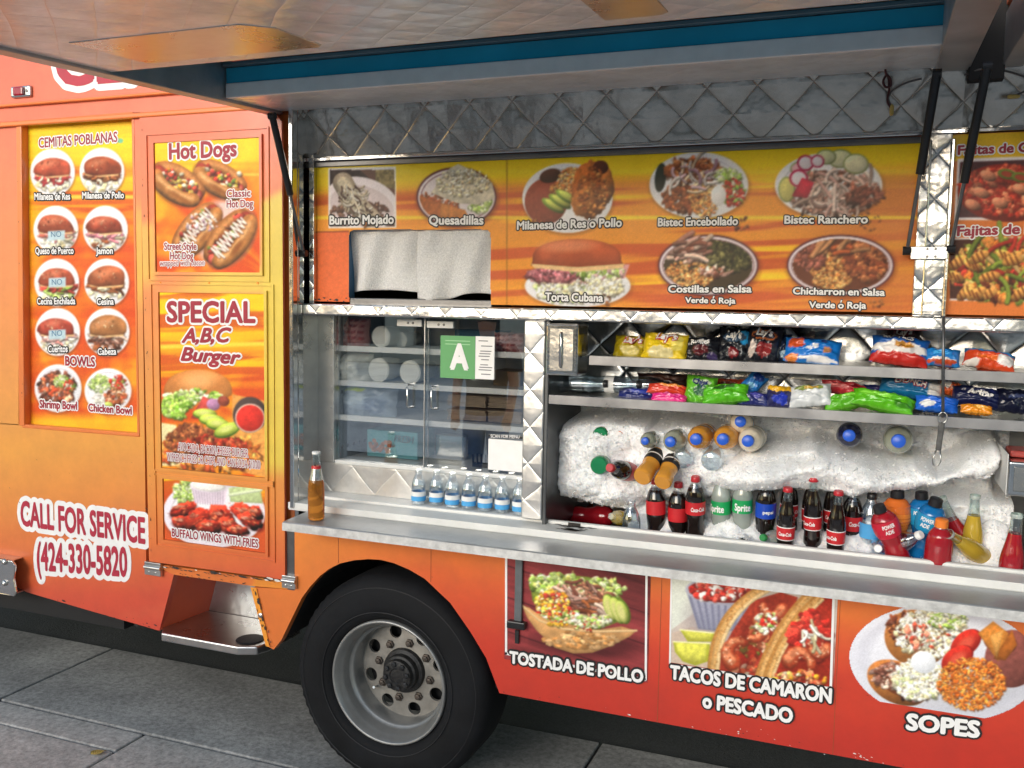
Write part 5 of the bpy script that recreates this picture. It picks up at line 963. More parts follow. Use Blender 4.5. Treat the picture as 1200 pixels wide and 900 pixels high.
# cupboard interior
CB = .56; DK = mat('cupboard_lining', (.36, .37, .37), .45, .3, .2, 7); vbar('cupboard_back', XO, xcp1, CB, CB + .01, zS, zR0, DK); vbar('cupboard_ceiling', XO, XE, .13, .62, zR0 + .003, zR0 + .012, DK, bev=0)
pf = MB(); pf.box(xg0 - .012, xg0 - .008, YG + .03, CB, zS, zR0); pfo = pf.build('perforated_side', mat('grey_side', (.23, .26, .28), .4, .4), truck)
for i in range(7):
    for pz in (at(398, 459, YG + .06).z, at(396, 523, YG + .06).z): MB().lathe([(.007, -.001), (.007, .001)], 12, axis='X', cx=xg0 - .0065, cy=YG + .06 + i * .045, cz=pz).build('hole', VOID, pfo)
SHZ = []
for py in (410, 452, 494):
    z = at(500, py, YG + .03).z; SHZ.append(z); vbar('cupboard_shelf', xg0 - .006, xcp0 + .02, YG + .03, CB, z - .004, z + .0, WHITEAL); vbar('shelf_lip', xg0 - .006, xcp0 + .02, YG + .028, YG + .031, z - .018, z + .004, WHITE)
vbar('cupboard_floor', xg0, xcp0 + .02, YG + .03, CB, zG0 - .01, zG0 - .002, WHITEAL)
# inspection placard and menu sign on the glass
yy = YG - .001; a, b = at(516.5, 393, yy), at(556.5, 444.5, yy); GRN = mat('green_card', (.115, .36, .13), .5, 0, .06, 9)
pl = vbar('grade_card', a.x, b.x, yy - .001, yy + .001, b.z, a.z, GRN, g2, 0); L('A', 527, 433.5, 549.5, 434.5, 29, Y=yy - .001, par=g2, fill=WHITE, bold=.06, name='grade_letter')
for y_ in (399, 403): vbar('print_line', at(522, y_, yy).x, at(551, y_, yy).x, yy - .0016, yy - .001, at(535, y_ + .8, yy).z, at(535, y_, yy).z, mat('pale_green', (.35, .62, .36), .5), g2, 0)
a, b = at(557.5, 394, yy), at(579, 445, yy); pl2 = vbar('inspection_card', a.x, b.x, yy - .001, yy + .001, b.z, a.z, WHITE, g2, 0); q = MB()
for i, y_ in enumerate((399, 405, 411, 414, 417, 421, 427, 430, 433, 438)): q.box(at(561 + (i * 3) % 4, y_, yy).x, at(572 + (i * 5) % 6, y_, yy).x, yy - .0016, yy - .0011, at(568, y_ + 1.1, yy).z, at(568, y_, yy).z)
q.build('print_line', mat('grey_ink', (.16, .16, .17), .6), g2)
a, b = at(572.5, 514, yy), at(612, 553.5, yy); vbar('menu_sign', a.x, b.x, yy - .001, yy + .001, b.z, a.z, WHITE, g2, 0); a, b = at(572.5, 509, yy), at(612, 514.5, yy); vbar('sign_header', a.x, b.x, yy - .001, yy + .001, b.z, a.z + .0, BLKPR, g2, 0); L('SCAN FOR MENU', 575, 512.8, 609, 513.8, 3.6, Y=yy - .001, par=g2, fill=WHITE, bold=.02)
# ------------------------------------------------------------------ open drinks counter: linings, shelves
YF, YB = .07, .50; xL = xcp1 + .014
z1, z2 = at(900, 427, YF).z, at(900, 479, YF).z
vbar('back_sheet', xL, XE, YB, YB + .01, z2 - .03, zR0, quilted('quilted_back', 'XZ', .20, .008, rough=.2)); vbar('bin_back', xL, XE, .66, .67, zS - .15, z2, DK); vbar('bin_floor', xL, XE, .10, .67, zS - .16, zS - .14, DARKST, bev=0)
for z, nm in ((z1, 'snack_shelf'), (z2, 'snack_shelf')):
    x0 = at(690, 425, YF).x if z == z1 else xL
    s_ = vbar(nm, x0, XE, YF + .004, YB, z - .006, z, STEEL); vbar('shelf_lip', x0, XE, YF, YF + .004, z - .026, z + .006, mat('shelf_steel', (.30, .30, .31), .3, .85, .2, 8), s_, .001)
vbar('bin_end', at(1182, 560, .12).x + .12, at(1182, 560, .12).x + .13, .10, .66, zS - .1, z2, DK)
# napkin dispensers
def dispenser(x0, x1_, z0, z1_, yf, yb):
    d = MB().box(x0, x1_, yf + .004, yb, z0, z1_).build('napkin_dispenser', POLISH, truck, bevel=.006, seg=3); MB().box(x0 + .014, x1_ - .014, yf, yf + .005, z0 + .014, z1_ - .014).build('dispenser_face', mat('mirror_plate', (.56, .54, .50), .22, 1.0, .08, 8, .004, 9), d, bevel=.003)
    cx = (x0 + x1_) / 2; MB().tube([(cx, yf - .001, z1_ - .03), (cx, yf - .008, z1_ - .034), (cx, yf - .008, z0 + .034), (cx, yf - .001, z0 + .03)], .005, 8).build('pull', POLISH, d, smooth=True)
a, b = at(639.5, 379, .015), at(676, 441, .015); dispenser(a.x, b.x, b.z, a.z, .015, .14)
a, b = at(1183, 541, .02), at(1240, 586, .02); dispenser(a.x, b.x, b.z, a.z, .02, .30)
vbar('dispenser_side', a.x - .004, a.x - .001, .03, .30, b.z, a.z + .02, WHITEAL)
a, b = at(1184, 528, .10), at(1215, 538, .10); vbar('red_lid', a.x, b.x, .10, .22, b.z, a.z, mat('red_lid_plastic', (.35, .05, .04), .3), bev=.006)
# the locking rod in front of the shelves
c = at(1106, 350, .03); MB().tube([(c.x, .034, c.z), (at(1105, 490, .03).x, .034, at(1105, 490, .03).z)], .0045, 8).build('locking_rod', DARKST, truck, smooth=True)
# hanging lamp cables under the awning
RBR = mat('red_brown_cable', (.06, .012, .012), .5)
q = MB(); pts = [at(1037 + d[0], d[1], d[2]) for d in ((0, 66, -.02), (1, 85, -.01), (6, 92, 0), (7, 100, .01), (1, 102, .01), (-2, 95, .01), (3, 88, .01), (5, 104, .02), (3, 118, .02), (8, 128, .02))]
def spline(p, n=6):
    o = []
    for i in range(len(p) - 1):
        a, b, c, d = p[max(i - 1, 0)], p[i], p[i + 1], p[min(i + 2, len(p) - 1)]
        for k in range(n): t = k / n; o.append(.5 * (2 * b + (c - a) * t + (2 * a - 5 * b + 4 * c - d) * t * t + (3 * b - a - 3 * c + d) * t ** 3))
    return o + [p[-1]]
q.tube(spline(pts), .0035, 6); q.build('lamp_cable', RBR, truck, smooth=True); e = at(1045, 128, .02); MB().lathe([(.004, -.018), (.006, -.012), (.006, .008), (.003, .014)], 10, cx=e.x, cy=.02, cz=e.z).build('cable_connector', mat('yellow_connector', (.5, .36, .10), .5), truck, smooth=True)
q = MB(); q.tube(spline([at(x, y, d) for x, y, d in ((1080, 92, -.01), (1062, 97, .0), (1046, 106, .02), (1041, 116, .02), (1046, 126, .02))]), .003, 6); q.tube(spline([at(x, y, d) for x, y, d in ((1130, 88, -.02), (1150, 81, -.03), (1172, 82, -.02), (1195, 88, -.02), (1215, 98, 0), (1190, 112, .02))]), .003, 6); q.build('lamp_cable', mat('grey_cable', (.10, .09, .085), .5), truck, smooth=True); e = at(1189, 113, .02); MB().lathe([(.004, -.018), (.006, -.012), (.006, .008), (.003, .014)], 10, axis='X', cx=e.x, cy=.02, cz=e.z).build('cable_connector', MATS['yellow_connector'], truck, smooth=True)
# ------------------------------------------------------------------ shaved ice in the drinks bin
def snow():
    m, n, l, p = new_mat('shaved_ice'); tc = N(n, 'ShaderNodeTexCoord')
    a = N(n, 'ShaderNodeTexNoise', i_Scale=9.0, i_Detail=6.0, i_Roughness=.65); b = N(n, 'ShaderNodeTexNoise', i_Scale=130.0, i_Detail=3.0, i_Roughness=.75)
    for k in (a, b): l.new(tc.outputs['Object'], k.inputs['Vector'])
    r = N(n, 'ShaderNodeValToRGB'); r.color_ramp.elements[0].position = .3; r.color_ramp.elements[1].position = .62; r.color_ramp.elements[0].color = (.90, .92, .94, 1); r.color_ramp.elements[1].color = (.96, .965, .975, 1)
    l.new(a.outputs['Fac'], r.inputs['Fac']); sp = N(n, 'ShaderNodeMapRange'); sp.inputs['From Min'].default_value = .32; sp.inputs['From Max'].default_value = .52; sp.inputs['To Min'].default_value = .86; sp.inputs['To Max'].default_value = 1.0; l.new(b.outputs['Fac'], sp.inputs['Value']); mx = N(n, 'ShaderNodeVectorMath', operation='MULTIPLY'); l.new(r.outputs['Color'], mx.inputs[0]); l.new(sp.outputs['Result'], mx.inputs[1]); l.new(mx.outputs[0], p.inputs['Base Color']); p.inputs['Roughness'].default_value = .95; p.inputs['Specular IOR Level'].default_value = .08
    p.inputs['Subsurface Weight'].default_value = .6; p.inputs['Subsurface Radius'].default_value = (.012, .014, .016); p.inputs['Subsurface Scale'].default_value = .6
    h = N(n, 'ShaderNodeMath', operation='MULTIPLY_ADD'); h.inputs[1].default_value = .6; l.new(b.outputs['Fac'], h.inputs[0]); h.inputs[2].default_value = 0.0
    bp = N(n, 'ShaderNodeBump', i_Strength=.9, i_Distance=.006); l.new(h.outputs[0], bp.inputs['Height']); l.new(bp.outputs['Normal'], p.inputs['Normal'])
    return m
SNOW = snow()
def ice_depth(px, py):
    n1 = fbm(px * .020, py * .030, 101, 2) - .5; n2 = fbm(px * .06, py * .07, 131, 2) - .5
    Y = np.full(px.shape, .60)
    up = sstep(484, 492, py + 10 * n1) * sstep(648, 664, px + 6 * n2) * (1 - sstep(1165, 1185, px))
    Y = Y - up * (.07 + .10 * sstep(496, 524, py))                                   # far layer
    bx = sstep(651, 668, px + 14 * n1 + 5 * n2) * (1 - sstep(850, 905, px)); bot = np.interp(px, [650, 700, 740, 760, 800, 880], [583, 592, 602, 590, 585, 590]); top = np.interp(px, [655, 760, 765, 800, 850, 880], [487, 489, 494, 492, 500, 518])
    bl = bx * sstep(top - 3, top + 9, py + 8 * n2) * (1 - sstep(bot - 10, bot + 3, py + 6 * n2)); Y = np.minimum(Y, .46 - bl * (.22 + .05 * np.sin(np.clip((py - 490) / 100, 0, 1) * 3.14)))
    t = np.interp(px, [860, 900, 930, 960, 1000, 1040, 1070, 1095, 1115, 1135, 1165, 1178], [516, 520, 516, 514, 524, 530, 528, 538, 532, 514, 506, 512]) + 10 * n1
    b = np.interp(px, [780, 830, 880, 940, 1000, 1060, 1090, 1110, 1150, 1178], [572, 578, 582, 580, 584, 580, 574, 566, 566, 548]) + 10 * n1
    rb = sstep(790, 860, px) * (1 - sstep(1160, 1180, px + 10 * n2)) * sstep(t - 4, t + 14, py + 8 * n2) * (1 - sstep(b - 16, b + 4, py + 8 * n2))
    Y = np.minimum(Y, .46 - rb * (.20 + .10 * np.sin(np.clip((py - t) / np.maximum(b - t, 1), 0, 1) * 3.14)))
    for gx, gy, sx, sy, d in ((1105, 507, 26, 12, .06), (1140, 500, 20, 9, .08), (1120, 512, 12, 7, .05), (690, 560, 30, 16, .05), (730, 575, 22, 12, .05), (905, 550, 24, 14, .05), (960, 538, 26, 12, .05), (1020, 555, 30, 14, .06), (1075, 548, 20, 14, .05), (990, 572, 24, 8, .04), (930, 575, 20, 8, .04), (770, 500, 22, 8, .04), (940, 530, 14, 8, -.03), (1048, 537, 10, 8, -.03), (680, 505, 18, 10, .04), (925, 497, 34, 10, .05), (1020, 497, 30, 9, .06), (745, 530, 16, 12, -.05), (795, 552, 26, 14, -.04), (705, 520, 40, 22, .03), (1160, 590, 14, 30, .07), (870, 545, 60, 22, .05), (1130, 545, 34, 20, .04), (800, 600, 14, 18, .10), (775, 612, 12, 10, .10), (878, 618, 14, 16, .11)):
        Y = Y - d * np.exp(-((px - gx) / sx) ** 2 - ((py - gy) / sy) ** 2)
    low = sstep(578, 592, py); Y = np.where(Y > .275, Y - (Y - .275) * low * (px > 745), Y)
    rg = (1 - np.abs(2 * fbm(px * .022, py * .03, 211, 3) - 1)); Y = Y + .010 * sstep(.84, .98, rg)
    return Y + .065 * n1 + .020 * n2 + .009 * (fbm(px * .25, py * .28, 151, 2) - .5)
ice = MB(); gx, gz = np.meshgrid(np.linspace(at(648, 540, .3).x, at(1190, 540, .3).x, 330), np.linspace(at(900, 484, .3).z, zS - .12, 130))
PX_, PY_ = pxs(gx, .3, gz); Yi = ice_depth(PX_, PY_); ok = ~((PX_ < 653) | ((PX_ < 738) & (PY_ > 597)) | (Yi > .585))
idx = np.arange(gx.size).reshape(gx.shape); q = np.stack([idx[1:, :-1], idx[1:, 1:], idx[:-1, 1:], idx[:-1, :-1]], -1).reshape(-1, 4); q = q[ok.reshape(-1)[q].all(1)]
ice.add(np.stack([gx, Yi, gz], -1).reshape(-1, 3).tolist(), q.tolist())
x0, x1 = at(735, 610, .2).x, at(1182, 640, .2).x; fx, fy = np.meshgrid(np.linspace(x0, x1, 200), np.linspace(.108, .50, 60))
FP = pxs(fx, .2, np.full(fx.shape, zS))[0]
fz = zS - .030 + .10 * (fbm(fx * 9, fy * 12, 171, 4) - .5) + .085 * sstep(.12, .27, fy) + .055 * np.exp(-((FP - 1162) / 22) ** 2) * sstep(.2, .26, fy) - .05 * (1 - sstep(815, 850, FP)) + .03 * np.exp(-((FP - 783) / 9) ** 2) + .02 * np.exp(-((FP - 880) / 14) ** 2)
idx = np.arange(fx.size).reshape(fx.shape); ice.add(np.stack([fx, fy, fz], -1).reshape(-1, 3).tolist(), np.stack([idx[:-1, :-1], idx[:-1, 1:], idx[1:, 1:], idx[1:, :-1]], -1).reshape(-1, 4).tolist())
rq = np.random.RandomState(5); V_ = np.array(ice.v); F_ = np.array([f for f in ice.f]); cen = V_[F_].mean(1)
pk = rq.choice(len(F_), 22000, p=None); cs_ = cen[pk]; lo_ = fbm(cs_[:, 0] * 6, cs_[:, 2] * 9, 301, 3) > .22; cs_ = cs_[lo_]
for c in cs_:                                                   # loose crystals all over the surface
    z = min(.0075, .0034 * math.exp(rq.normal(0, .4))); o3 = rq.normal(0, 1, (4, 3)); o3 /= np.linalg.norm(o3, axis=1)[:, None]; t = c + np.array([rq.normal(0, .001), -abs(rq.normal(0, .0022)), rq.normal(0, .001)])
    ice.add((t + o3 * z).tolist(), [(0, 1, 2), (0, 2, 3), (0, 3, 1), (1, 3, 2)])
io = ice.build('ice', SNOW, autos=70); tag(io, 'mound of white shaved ice packed round the drinks in the open bin', 'ice', kind='stuff')
# ------------------------------------------------------------------ bottles
def liquid(name, rgb, tr=.75, rough=.06): return mat(name, rgb, rough, 0, .06, 12, trans=tr, ior=1.36)
COLA = mat('cola', (.010, .006, .005), .08, 0, .2, 10, coat=.6)
LQ = dict(cola=COLA, amber=liquid('amber_drink', (.62, .24, .035), .8), juice=mat('orange_juice', (.62, .27, .035), .15, 0, .06, 12, coat=.5), red=mat('red_drink', (.42, .012, .022), .12, 0, .1, 12, coat=.5, trans=.25), yellow=mat('yellow_drink', (.62, .42, .04), .12, 0, .08, 12, coat=.5, trans=.25), blue=mat('blue_drink', (.005, .13, .36), .12, 0, .08, 12, coat=.5),
          orange=mat('orange_drink', (.62, .14, .02), .12, 0, .08, 12, coat=.5), cream=mat('horchata', (.72, .62, .47), .2, 0, .05, 12, coat=.4), pale=mat('pale_lemonade', (.42, .44, .34), .12, 0, .06, 12, coat=.5, trans=.3), green=mat('green_plastic', (.01, .19, .07), .12, 0, .12, 12, coat=.5), water=CLEAR, navy=mat('dark_drink', (.012, .014, .045), .12, 0, .1, 12, coat=.5), lime=mat('clear_lime_soda', (.52, .58, .53), .08, 0, .05, 12, coat=.6, trans=.55))
def plas(n, rgb): return mat(n, rgb, .32, 0, .08, 30)
CAPM = dict(red=plas('red_cap', (.45, .02, .03)), blue=plas('blue_cap', (.02, .10, .55)), white=plas('white_cap', (.78, .78, .77)), black=plas('black_cap', (.015, .015, .017)), orange=plas('orange_cap', (.75, .20, .03)), clear=CLEAR, green=plas('green_cap', (.02, .22, .06)))
LAB = dict(red=mat('red_label', (.52, .018, .024), .35), white=mat('white_label', (.78, .78, .77), .4), blue=mat('blue_label', (.008, .055, .42), .35), green=mat('green_label', (.01, .32, .09), .35), sky=mat('sky_label', (.08, .36, .70), .35), black=BLKPR, orange=mat('orange_label', (.75, .22, .03), .35), cyan=mat('cyan_label', (.01, .26, .50), .35), crimson=mat('crimson_label', (.50, .012, .035), .35))
SHAPE = dict(
    glass=dict(h=.24, fill=.196, prof=[(.026, 0), (.0285, .006), (.0288, .03), (.0268, .055), (.0282, .085), (.0292, .112), (.0288, .128), (.0250, .152), (.0190, .176), (.0150, .196), (.0130, .214), (.0126, .226), (.0138, .228), (.0138, .234)], cap=(.0152, .226, .24, 21)),
    pet=dict(h=.235, fill=.198, prof=[(.029, 0), (.0335, .008), (.0335, .03), (.0320, .045), (.0305, .062), (.0330, .085), (.0340, .10), (.0340, .150), (.0325, .165), (.0260, .188), (.0170, .206), (.0130, .213), (.0130, .220)], cap=(.0150, .217, .235, 24)),
    mini=dict(h=.128, fill=.085, prof=[(.024, 0), (.027, .005), (.0272, .02), (.0268, .058), (.0274, .062), (.0262, .074), (.0215, .094), (.0150, .108), (.0115, .113), (.0115, .118)], cap=(.0128, .114, .128, 20)),
    sport=dict(h=.215, fill=.19, prof=[(.032, 0), (.036, .008), (.0355, .06), (.031, .085), (.0345, .105), (.0405, .125), (.0415, .150), (.0375, .172), (.0260, .187), (.0170, .191), (.0165, .196)], cap=(.0190, .192, .215, 24)),
    round=dict(h=.195, fill=.168, prof=[(.034, 0), (.0385, .008), (.0385, .05), (.0360, .058), (.0385, .066), (.0385, .10), (.0375, .125), (.0320, .150), (.0200, .166), (.0165, .170), (.0165, .175)], cap=(.0180, .171, .195, 26)),
    tall=dict(h=.255, fill=.178, prof=[(.027, 0), (.0305, .007), (.0310, .05), (.0310, .115), (.0285, .140), (.0215, .172), (.0160, .205), (.0142, .235), (.0140, .244), (.0150, .246), (.0150, .255)], cap=None))
def rad(prof, h):
    hs = [p[1] for p in prof]; return float(np.interp(h, hs, [p[0] for p in prof]))
def bottle(kind, liq, top, Y, label, tilt=0, lean=0, spin=0, cap='red', bands=(), text=(), group='drinks in the ice', cat='bottle', fill=None, scale=1.0, name=None, ridges=False):
    """bands: (h0, h1, colour key, lift); text: (string, h, width, cap height, material, spin)"""
    S = SHAPE[kind]; h = S['h'] * scale; rt = Matrix.Rotation(R_(lean), 4, 'Y') @ Matrix.Rotation(R_(tilt), 4, 'X') @ Matrix.Rotation(R_(spin), 4, 'Z')
    p = at(*top, Y) if len(top) == 2 else Vector(top); base = p - rt @ Vector((0, 0, h)) if len(top) == 2 else p
    o = empty(name or ('glass_bottle' if kind in ('glass', 'tall') else 'plastic_bottle'), base, rt.to_euler()); o.scale = (scale,) * 3; tag(o, label, cat, group)
    prof = S['prof']; f = S['fill'] if fill is None else fill; shell = CLGLASS if kind in ('glass', 'tall') else CLEAR
    fine = lambda pr: [(rad(prof, hh), hh) for hh in np.linspace(pr[0][1], pr[-1][1], 40)]
    if liq == 'water':
        MB().lathe([(0, .001)] + fine(prof) , 28, cap=False).build('bottle_body', CLEAR, o, False, smooth=True)
        MB().lathe([(max(.001, r - .0012), hh) for r, hh in fine(prof) if hh < f] + [(.0, f)], 24).build('water', clear('water_in_bottle', (.90, .94, .96), .05, .0, .5), o, False, smooth=True)
    else:
        lo = [(0, .0005)] + [(r * (1 + (.03 * math.cos(hh * 700) if ridges else 0)), hh) for r, hh in fine(prof) if hh <= f] + [(rad(prof, f), f), (0, f)]
        MB().lathe(lo, 28, cap=False).build('bottle_body', LQ[liq], o, False, autos=50)
        up = [(rad(prof, f), f)] + [(r, hh) for r, hh in fine(prof) if hh > f]
        MB().lathe(up, 28, cap=False).build('bottle_neck', shell if kind in ('glass', 'tall') or liq != 'green' else LQ['green'], o, False, smooth=True)
        if kind == 'tall' : MB().lathe([(.0150, .244), (.0158, .247), (.0158, .253), (.0150, .255)], 20, cap=False).build('bottle_lip', mat('glass_lip', (.55, .60, .57), .1, 0, .1, 9, trans=.4), o, False, smooth=True)
    if cap and S['cap']:
        r, a, b, nn = S['cap']; cb = MB(); cb.lathe([(r * .98, a), (r, a + .003), (r * .97, b - .002), (r * .85, b), (0, b)], nn * 2, cap=False, mod=lambda an, j: 1 + (.05 if j < 2 and int(an / 6.283 * nn * 2 + .5) % 2 else 0)); cb.build('cap', CAPM[cap], o, False, autos=45)
    lb = None
    for a, b, ck, lift in bands:
        lb = MB().lathe([(rad(prof, hh) + .0004 + lift, hh) for hh in np.linspace(a, b, 8)], 32, cap=False).build('label', LAB[ck], o, False, smooth=True)
    for s, hh, w, ch, m, sp in text:
        rr = rad(prof, hh + ch / 2) + .0018; a0 = R_(sp)
        letters(s, w, None, ch, 0, lb or o, m, None, 0, .035, .18 if m is WHITE and s[0] == 'C' else 0, place=lambda u, v, k: ((rad(prof, hh + v) + .0012 + k * .3) * math.sin(a0 + (u - w / 2) / rr), -(rad(prof, hh + v) + .0012 + k * .3) * math.cos(a0 + (u - w / 2) / rr), hh + v), world_space=False)
    return o
cola_l = ((.066, .112, 'white', 0), (.069, .109, 'red', .0004)); cola_t = (('Coca-Cola', .082, .044, .013, WHITE, 0),)
pet_l = ((.100, .148, 'red', 0),); G = 'cola bottles standing in the ice'
# the row of cola bottles
for top, Y, ln, lab, sp in (((923.5, 571), .125, 1, 'front cola glass bottle at the left end of the row, red label facing out', 0), ((926.5, 546), .20, 0, 'tallest left cola glass bottle, half hidden by the front left one', 40), ((953.5, 559), .15, -1, 'middle cola glass bottle beside the left pair, with its red label turned left', -25), ((952, 551), .21, 0, 'cola glass bottle directly behind the middle one, only its neck and red cap showing', 0), ((983, 575), .125, 1, 'right cola glass bottle in front, next to the upright dark plastic cola', -35), ((977.5, 552), .215, 0, 'cola glass bottle buried up to its red cap, above the right cola bottle', 0)):
    bottle('glass', 'cola', top, Y, lab, 6, ln, sp, 'red', cola_l, cola_t, G)
bottle('pet', 'cola', (1001, 573), .21, 'dark plastic cola bottle with black top ending the cola row at right', 8, 2, 30, 'black', pet_l, (('Coca-Cola', .118, .05, .015, WHITE, 0),), G)
bottle('pet', 'cola', (815, 558), .165, 'plastic cola with wide red label beside the two clear green-labelled sodas', 10, 0, 15, 'red', ((.104, .150, 'red', 0),), (('Coca-Cola', .118, .05, .015, WHITE, 10),), G)
bottle('pet', 'cola', (795, 565), .20, 'cola bottle sunk in ice showing a red band, left of the wide-labelled one', 4, 0, 70, 'red', pet_l, (), G)
bottle('pet', 'cola', (768, 561), .20, 'plastic cola bottle under the two amber bottle bottoms, red label above dark drink', 4, -2, -10, 'red', ((.112, .160, 'red', 0),), (), G)
# clear lime sodas and blue cola
bottle('pet', 'lime', (845, 557), .21, 'clear lime soda, left one of the green-labelled pair, word partly turned away', 6, -1, -25, None, ((.103, .150, 'green', 0),), (('Sprite', .112, .058, .026, WHITE, 4),), 'clear lime sodas', fill=.212)
bottle('pet', 'lime', (871, 555), .20, 'clear lime soda with green label, right one of the pair, word facing out', 6, 0, 0, None, ((.103, .150, 'green', 0),), (('Sprite', .112, .058, .026, WHITE, 8),), 'clear lime sodas', fill=.212)
o = bottle('pet', 'lime', (893, 630), .115, 'clear green-labelled soda lying at the sill below the upright lime sodas', 60, -70, 0, 'green', ((.10, .15, 'green', 0),), (('Sprite', .115, .05, .02, WHITE, 60),), 'clear lime sodas', scale=.8)
bottle('pet', 'cola', (899, 561), .19, 'dark soda with a bright blue label between the lime sodas and the cola glasses', 8, 1, 0, 'black', ((.104, .156, 'blue', 0),), (('pepsi', .122, .036, .012, WHITE, 20),), 'drinks in the ice')
# caps facing the street
def lying(kind, liq, top, Y, label, tilt, lean, cap='blue', group='bottles lying in the ice with blue caps', **k): return bottle(kind, liq, top, Y, label, tilt, lean, 0, cap, group=group, **k)
lying('round', 'pale', (755.5, 517), .10, 'pale lemonade lying end-on in ice, blue cap outward, leftmost of the blue-capped row', 86, 4, scale=.74)
lying('round', 'pale', (785, 518), .09, 'pale lemonade lying end-on beside the amber juices, blue cap outward', 86, 0)
lying('round', 'juice', (815, 515), .09, 'amber juice lying end-on with blue cap, left one of the amber pair', 87, 0, scale=1.08)
lying('round', 'juice', (846.5, 515), .09, 'amber juice lying end-on with blue cap, right one touching the cream drink', 87, 0, scale=1.08)
lying('round', 'cream', (876, 517), .10, 'cream coloured drink lying end-on with blue cap, lower one right of the amber pair', 86, 4, scale=1.08)
lying('round', 'cream', (867.5, 494), .14, 'cream coloured drink lying askew on top, blue cap outward and a sky blue band', 80, 30, bands=((.055, .10, 'sky', .0),), scale=1.02)
lying('round', 'navy', (995, 510.5), .15, 'dark drink lying end-on with blue cap, alone in the ice above the cola row', 84, 5, scale=1.08)
lying('round', 'pale', (1053, 517), .15, 'large pale lemonade lying end-on with blue cap, rightmost in the upper ice', 85, -5, scale=1.2)
gi = 'bottles buried in the left ice block'
bottle('pet', 'green', at(701.5, 546, .14), .0, 'green soda bottle base sticking out of the left ice block', -88, 0, 0, 'green', group=gi)
lying('pet', 'cola', (714, 548), .05, 'cola bottle lying in the left ice block, red cap pointing to the street', 72, -42, 'red', gi, bands=((.07, .13, 'red', .0003),))
bottle('pet', 'juice', at(752, 560, .09), 0, 'amber tea bottle upside down in ice, left of two with ringed bases', -62, 22, 0, 'black', ((.085, .11, 'black', 0), (.111, .116, 'white', 0), (.117, .14, 'black', 0)), group=gi, scale=.98)
bottle('pet', 'juice', at(776, 566, .09), 0, 'amber tea bottle upside down in ice, right of two with ringed bases', -60, 12, 0, 'black', ((.085, .11, 'black', 0), (.111, .116, 'white', 0), (.117, .14, 'black', 0)), group=gi, scale=.92)
bottle('pet', 'green', at(703, 511, .19), 0, 'green bottle end almost covered by ice near the top of the left block', -84, 0, 0, 'green', group=gi, scale=.9)
bottle('pet', 'orange', at(725, 512, .215), 0, 'orange bottle end barely showing through the ice beside the covered green one', -84, 0, 0, 'green', group=gi, scale=.7)
bottle('pet', 'water', at(833, 541, .13), 0, 'clear bottle base poking out of the ice under the right amber juice', -80, 4, 0, 'red', group=gi, scale=1.05)
bottle('pet', 'water', at(800, 540, .15), 0, 'clear bottle base with red cap edge, in the ice hollow under the amber juices', -70, -20, 0, 'red', ((.09, .13, 'red', 0),), group=gi)
# front right jumble
bottle('pet', 'water', (740, 586), .15, 'clear water bottle standing leftmost in the drinks row, next to the dark gap', 6, 0, 0, 'clear', ((.06, .10, 'sky', .0),), group='water bottles in the ice', scale=.95)
bottle('pet', 'water', (1022, 578), .20, 'clear water bottle with sky blue label hidden behind the crimson sports drink', 6, 0, 0, 'black', ((.09, .14, 'sky', .0),), group='water bottles in the ice')
bottle('mini', 'water', (1029, 643), .10, 'small water bottle lying at the sill, white cap outward, left of the crimson drink', 82, -4, 0, 'white', group='water bottles in the ice')
bottle('pet', 'water', (1080, 626), .11, 'water bottle lying across the sill with white cap raised, left of the orange-capped drink', 30, 52, 0, 'white', ((.05, .09, 'sky', 0),), group='water bottles in the ice', scale=.9)
sp_ = lambda: (('POWER', .147, .040, .013, WHITE, 0), ('ADE', .129, .028, .013, WHITE, -4)); gs = 'sports drinks in the ice'
bottle('sport', 'red', (1029, 592), .11, 'crimson sports drink tilted left with black cap, between water bottles', 12, -22, 12, 'black', ((.112, .168, 'crimson', .0),), sp_(), gs)
bottle('sport', 'orange', (1052, 574), .20, 'orange ridged sports drink standing behind the crimson one', 4, 0, 0, 'black', ((.10, .150, 'orange', 0),), (), gs, ridges=True, scale=1.08)
bottle('sport', 'blue', (1098, 584), .17, 'blue sports drink tilted right with black cap, in front of its blue twin', 10, 12, -14, 'black', ((.112, .166, 'cyan', 0),), sp_(), gs, scale=1.05)
bottle('sport', 'blue', (1080, 576), .21, 'blue sports drink standing half hidden behind the tilted blue one', 4, -4, -10, 'black', ((.112, .166, 'cyan', 0),), sp_(), gs, scale=1.0)
bottle('round', 'red', (1104, 608), .11, 'stout red sports drink with orange cap, standing at the sill', 8, 2, 0, 'orange', ((.02, .045, 'white', 0),), (), gs, scale=1.06)
gt = 'long-necked fruit sodas'
bottle('tall', 'red', (1103, 583), .21, 'long-necked red fruit soda leaning left behind the orange-capped drink', 8, -26, 0, None, (), (), gt)
bottle('tall', 'yellow', (1143, 580), .20, 'long-necked yellow fruit soda standing upright in the back ice', 4, 0, 0, None, (), (), gt, fill=.19)
bottle('tall', 'yellow', (1111, 625), .09, 'long-necked yellow fruit soda fallen over to the left at the sill', 42, -50, 0, None, ((.05, .09, 'yellow_none', 0),) if 0 else (), (), gt, fill=.205)
bottle('tall', 'red', (1192, 602), .12, 'long-necked red fruit soda at the right end of the bin, small green label', 4, 2, 0, None, ((.028, .05, 'green', 0),), (), gt, fill=.20, scale=1.1)
bottle('sport', 'red', at(664, 603, .42), 0, 'dark red drink lying in the shadowed gap under the left ice block', 4, 86, 0, 'black', group='drinks in the ice'); bottle('mini', 'yellow', (716, 605), .14, 'small yellow drink lying in the gap left of the clear water bottle', 70, -40, 0, 'clear', group='drinks in the ice')
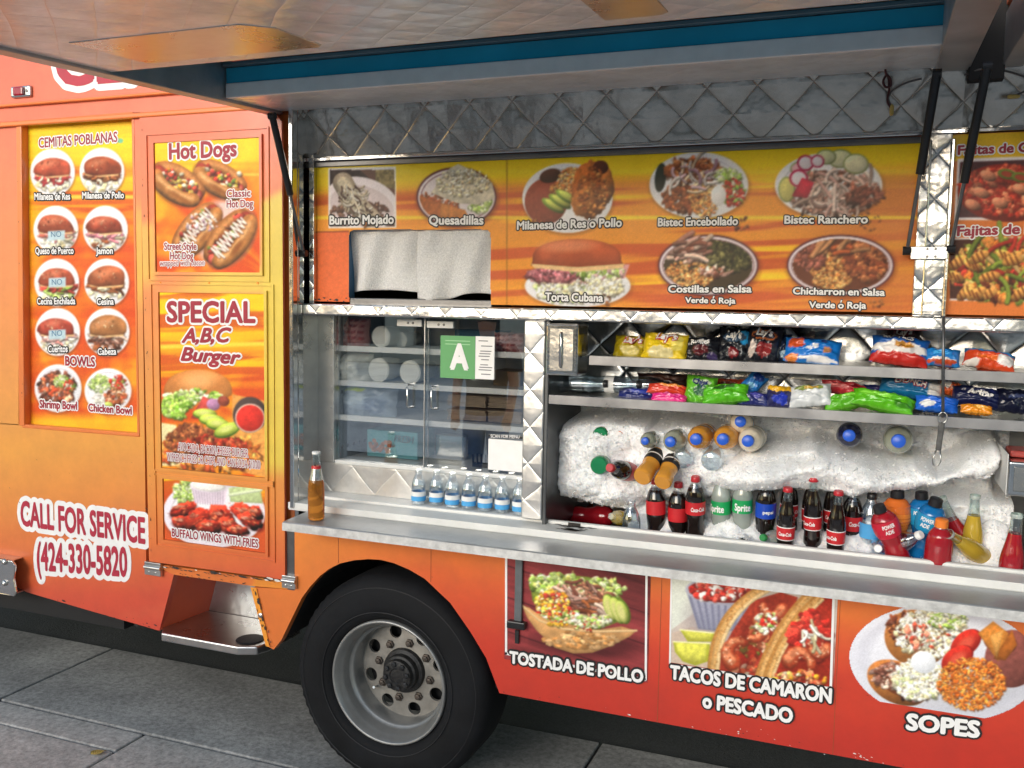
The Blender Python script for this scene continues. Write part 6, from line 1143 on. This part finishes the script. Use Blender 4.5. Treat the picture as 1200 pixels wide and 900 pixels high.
# bottle opener on its hook
c0 = at(1105, 487, .028); e = empty('bottle_opener', (c0.x, .028, c0.z), (0, R_(4), 0)); tag(e, 'steel bottle opener with dark grip hanging in front of the ice', 'bottle opener')
MB().box(-.008, .008, -.004, .004, -.105, -.020).build('grip', mat('worn_grip', (.09, .09, .09), .4, .4, .3, 50), e, False, bevel=.003)
MB().tube([(.012 * math.sin(t) * 1.0, 0, -.006 + .016 * math.cos(t)) for t in np.linspace(0, 6.283, 17)], .0022, 6).build('hook', STEEL, e, False, smooth=True)
MB().tube([(-.006, 0, -.105), (-.012, 0, -.135), (-.008, 0, -.150), (.006, 0, -.150), (.011, 0, -.136), (.006, 0, -.105)], .0022, 6).build('opener_loop', STEEL, e, False, smooth=True)
# ------------------------------------------------------------------ bottle on the counter, small waters in the cupboard recess
c = at(368, 607.5, -.115); bottle('tall', 'amber', (c.x, -.10, zT2 + .005), 0, 'clear glass bottle of amber soda standing alone on the counter end', 0, 0, 0, None, ((.178, .190, 'red', 0),) if 0 else (), (), None, fill=.150, scale=.98)
tg = [o for o in col.objects if o.get('label', '').startswith('clear glass bottle of amber')][0]
MB().lathe([(rad(SHAPE['tall']['prof'], h) + .0006, h) for h in np.linspace(.192, .203, 5)], 24, cap=False).build('label', LAB['red'], tg, False, smooth=True); MB().lathe([(.0152, .246), (.0162, .248), (.0162, .254), (.013, .2565), (0, .2567)], 24, cap=False).build('cap', CAPM['white'], tg, False, smooth=True)
for i, (px, py, dy) in enumerate(((490, 588, .0), (511, 590.5, .012), (529.5, 592.5, -.002), (549, 595, .004), (568, 596.5, .0), (588, 598.5, .004), (608.5, 600.5, .0))):
    c = at(px, py, .122 + dy); nm = ['leftmost, standing a little apart', 'second from the left, set slightly back', 'third from the left, nearest the counter edge', 'middle one of the row', 'third from the cupboard post', 'next but one to the cupboard post', 'rightmost, touching the quilted post'][i]
    bottle('mini', 'water', (c.x, .125 + dy, zS + .003), 0, 'small blue-labelled water bottle below the cupboard, ' + nm, 0, 0, -30 + 17 * i, 'white' if 0 else 'clear', ((.012, .046, 'sky', .0), (.030, .047, 'white', .0004)), (), 'small water bottles along the cupboard')
# ------------------------------------------------------------------ snack bags
def bag(label, box, Y, base, patches=(), text=(), rot=0, lean=18, t=.028, group='snack bags on the shelves', seed=0, lie=0, cat='snack bag', name='snack_bag', shine=None):
    x0, y0, x1, y1 = box; c = at((x0 + x1) / 2, (y0 + y1) / 2, Y); k = mpp((x0 + x1) / 2, (y0 + y1) / 2, Y); w, h = (x1 - x0) * k / 2 * 1.07, (y1 - y0) * k / 2 * 1.04
    o = empty(name, c, (R_(-lean), R_(rot), 0)); tag(o, label, cat, group); nu, nv = 30, 26; mb = MB(); r = random.Random(seed + 11)
    off = Vector((r.uniform(0, 50), r.uniform(0, 50), r.uniform(0, 50)))
    def pt(u, v, s):
        e = max(0, (1 - abs(u) ** 2.6)) ** .6 * max(0, (1 - abs(v) ** 3.2)) ** .6; cr = mnoise.noise(Vector((u * 2.4, v * 2.4, s * 3)) + off) * .45 + mnoise.noise(Vector((u * 6, v * 5, s * 3)) + off) * .22 + .14 * abs(mnoise.noise(Vector((u * 11, v * 8, s)) + off))
        sx = 1 - .06 * (1 - abs(v) ** 2) * 0 + .05 * mnoise.noise(Vector((v * 2, s, 3)) + off) - .10 * max(0, 1 - v * v) * .5; sz = 1 + .05 * mnoise.noise(Vector((u * 2.5, 7, 1)) + off)
        return (u * w * sx, -s * (t * e * (1 + cr) + .0006), v * h * sz + .004 * mnoise.noise(Vector((u * 7, v, 2)) + off))
    for s in (1, -1):
        b0 = len(mb.v); us = np.linspace(-1, 1, nu); vs = np.linspace(-1, 1, nv)
        for v in vs:
            for u in us:
                q = np.array(C(base) if isinstance(base, str) else base, float)
                for (pu, pv, ru, rv, pc) in patches:
                    d = ((u - pu) / ru) ** 2 + ((v - pv) / rv) ** 2 + .5 * mnoise.noise(Vector((u * 3, v * 3, 4)) + off)
                    if d < 1: q = C(pc) * min(1, 1)
                if abs(v) > .92: q = q * .75 + .12
                mb.v.append(pt(u, v, s)); mb.c.append(tuple(lin(q)))
        for j in range(nv - 1):
            for i in range(nu - 1):
                a = b0 + j * nu + i; f = (a, a + 1, a + nu + 1, a + nu); mb.f.append(f if s > 0 else f[::-1]); mb.m.append(0)
    bo = mb.build('bag_film', BAGM, o, False, smooth=True)
    for (s, u0, v0, wu, cv, m, ln, sh) in text:
        W, ch = wu * 2 * w, cv * 2 * h
        letters(s, W, None, ch, 0, o, m, ln, .06, .05, sh, place=lambda a, b, kk: (lambda q: (q[0], q[1] - .0015 - kk, q[2]))(pt(max(-.97, min(.97, u0 - wu + a / w)), max(-.97, min(.97, v0 + b / h)), 1)), world_space=False)
    return o
RD = mat('red_ink', (.50, .02, .025), .4); YL = mat('yellow_ink', (.80, .58, .04), .4); NV = mat('navy_ink', (.02, .03, .18), .4)
g1, g2_ = 'chip bags on the upper shelf', 'snack packets on the lower shelf'
bag('olive yellow chip bag, leftmost on the upper shelf, shaded behind the brighter yellow one', (721, 394, 762, 420), .27, 'b8a21c', ((0, -.5, .5, .4, 'd8c878'),), (("Lay's", .1, .1, .5, .30, WHITE, RD, .2),), 2, 22, .03, g1, 1)
bag('bright yellow chip bag with red lettering at the left of the upper shelf', (755, 391, 804, 422), .22, 'e8c820', ((-.1, -.65, .6, .35, 'e2d49a'), (.6, .2, .25, .7, 'f2e06a')), (("Lay's", .1, .25, .5, .30, WHITE, RD, .25),), 3, 24, .035, g1, 2)
bag('black chip bag with a red patch, between the yellow and blue-cornered bags', (803, 395, 843, 424), .24, '16171f', ((0, -.2, .5, .4, '5a1c22'), (.6, -.7, .3, .3, '3a2a5a')), (('Ruffles', -.05, .25, .55, .22, WHITE, None, 0),), -2, 20, .03, g1, 3)
bag('black chip bag with pale oval logo and light blue corner, upper shelf', (843, 384, 879, 424), .25, '14161e', ((0, -.55, .3, .3, '7a1c22'), (.7, .35, .35, .4, '2a9ad8'), (0, .35, .75, .26, '38506a')), (("Lay's", 0, .26, .5, .24, WHITE, None, .25),), 0, 16, .03, g1, 4)
bag('dark chip bag with an orange-rimmed oval logo, right of the blue-cornered bag', (876, 382, 914, 425), .24, '181a24', ((.1, -.35, .45, .4, '8a2a2c'), (0, .42, .8, .28, 'b8642c'), (0, .42, .66, .2, '1c2034'), (-.6, -.4, .2, .5, 'c8b8b0')), (("Lay's", 0, .34, .5, .22, WHITE, None, .25),), 6, 16, .03, g1, 5)
bag('navy chip bag with pale flecks squeezed beside the bright blue bag', (908, 392, 928, 426), .27, '12203a', ((.2, -.5, .5, .3, '8fa8b8'),), (), -6, 18, .03, g1, 6)
bag('bright blue corn chip bag with orange and white bursts, mid upper shelf', (921, 396, 983, 428), .22, '1478d2', ((-.6, .3, .3, .5, 'd8582a'), (.1, .1, .12, .14, 'f0f0f2'), (-.1, -.1, .1, .1, 'f2f4f6'), (.55, -.1, .16, .3, 'c88a58'), (.2, -.8, .7, .18, 'f0eef0'), (-.7, -.8, .25, .25, 'e8863a'), (-.2, .75, .2, .2, '1a2a60'), (.4, .5, .14, .14, '10306a')), (), 4, 30, .035, g1, 7)
bag('dark maroon chip bag standing behind the tri-coloured ridged bag', (1040, 385, 1078, 402), .36, '301820', ((0, .2, .6, .4, '6a2a30'),), (("Lay's", 0, 0, .5, .4, WHITE, None, .2),), 0, 10, .025, g1, 8)
bag('large blue, white and red ridged chip bag, biggest on the upper shelf', (1022, 394, 1086, 430), .20, '1c62b8', ((.1, -.05, 1.1, .42, 'ece8e6'), (0, -.75, 1.3, .40, 'c42a22'), (.15, .12, .36, .26, 'c88a2c'), (.05, .05, .12, .16, '8a5a1c')), (('RUFFLES', -.1, .52, .55, .22, WHITE, NV, .1),), 5, 28, .04, g1, 9)
bag('small blue chip bag with a white strip, right of the large tri-coloured bag', (1084, 408, 1124, 431), .20, '1a80d0', ((0, -.7, .9, .25, 'c8502c'), (0, -.5, .8, .14, 'eceaea'), (-.1, .2, .5, .25, '4ab0f0')), (), 2, 30, .03, g1, 10)
bag('orange-red chip bag with blue top and white corner, right end of the upper shelf', (1130, 410, 1188, 435), .20, 'd84a22', ((0, .75, 1.2, .35, '2a78b8'), (.65, -.2, .4, .6, 'e8e4e4'), (-.1, -.2, .4, .3, 'e8702c'), (-.7, -.8, .3, .3, 'e8e0d8')), (), 8, 34, .032, g1, 11)
# lower shelf
for k, (px, sc) in enumerate(((648, 1.0), (683, 1.05), (712, .95))):
    nm = ('left', 'middle', 'right')[k]; c = at(px, 461, .22)
    bottle('pet', 'navy' if 0 else 'water', (c.x, .2 + .03 * k, z2 + .035), 0, 'clear empty-looking bottle lying on the lower shelf under the napkin dispenser, %s of three' % nm, 0, 88, 20 * k, 'black', ((.09, .13, 'white', 0),) if k == 1 else (), (), 'bottles lying on the lower shelf', scale=.9)
for lab, box, Y, base, pt_, tx, rot, ln, t, sd in (
    ('dark blue flat packet beside the lying clear bottles', (726, 455, 766, 471), .22, '1a2468', ((.2, .2, .5, .4, '2a3a9a'),), (), 0, 40, .02, 21),
    ('brown dark wrapped packet at the back, above the pink packet', (748, 438, 804, 455), .36, '3a2420', ((0, .3, .7, .3, '5a3a30'),), (), 0, 14, .03, 22),
    ('orange-red packet lying on the pink packet', (760, 450, 804, 464), .22, 'd8402a', ((.1, .4, .6, .3, 'e8903a'),), (), 3, 48, .02, 23),
    ('bright pink packet lying flat at the shelf edge', (764, 461, 804, 473), .17, 'e02a86', ((0, .5, .7, .3, 'f06aaa'),), (), 2, 52, .018, 24),
    ('green cookie packet standing up with dark lettering', (804, 441, 838, 473), .20, '62b42c', ((.1, -.1, .45, .4, '3a6a48'), (.1, .5, .6, .2, 'd8e8c8')), (('Chips', 0, .28, .5, .22, NV, None, .15),), 5, 14, .03, 25),
    ('green snack bag lying over, beside the standing green packet', (824, 451, 876, 474), .16, '58b820', ((0, .3, .5, .25, '2a5a20'), (-.3, -.3, .2, .2, 'a8e070')), (), -9, 40, .032, 26),
    ('slim blue wrapper tilted against the lying green bag', (872, 434, 892, 466), .22, '2a7ac8', ((0, .6, .7, .3, '1a3a8a'), (0, -.2, .4, .2, '8ac8e8')), (), 38, 20, .018, 27),
    ('dark red and orange packet behind the two green packets', (835, 444, 872, 456), .33, 'b8482a', ((0, 0, .5, .5, '702018'),), (), 0, 14, .02, 28),
    ('navy packet with violet patch lying under the slim blue wrapper', (862, 460, 902, 476), .17, '20286a', ((.2, .1, .4, .4, '48489a'),), (), 2, 45, .022, 29),
    ('yellow topped round snack cup packet with a blue disc', (899, 452, 928, 478), .17, '2c2c58', ((0, .7, 1.1, .38, 'e8b020'), (.1, -.35, .65, .5, '2438b0')), (), 2, 24, .026, 30),
    ('silver white packet with a green and gold label', (925, 450, 973, 478), .17, 'd8dce0', ((0, .45, .65, .25, '7a8a3a'), (.1, .45, .35, .14, 'c8a040')), (), -8, 34, .030, 31),
    ('red packet lying behind the silver and green ones', (963, 447, 1014, 464), .26, 'd03a44', ((-.3, -.3, .5, .35, 'e87a7a'), (.6, .2, .3, .3, '8a1c28')), (), 8, 40, .022, 32),
    ('short bright green twisted bag left of the long green one', (966, 461, 1012, 481), .17, '58ac1c', ((.3, .2, .4, .3, '8ad84a'),), (), -16, 44, .026, 33),
    ('long bright green bag lying along the shelf edge', (1000, 459, 1070, 483), .16, '5cb81c', ((-.3, .2, .5, .3, '86d840'), (.6, -.4, .3, .3, '3a8410')), (), 10, 44, .030, 34),
    ('dark blue packet behind the long green bag', (1012, 452, 1056, 466), .28, '22286a', ((.1, 0, .5, .4, '503a78'),), (), 4, 34, .02, 35),
    ('teal blue cookie bag with red-edged white lettering and white end', (1032, 443, 1102, 468), .22, '146a9a', ((.85, 0, .30, 1.2, 'e8e4e0'), (-.6, .5, .4, .3, '1a4a78')), (('CRUNCH', -.05, -.1, .52, .30, WHITE, RD, .15),), 8, 30, .034, 36),
    ('bright blue packet with a white paper label at the shelf edge', (1074, 464, 1121, 484), .16, '1a62d0', ((-.45, -.35, .36, .42, 'e8e8ea'),), (), 3, 36, .024, 37),
    ('orange and white rounded packet above the bright blue packet', (1101, 447, 1126, 464), .24, 'd8602c', ((-.5, .3, .5, .6, 'ece6e2'), (.2, -.2, .3, .3, 'f0b8a0')), (), 10, 24, .024, 38),
    ('navy cookie bag with white lettering near the locking rod', (1116, 453, 1172, 479), .20, '141a44', ((.2, .6, .5, .2, '28306a'),), (('Aritas', .1, -.1, .55, .26, WHITE, None, .1),), 6, 30, .03, 39),
    ('flat orange packet lying under the navy cookie bag', (1126, 473, 1162, 487), .13, 'e8901c', ((.2, 0, .5, .4, 'f0b04a'),), (), 2, 55, .014, 40),
    ('dark navy bag with a pale word at the right end of the lower shelf', (1168, 455, 1216, 486), .20, '12162e', ((0, .1, .5, .2, '3a4468'),), (), 4, 26, .03, 41)):
    bag(lab, box, Y, base, pt_, tx, rot, ln, t, g2_, sd, cat='snack packet' if 'packet' in lab else 'snack bag', name='snack_packet' if 'packet' in lab else 'snack_bag')
# ------------------------------------------------------------------ goods in the glass cupboard
def cup_stack(px, py, Y, r, n, label):
    c = at(px, py, Y); k = mpp(px, py, Y); R = r * k; o = MB()
    o.lathe([(0, .004), (R * .85, .004), (R * .9, .0), (R, .0), (R, .005)] + [p for i in range(n) for p in ((R * .97, -.010 - .018 * i), (R * .99, -.012 - .018 * i), (R * .95, -.018 - .018 * i))] + [(R * .7, -.02 * n - .08), (0, -.02 * n - .08)], 36, axis='Y', cap=False)
    b = o.build('cup_stack', mat('white_foam', (.78, .78, .75), .6, 0, .04, 30), autos=40); b.location = (c.x, Y, c.z); tag(b, label, 'cup stack', 'white cup stacks in the cupboard'); return b
cup_stack(447, 394.5, .26, 11, 5, 'white cup stack on the top cupboard shelf beside the pink-netted bundle'); cup_stack(444, 433.5, .26, 12.5, 5, 'white cup stack on the middle cupboard shelf, against the wrapped cups'); cup_stack(481, 436, .27, 12.5, 5, 'white cup stack on the middle cupboard shelf behind the left door handle')
o = bag('bundle of cups wrapped in white plastic on the middle cupboard shelf', (393, 416, 436, 447), .28, 'dcdcd6', ((0, 0, .6, .5, 'f2f2ec'),), (), 0, 0, .06, None, 61, cat='cup bundle', name='wrapped_bundle')
o = bag('pink-netted bundle in clear wrap at the left of the top cupboard shelf', (391, 375, 432, 411), .30, 'c88a86', tuple((u, v, .10, .09, 'a84a50') for u in np.linspace(-.8, .8, 7) for v in np.linspace(-.8, .8, 6)), (), 0, 4, .06, None, 62, cat='netted bundle', name='netted_bundle')
o = bag('pink-netted bundle at the right end of the cupboard, behind the white inspection card', (580, 391, 616, 413), .28, 'd8a09c', tuple((u, v, .12, .12, 'b0585a') for u in np.linspace(-.8, .8, 6) for v in np.linspace(-.7, .7, 4)), (), 0, 4, .05, None, 63, cat='netted bundle', name='netted_bundle')
o = bag('clear blue-grey plastic bag of lids on the third cupboard shelf with a lime strap', (402, 456, 464, 487), .28, 'a8b4c4', ((-.3, .2, .5, .4, 'c8d4e0'), (.4, -.2, .4, .5, '8a98b0'), (-.45, .75, .5, .12, 'd8e83a')), (), 0, 8, .06, None, 64, cat='plastic bag', name='plastic_bag')
a, b = at(430, 503, .30), at(489, 540, .30); bx = empty('glove_box', ((a.x + b.x) / 2, .30, zG0)); tag(bx, 'teal cardboard box with a picture of food on the cupboard floor', 'box')
w_, h_ = (b.x - a.x) / 2, a.z - zG0; MB().box(-w_, w_, 0, .16, 0, h_).build('carton', mat('teal_card', (.10, .36, .40), .5, 0, .12, 12), bx, False, bevel=.003); q = MB(); rr = random.Random(4)
for i in range(26): x = -w_ * .45 + rr.uniform(-.05, .05); z = h_ * .42 + rr.uniform(-.022, .022); q.lathe([(.010, 0), (.006, .002)], 7, axis='Y', cx=x, cy=-.0005 - i * .0001, cz=z)
q.build('food_picture', mat('brown_print', (.42, .16, .07), .5, 0, .5, 60), bx, False); letters('FRESH', .09, None, .028, 0, bx, WHITE, place=lambda u, v, k: (u + .01, -.0012, h_ * .6 + v), world_space=False, shear=.2)
NAP = mat('brown_napkins', (.36, .27, .19), .8, 0, .15, 40)
for (x0, y0, x1_, y1, lab) in ((524, 462, 569, 478, 'upper left pack of brown paper napkins on the third cupboard shelf'), (524, 479, 569, 494, 'lower left pack of brown paper napkins on the third cupboard shelf'), (572, 464, 611, 480, 'upper right pack of brown paper napkins, beside the cupboard post'), (572, 481, 611, 497, 'lower right pack of brown paper napkins, beside the cupboard post')):
    a, b = at(x0, y0, .27), at(x1_, y1, .27); q = MB(); n = 9
    for i in range(n): j = rnd.uniform(-.003, .003); q.box(a.x + j, b.x + j, .27 + rnd.uniform(-.004, .004), .44, b.z + (a.z - b.z) * i / n, b.z + (a.z - b.z) * (i + .85) / n)
    o = q.build('napkin_pack', NAP, bevel=.002); tag(o, lab, 'napkin pack', 'napkin packs in the cupboard')
q = MB(); c = at(566, 530, .28); q.box(c.x - .04, c.x + .04, .27, .30, c.z - .012, c.z + .002); [q.tube([(c.x - .038 + .0085 * i, .275 + .02 * (i % 2), c.z), (c.x - .040 + .009 * i, .275 + .02 * (i % 2), c.z + .034)], .004, 5, 0) for i in range(10)]
o = q.build('scrub_brush', BLACK); o.location = (0, 0, zG0 - c.z + .012); tag(o, 'black scrub brush on the cupboard floor behind the right glass door', 'brush')

# more stock: lidded tubs, a roll of film, a blue carton
for px, py, r, n, lab in ((470, 398, 8, 3, 'small white tub stack on the top cupboard shelf, beside the door gap'), (556, 437, 8.5, 3, 'small white tub stack on the middle cupboard shelf under the green card')): cup_stack(px, py, .34, r, n, lab)
a, b = at(533, 376, .36), at(588, 390, .36); o = MB().box(a.x, b.x, .36, .46, SHZ[0], SHZ[0] + .075).build('carton', mat('blue_carton', (.05, .22, .36), .5, 0, .15, 10), bevel=.003); tag(o, 'blue carton on the top cupboard shelf behind the green card', 'carton')
for px, lab in ((530, 'silver foil pan leaning left on the cupboard floor behind the right door'), ):
    c = at(px, 520, .42); o = MB().box(c.x - .07, c.x + .07, .40, .43, zG0, zG0 + .10).build('foil_pan', POLISH, bevel=.01); tag(o, lab, 'foil pan')
a, b = at(580, 430, .36), at(612, 450, .36); o = MB().box(a.x, b.x, .34, .46, SHZ[1], SHZ[1] + .06).build('carton', mat('brown_carton', (.30, .20, .11), .7, 0, .12, 20), bevel=.003); tag(o, 'brown cardboard carton on the middle cupboard shelf beside the quilted post', 'carton')
# ------------------------------------------------------------------ across the footpath: what the steel and glass mirror
bd = empty('shop_building', (-2, -20, GZ)); tag(bd, 'pale stucco shop building facing the truck across the footpath', 'building')
ST = mat('pale_stucco', (.52, .46, .38), .9, 0, .12, 3, .004, 60); GLD = mat('dark_shop_glass', (.03, .035, .04), .08, 0, .2, 3); TRIM = mat('brown_trim', (.13, .08, .05), .6)
q = MB(); yb = -20.0; xs_ = [-16, -12.5, -9, -5.5, -2, 1.5, 5, 8.5, 12]
q.box(-16, 12, yb - 6, yb - .25, GZ, 3.3); q.box(-16, 12, yb - .25, yb, 2.9, 3.3); q.box(-16, 12, yb - .25, yb, GZ, .45)
for x in xs_: q.box(x - .45, x + .45, yb - .25, yb, .45, 2.9)
q.build('wall', ST, bd); MB().box(-16.2, 12.2, yb - 6.2, yb + .25, 3.3, 3.45).build('parapet', TRIM, bd); MB().box(-15, 11, yb + .003, yb + .9, 2.95, 3.15).build('canopy', mat('green_canvas', (.05, .14, .08), .8), bd)
for i in range(len(xs_) - 1): f = MB().box(xs_[i] + .451, xs_[i + 1] - .451, yb - .2, yb - .17, .45, 2.9).build('window', GLD, bd); MB().box((xs_[i] + xs_[i + 1]) / 2 - .03, (xs_[i] + xs_[i + 1]) / 2 + .03, yb - .17, yb - .1, .45, 2.9).build('mullion', TRIM, f)
def tree(x, y, h, seed, label):
    r = random.Random(seed); t = empty('street_tree', (x, y, GZ)); tag(t, label, 'tree', 'street trees across the footpath')
    q = MB(); q.tube([(0, 0, 0), (.05, .02, h * .25), (.0, .05, h * .5), (.1, 0, h * .72)], .14, 10, r2=.05)
    for k in range(7): a = r.uniform(0, 6.28); z = h * r.uniform(.4, .6); q.tube([(0, .03, z), (math.cos(a) * h * .14, math.sin(a) * h * .14, z + h * .12), (math.cos(a) * h * .25, math.sin(a) * h * .25, z + h * .2)], .05, 6, r2=.015)
    q.build('trunk', mat('bark', (.09, .065, .045), .9, 0, .3, 14, .006, 30), t, False, smooth=True); q = MB()
    cl = [(r.gauss(0, h * .14), r.gauss(0, h * .14), h * .74 + r.gauss(0, h * .10), r.uniform(.35, .75)) for _ in range(26)]
    for cx, cy, cz, cr in cl:
        for i in range(110):
            d = Vector((r.gauss(0, 1), r.gauss(0, 1), r.gauss(0, 1))).normalized() * cr * r.uniform(.6, 1.05); n = Vector((r.gauss(0, 1), r.gauss(0, 1), r.gauss(0, 1))).normalized(); a = n.orthogonal().normalized() * .09; b = n.cross(a) * .55; p = Vector((cx, cy, cz)) + d; q.add([p - a, p - b, p + a, p + b], [(0, 1, 2, 3)], r.randint(0, 1))
    q.build('crown', [mat('leaf_dark', (.035, .075, .018), .6, 0, .3, 4), mat('leaf_light', (.075, .13, .03), .6, 0, .3, 4)], t, False)
tree(-9.5, -11.5, 4.6, 3, 'leafy street tree standing left along the far side of the footpath'); tree(6.5, -14.0, 5.0, 5, 'leafy street tree standing right along the far side of the footpath')

# someone in a black t-shirt and jeans beyond the frame, seen only as a reflection in the cupboard glass
def figure(x, y, face):
    t = empty('person', (x, y, GZ), (0, 0, face)); tag(t, 'person in black t-shirt and blue jeans on the footpath, mirrored in the cupboard glass', 'person')
    J = [(0, 0, .95, .125), (0, .01, 1.12, .125), (0, .0, 1.32, .135), (0, -.01, 1.46, .075), (0, .0, 1.53, .055), (0, .02, 1.62, .088), (0, .015, 1.72, .075),
         (.17, 0, 1.42, .06), (.23, .02, 1.16, .043), (.22, .14, .96, .034), (.21, .20, .90, .038), (-.17, 0, 1.42, .06), (-.24, .0, 1.15, .043), (-.23, .10, .95, .034), (-.22, .15, .89, .038),
         (.095, 0, .86, .095), (.11, .02, .50, .062), (.12, -.02, .10, .042), (.13, .13, .035, .038), (-.095, 0, .86, .095), (-.11, .0, .50, .062), (-.13, -.06, .10, .042), (-.16, .08, .035, .038)]
    E = [(0, 1), (1, 2), (2, 3), (3, 4), (4, 5), (5, 6), (2, 7), (7, 8), (8, 9), (9, 10), (2, 11), (11, 12), (12, 13), (13, 14), (0, 15), (15, 16), (16, 17), (17, 18), (0, 19), (19, 20), (20, 21), (21, 22)]
    for sx, h in ((1, (.21, .20, .90)), (-1, (-.22, .15, .89))):
        for k in range(5):
            b = len(J); dx = (k - 1.5) * .016 if k < 4 else -sx * .035; L_ = (.07, .08, .085, .07, .045)[k]
            J += [(h[0] + dx, h[1] + .02, h[2] - .03, .0095), (h[0] + dx, h[1] + .035, h[2] - .03 - L_ * .55, .0085), (h[0] + dx, h[1] + .025, h[2] - .03 - L_, .007)]; E += [(10 if sx > 0 else 14, b), (b, b + 1), (b + 1, b + 2)]
    me = bpy.data.meshes.new('body'); me.from_pydata([j[:3] for j in J], E, []); o = link('body', me, mat('skin', (.38, .20, .13), .5, 0, .08, 9, sub=.1), t, False, True)
    s = o.modifiers.new('skin', 'SKIN'); sd_ = me.skin_vertices[0].data if me.skin_vertices else None
    if sd_ is None:
        bm = bmesh.new(); bm.from_mesh(me); bm.verts.layers.skin.verify(); bm.to_mesh(me); bm.free(); sd_ = me.skin_vertices[0].data
    for k, j in enumerate(J): sd_[k].radius = (j[3], j[3] * (.8 if k < 3 else 1)); sd_[k].use_root = k == 0
    q = o.modifiers.new('sub', 'SUBSURF'); q.levels = q.render_levels = 2
    def cloth(nm, m, secs):
        mb = MB()
        for prof in secs:
            pts, n = prof, 20; vs = []
            for (cx, cy, cz, rx, ry) in pts: vs += [(cx + rx * math.cos(6.2832 * i / n), cy + ry * math.sin(6.2832 * i / n), cz) for i in range(n)]
            mb.add(vs, [(j * n + i, j * n + (i + 1) % n, (j + 1) * n + (i + 1) % n, (j + 1) * n + i) for j in range(len(pts) - 1) for i in range(n)])
        mb.build(nm, m, t, False, smooth=True)
    cloth('t_shirt', mat('black_cotton', (.014, .015, .02), .85), [[(0, 0, .90, .175, .135), (0, 0, 1.1, .165, .13), (0, 0, 1.3, .195, .135), (0, 0, 1.42, .20, .115), (0, 0, 1.48, .12, .09), (0, .0, 1.5, .07, .07)], [(.175, 0, 1.47, .05, .06), (.20, 0, 1.38, .08, .08), (.225, .01, 1.25, .07, .07)], [(-.175, 0, 1.47, .05, .06), (-.20, 0, 1.38, .08, .08), (-.23, .0, 1.25, .07, .07)]])
    cloth('jeans', mat('blue_denim', (.07, .17, .36), .85, 0, .3, 14, .002, 90), [[(0, 0, .98, .165, .125), (0, 0, .86, .18, .13), (0, 0, .80, .175, .12)], [(.09, 0, .86, .10, .115), (.11, .02, .50, .085, .09), (.12, -.02, .09, .075, .085)], [(-.09, 0, .86, .10, .115), (-.11, 0, .50, .085, .09), (-.13, -.06, .09, .075, .085)]])
    for sx, fx, fy in ((1, .13, .05), (-1, -.15, .0)): MB().lathe([(.0, .0), (.048, .002), (.05, .03), (.045, .06), (.04, .09), (.03, .10)], 16, cx=fx, cy=fy).build('shoe', mat('white_shoe', (.5, .5, .5), .6), t, False, smooth=True)
    MB().lathe([(.09, 1.64), (.096, 1.70), (.085, 1.76), (.05, 1.80), (0, 1.81)], 20, cy=.0).build('hair', mat('dark_hair', (.012, .009, .008), .5), t, False, smooth=True)
figure(-2.92, -3.6, R_(-12))
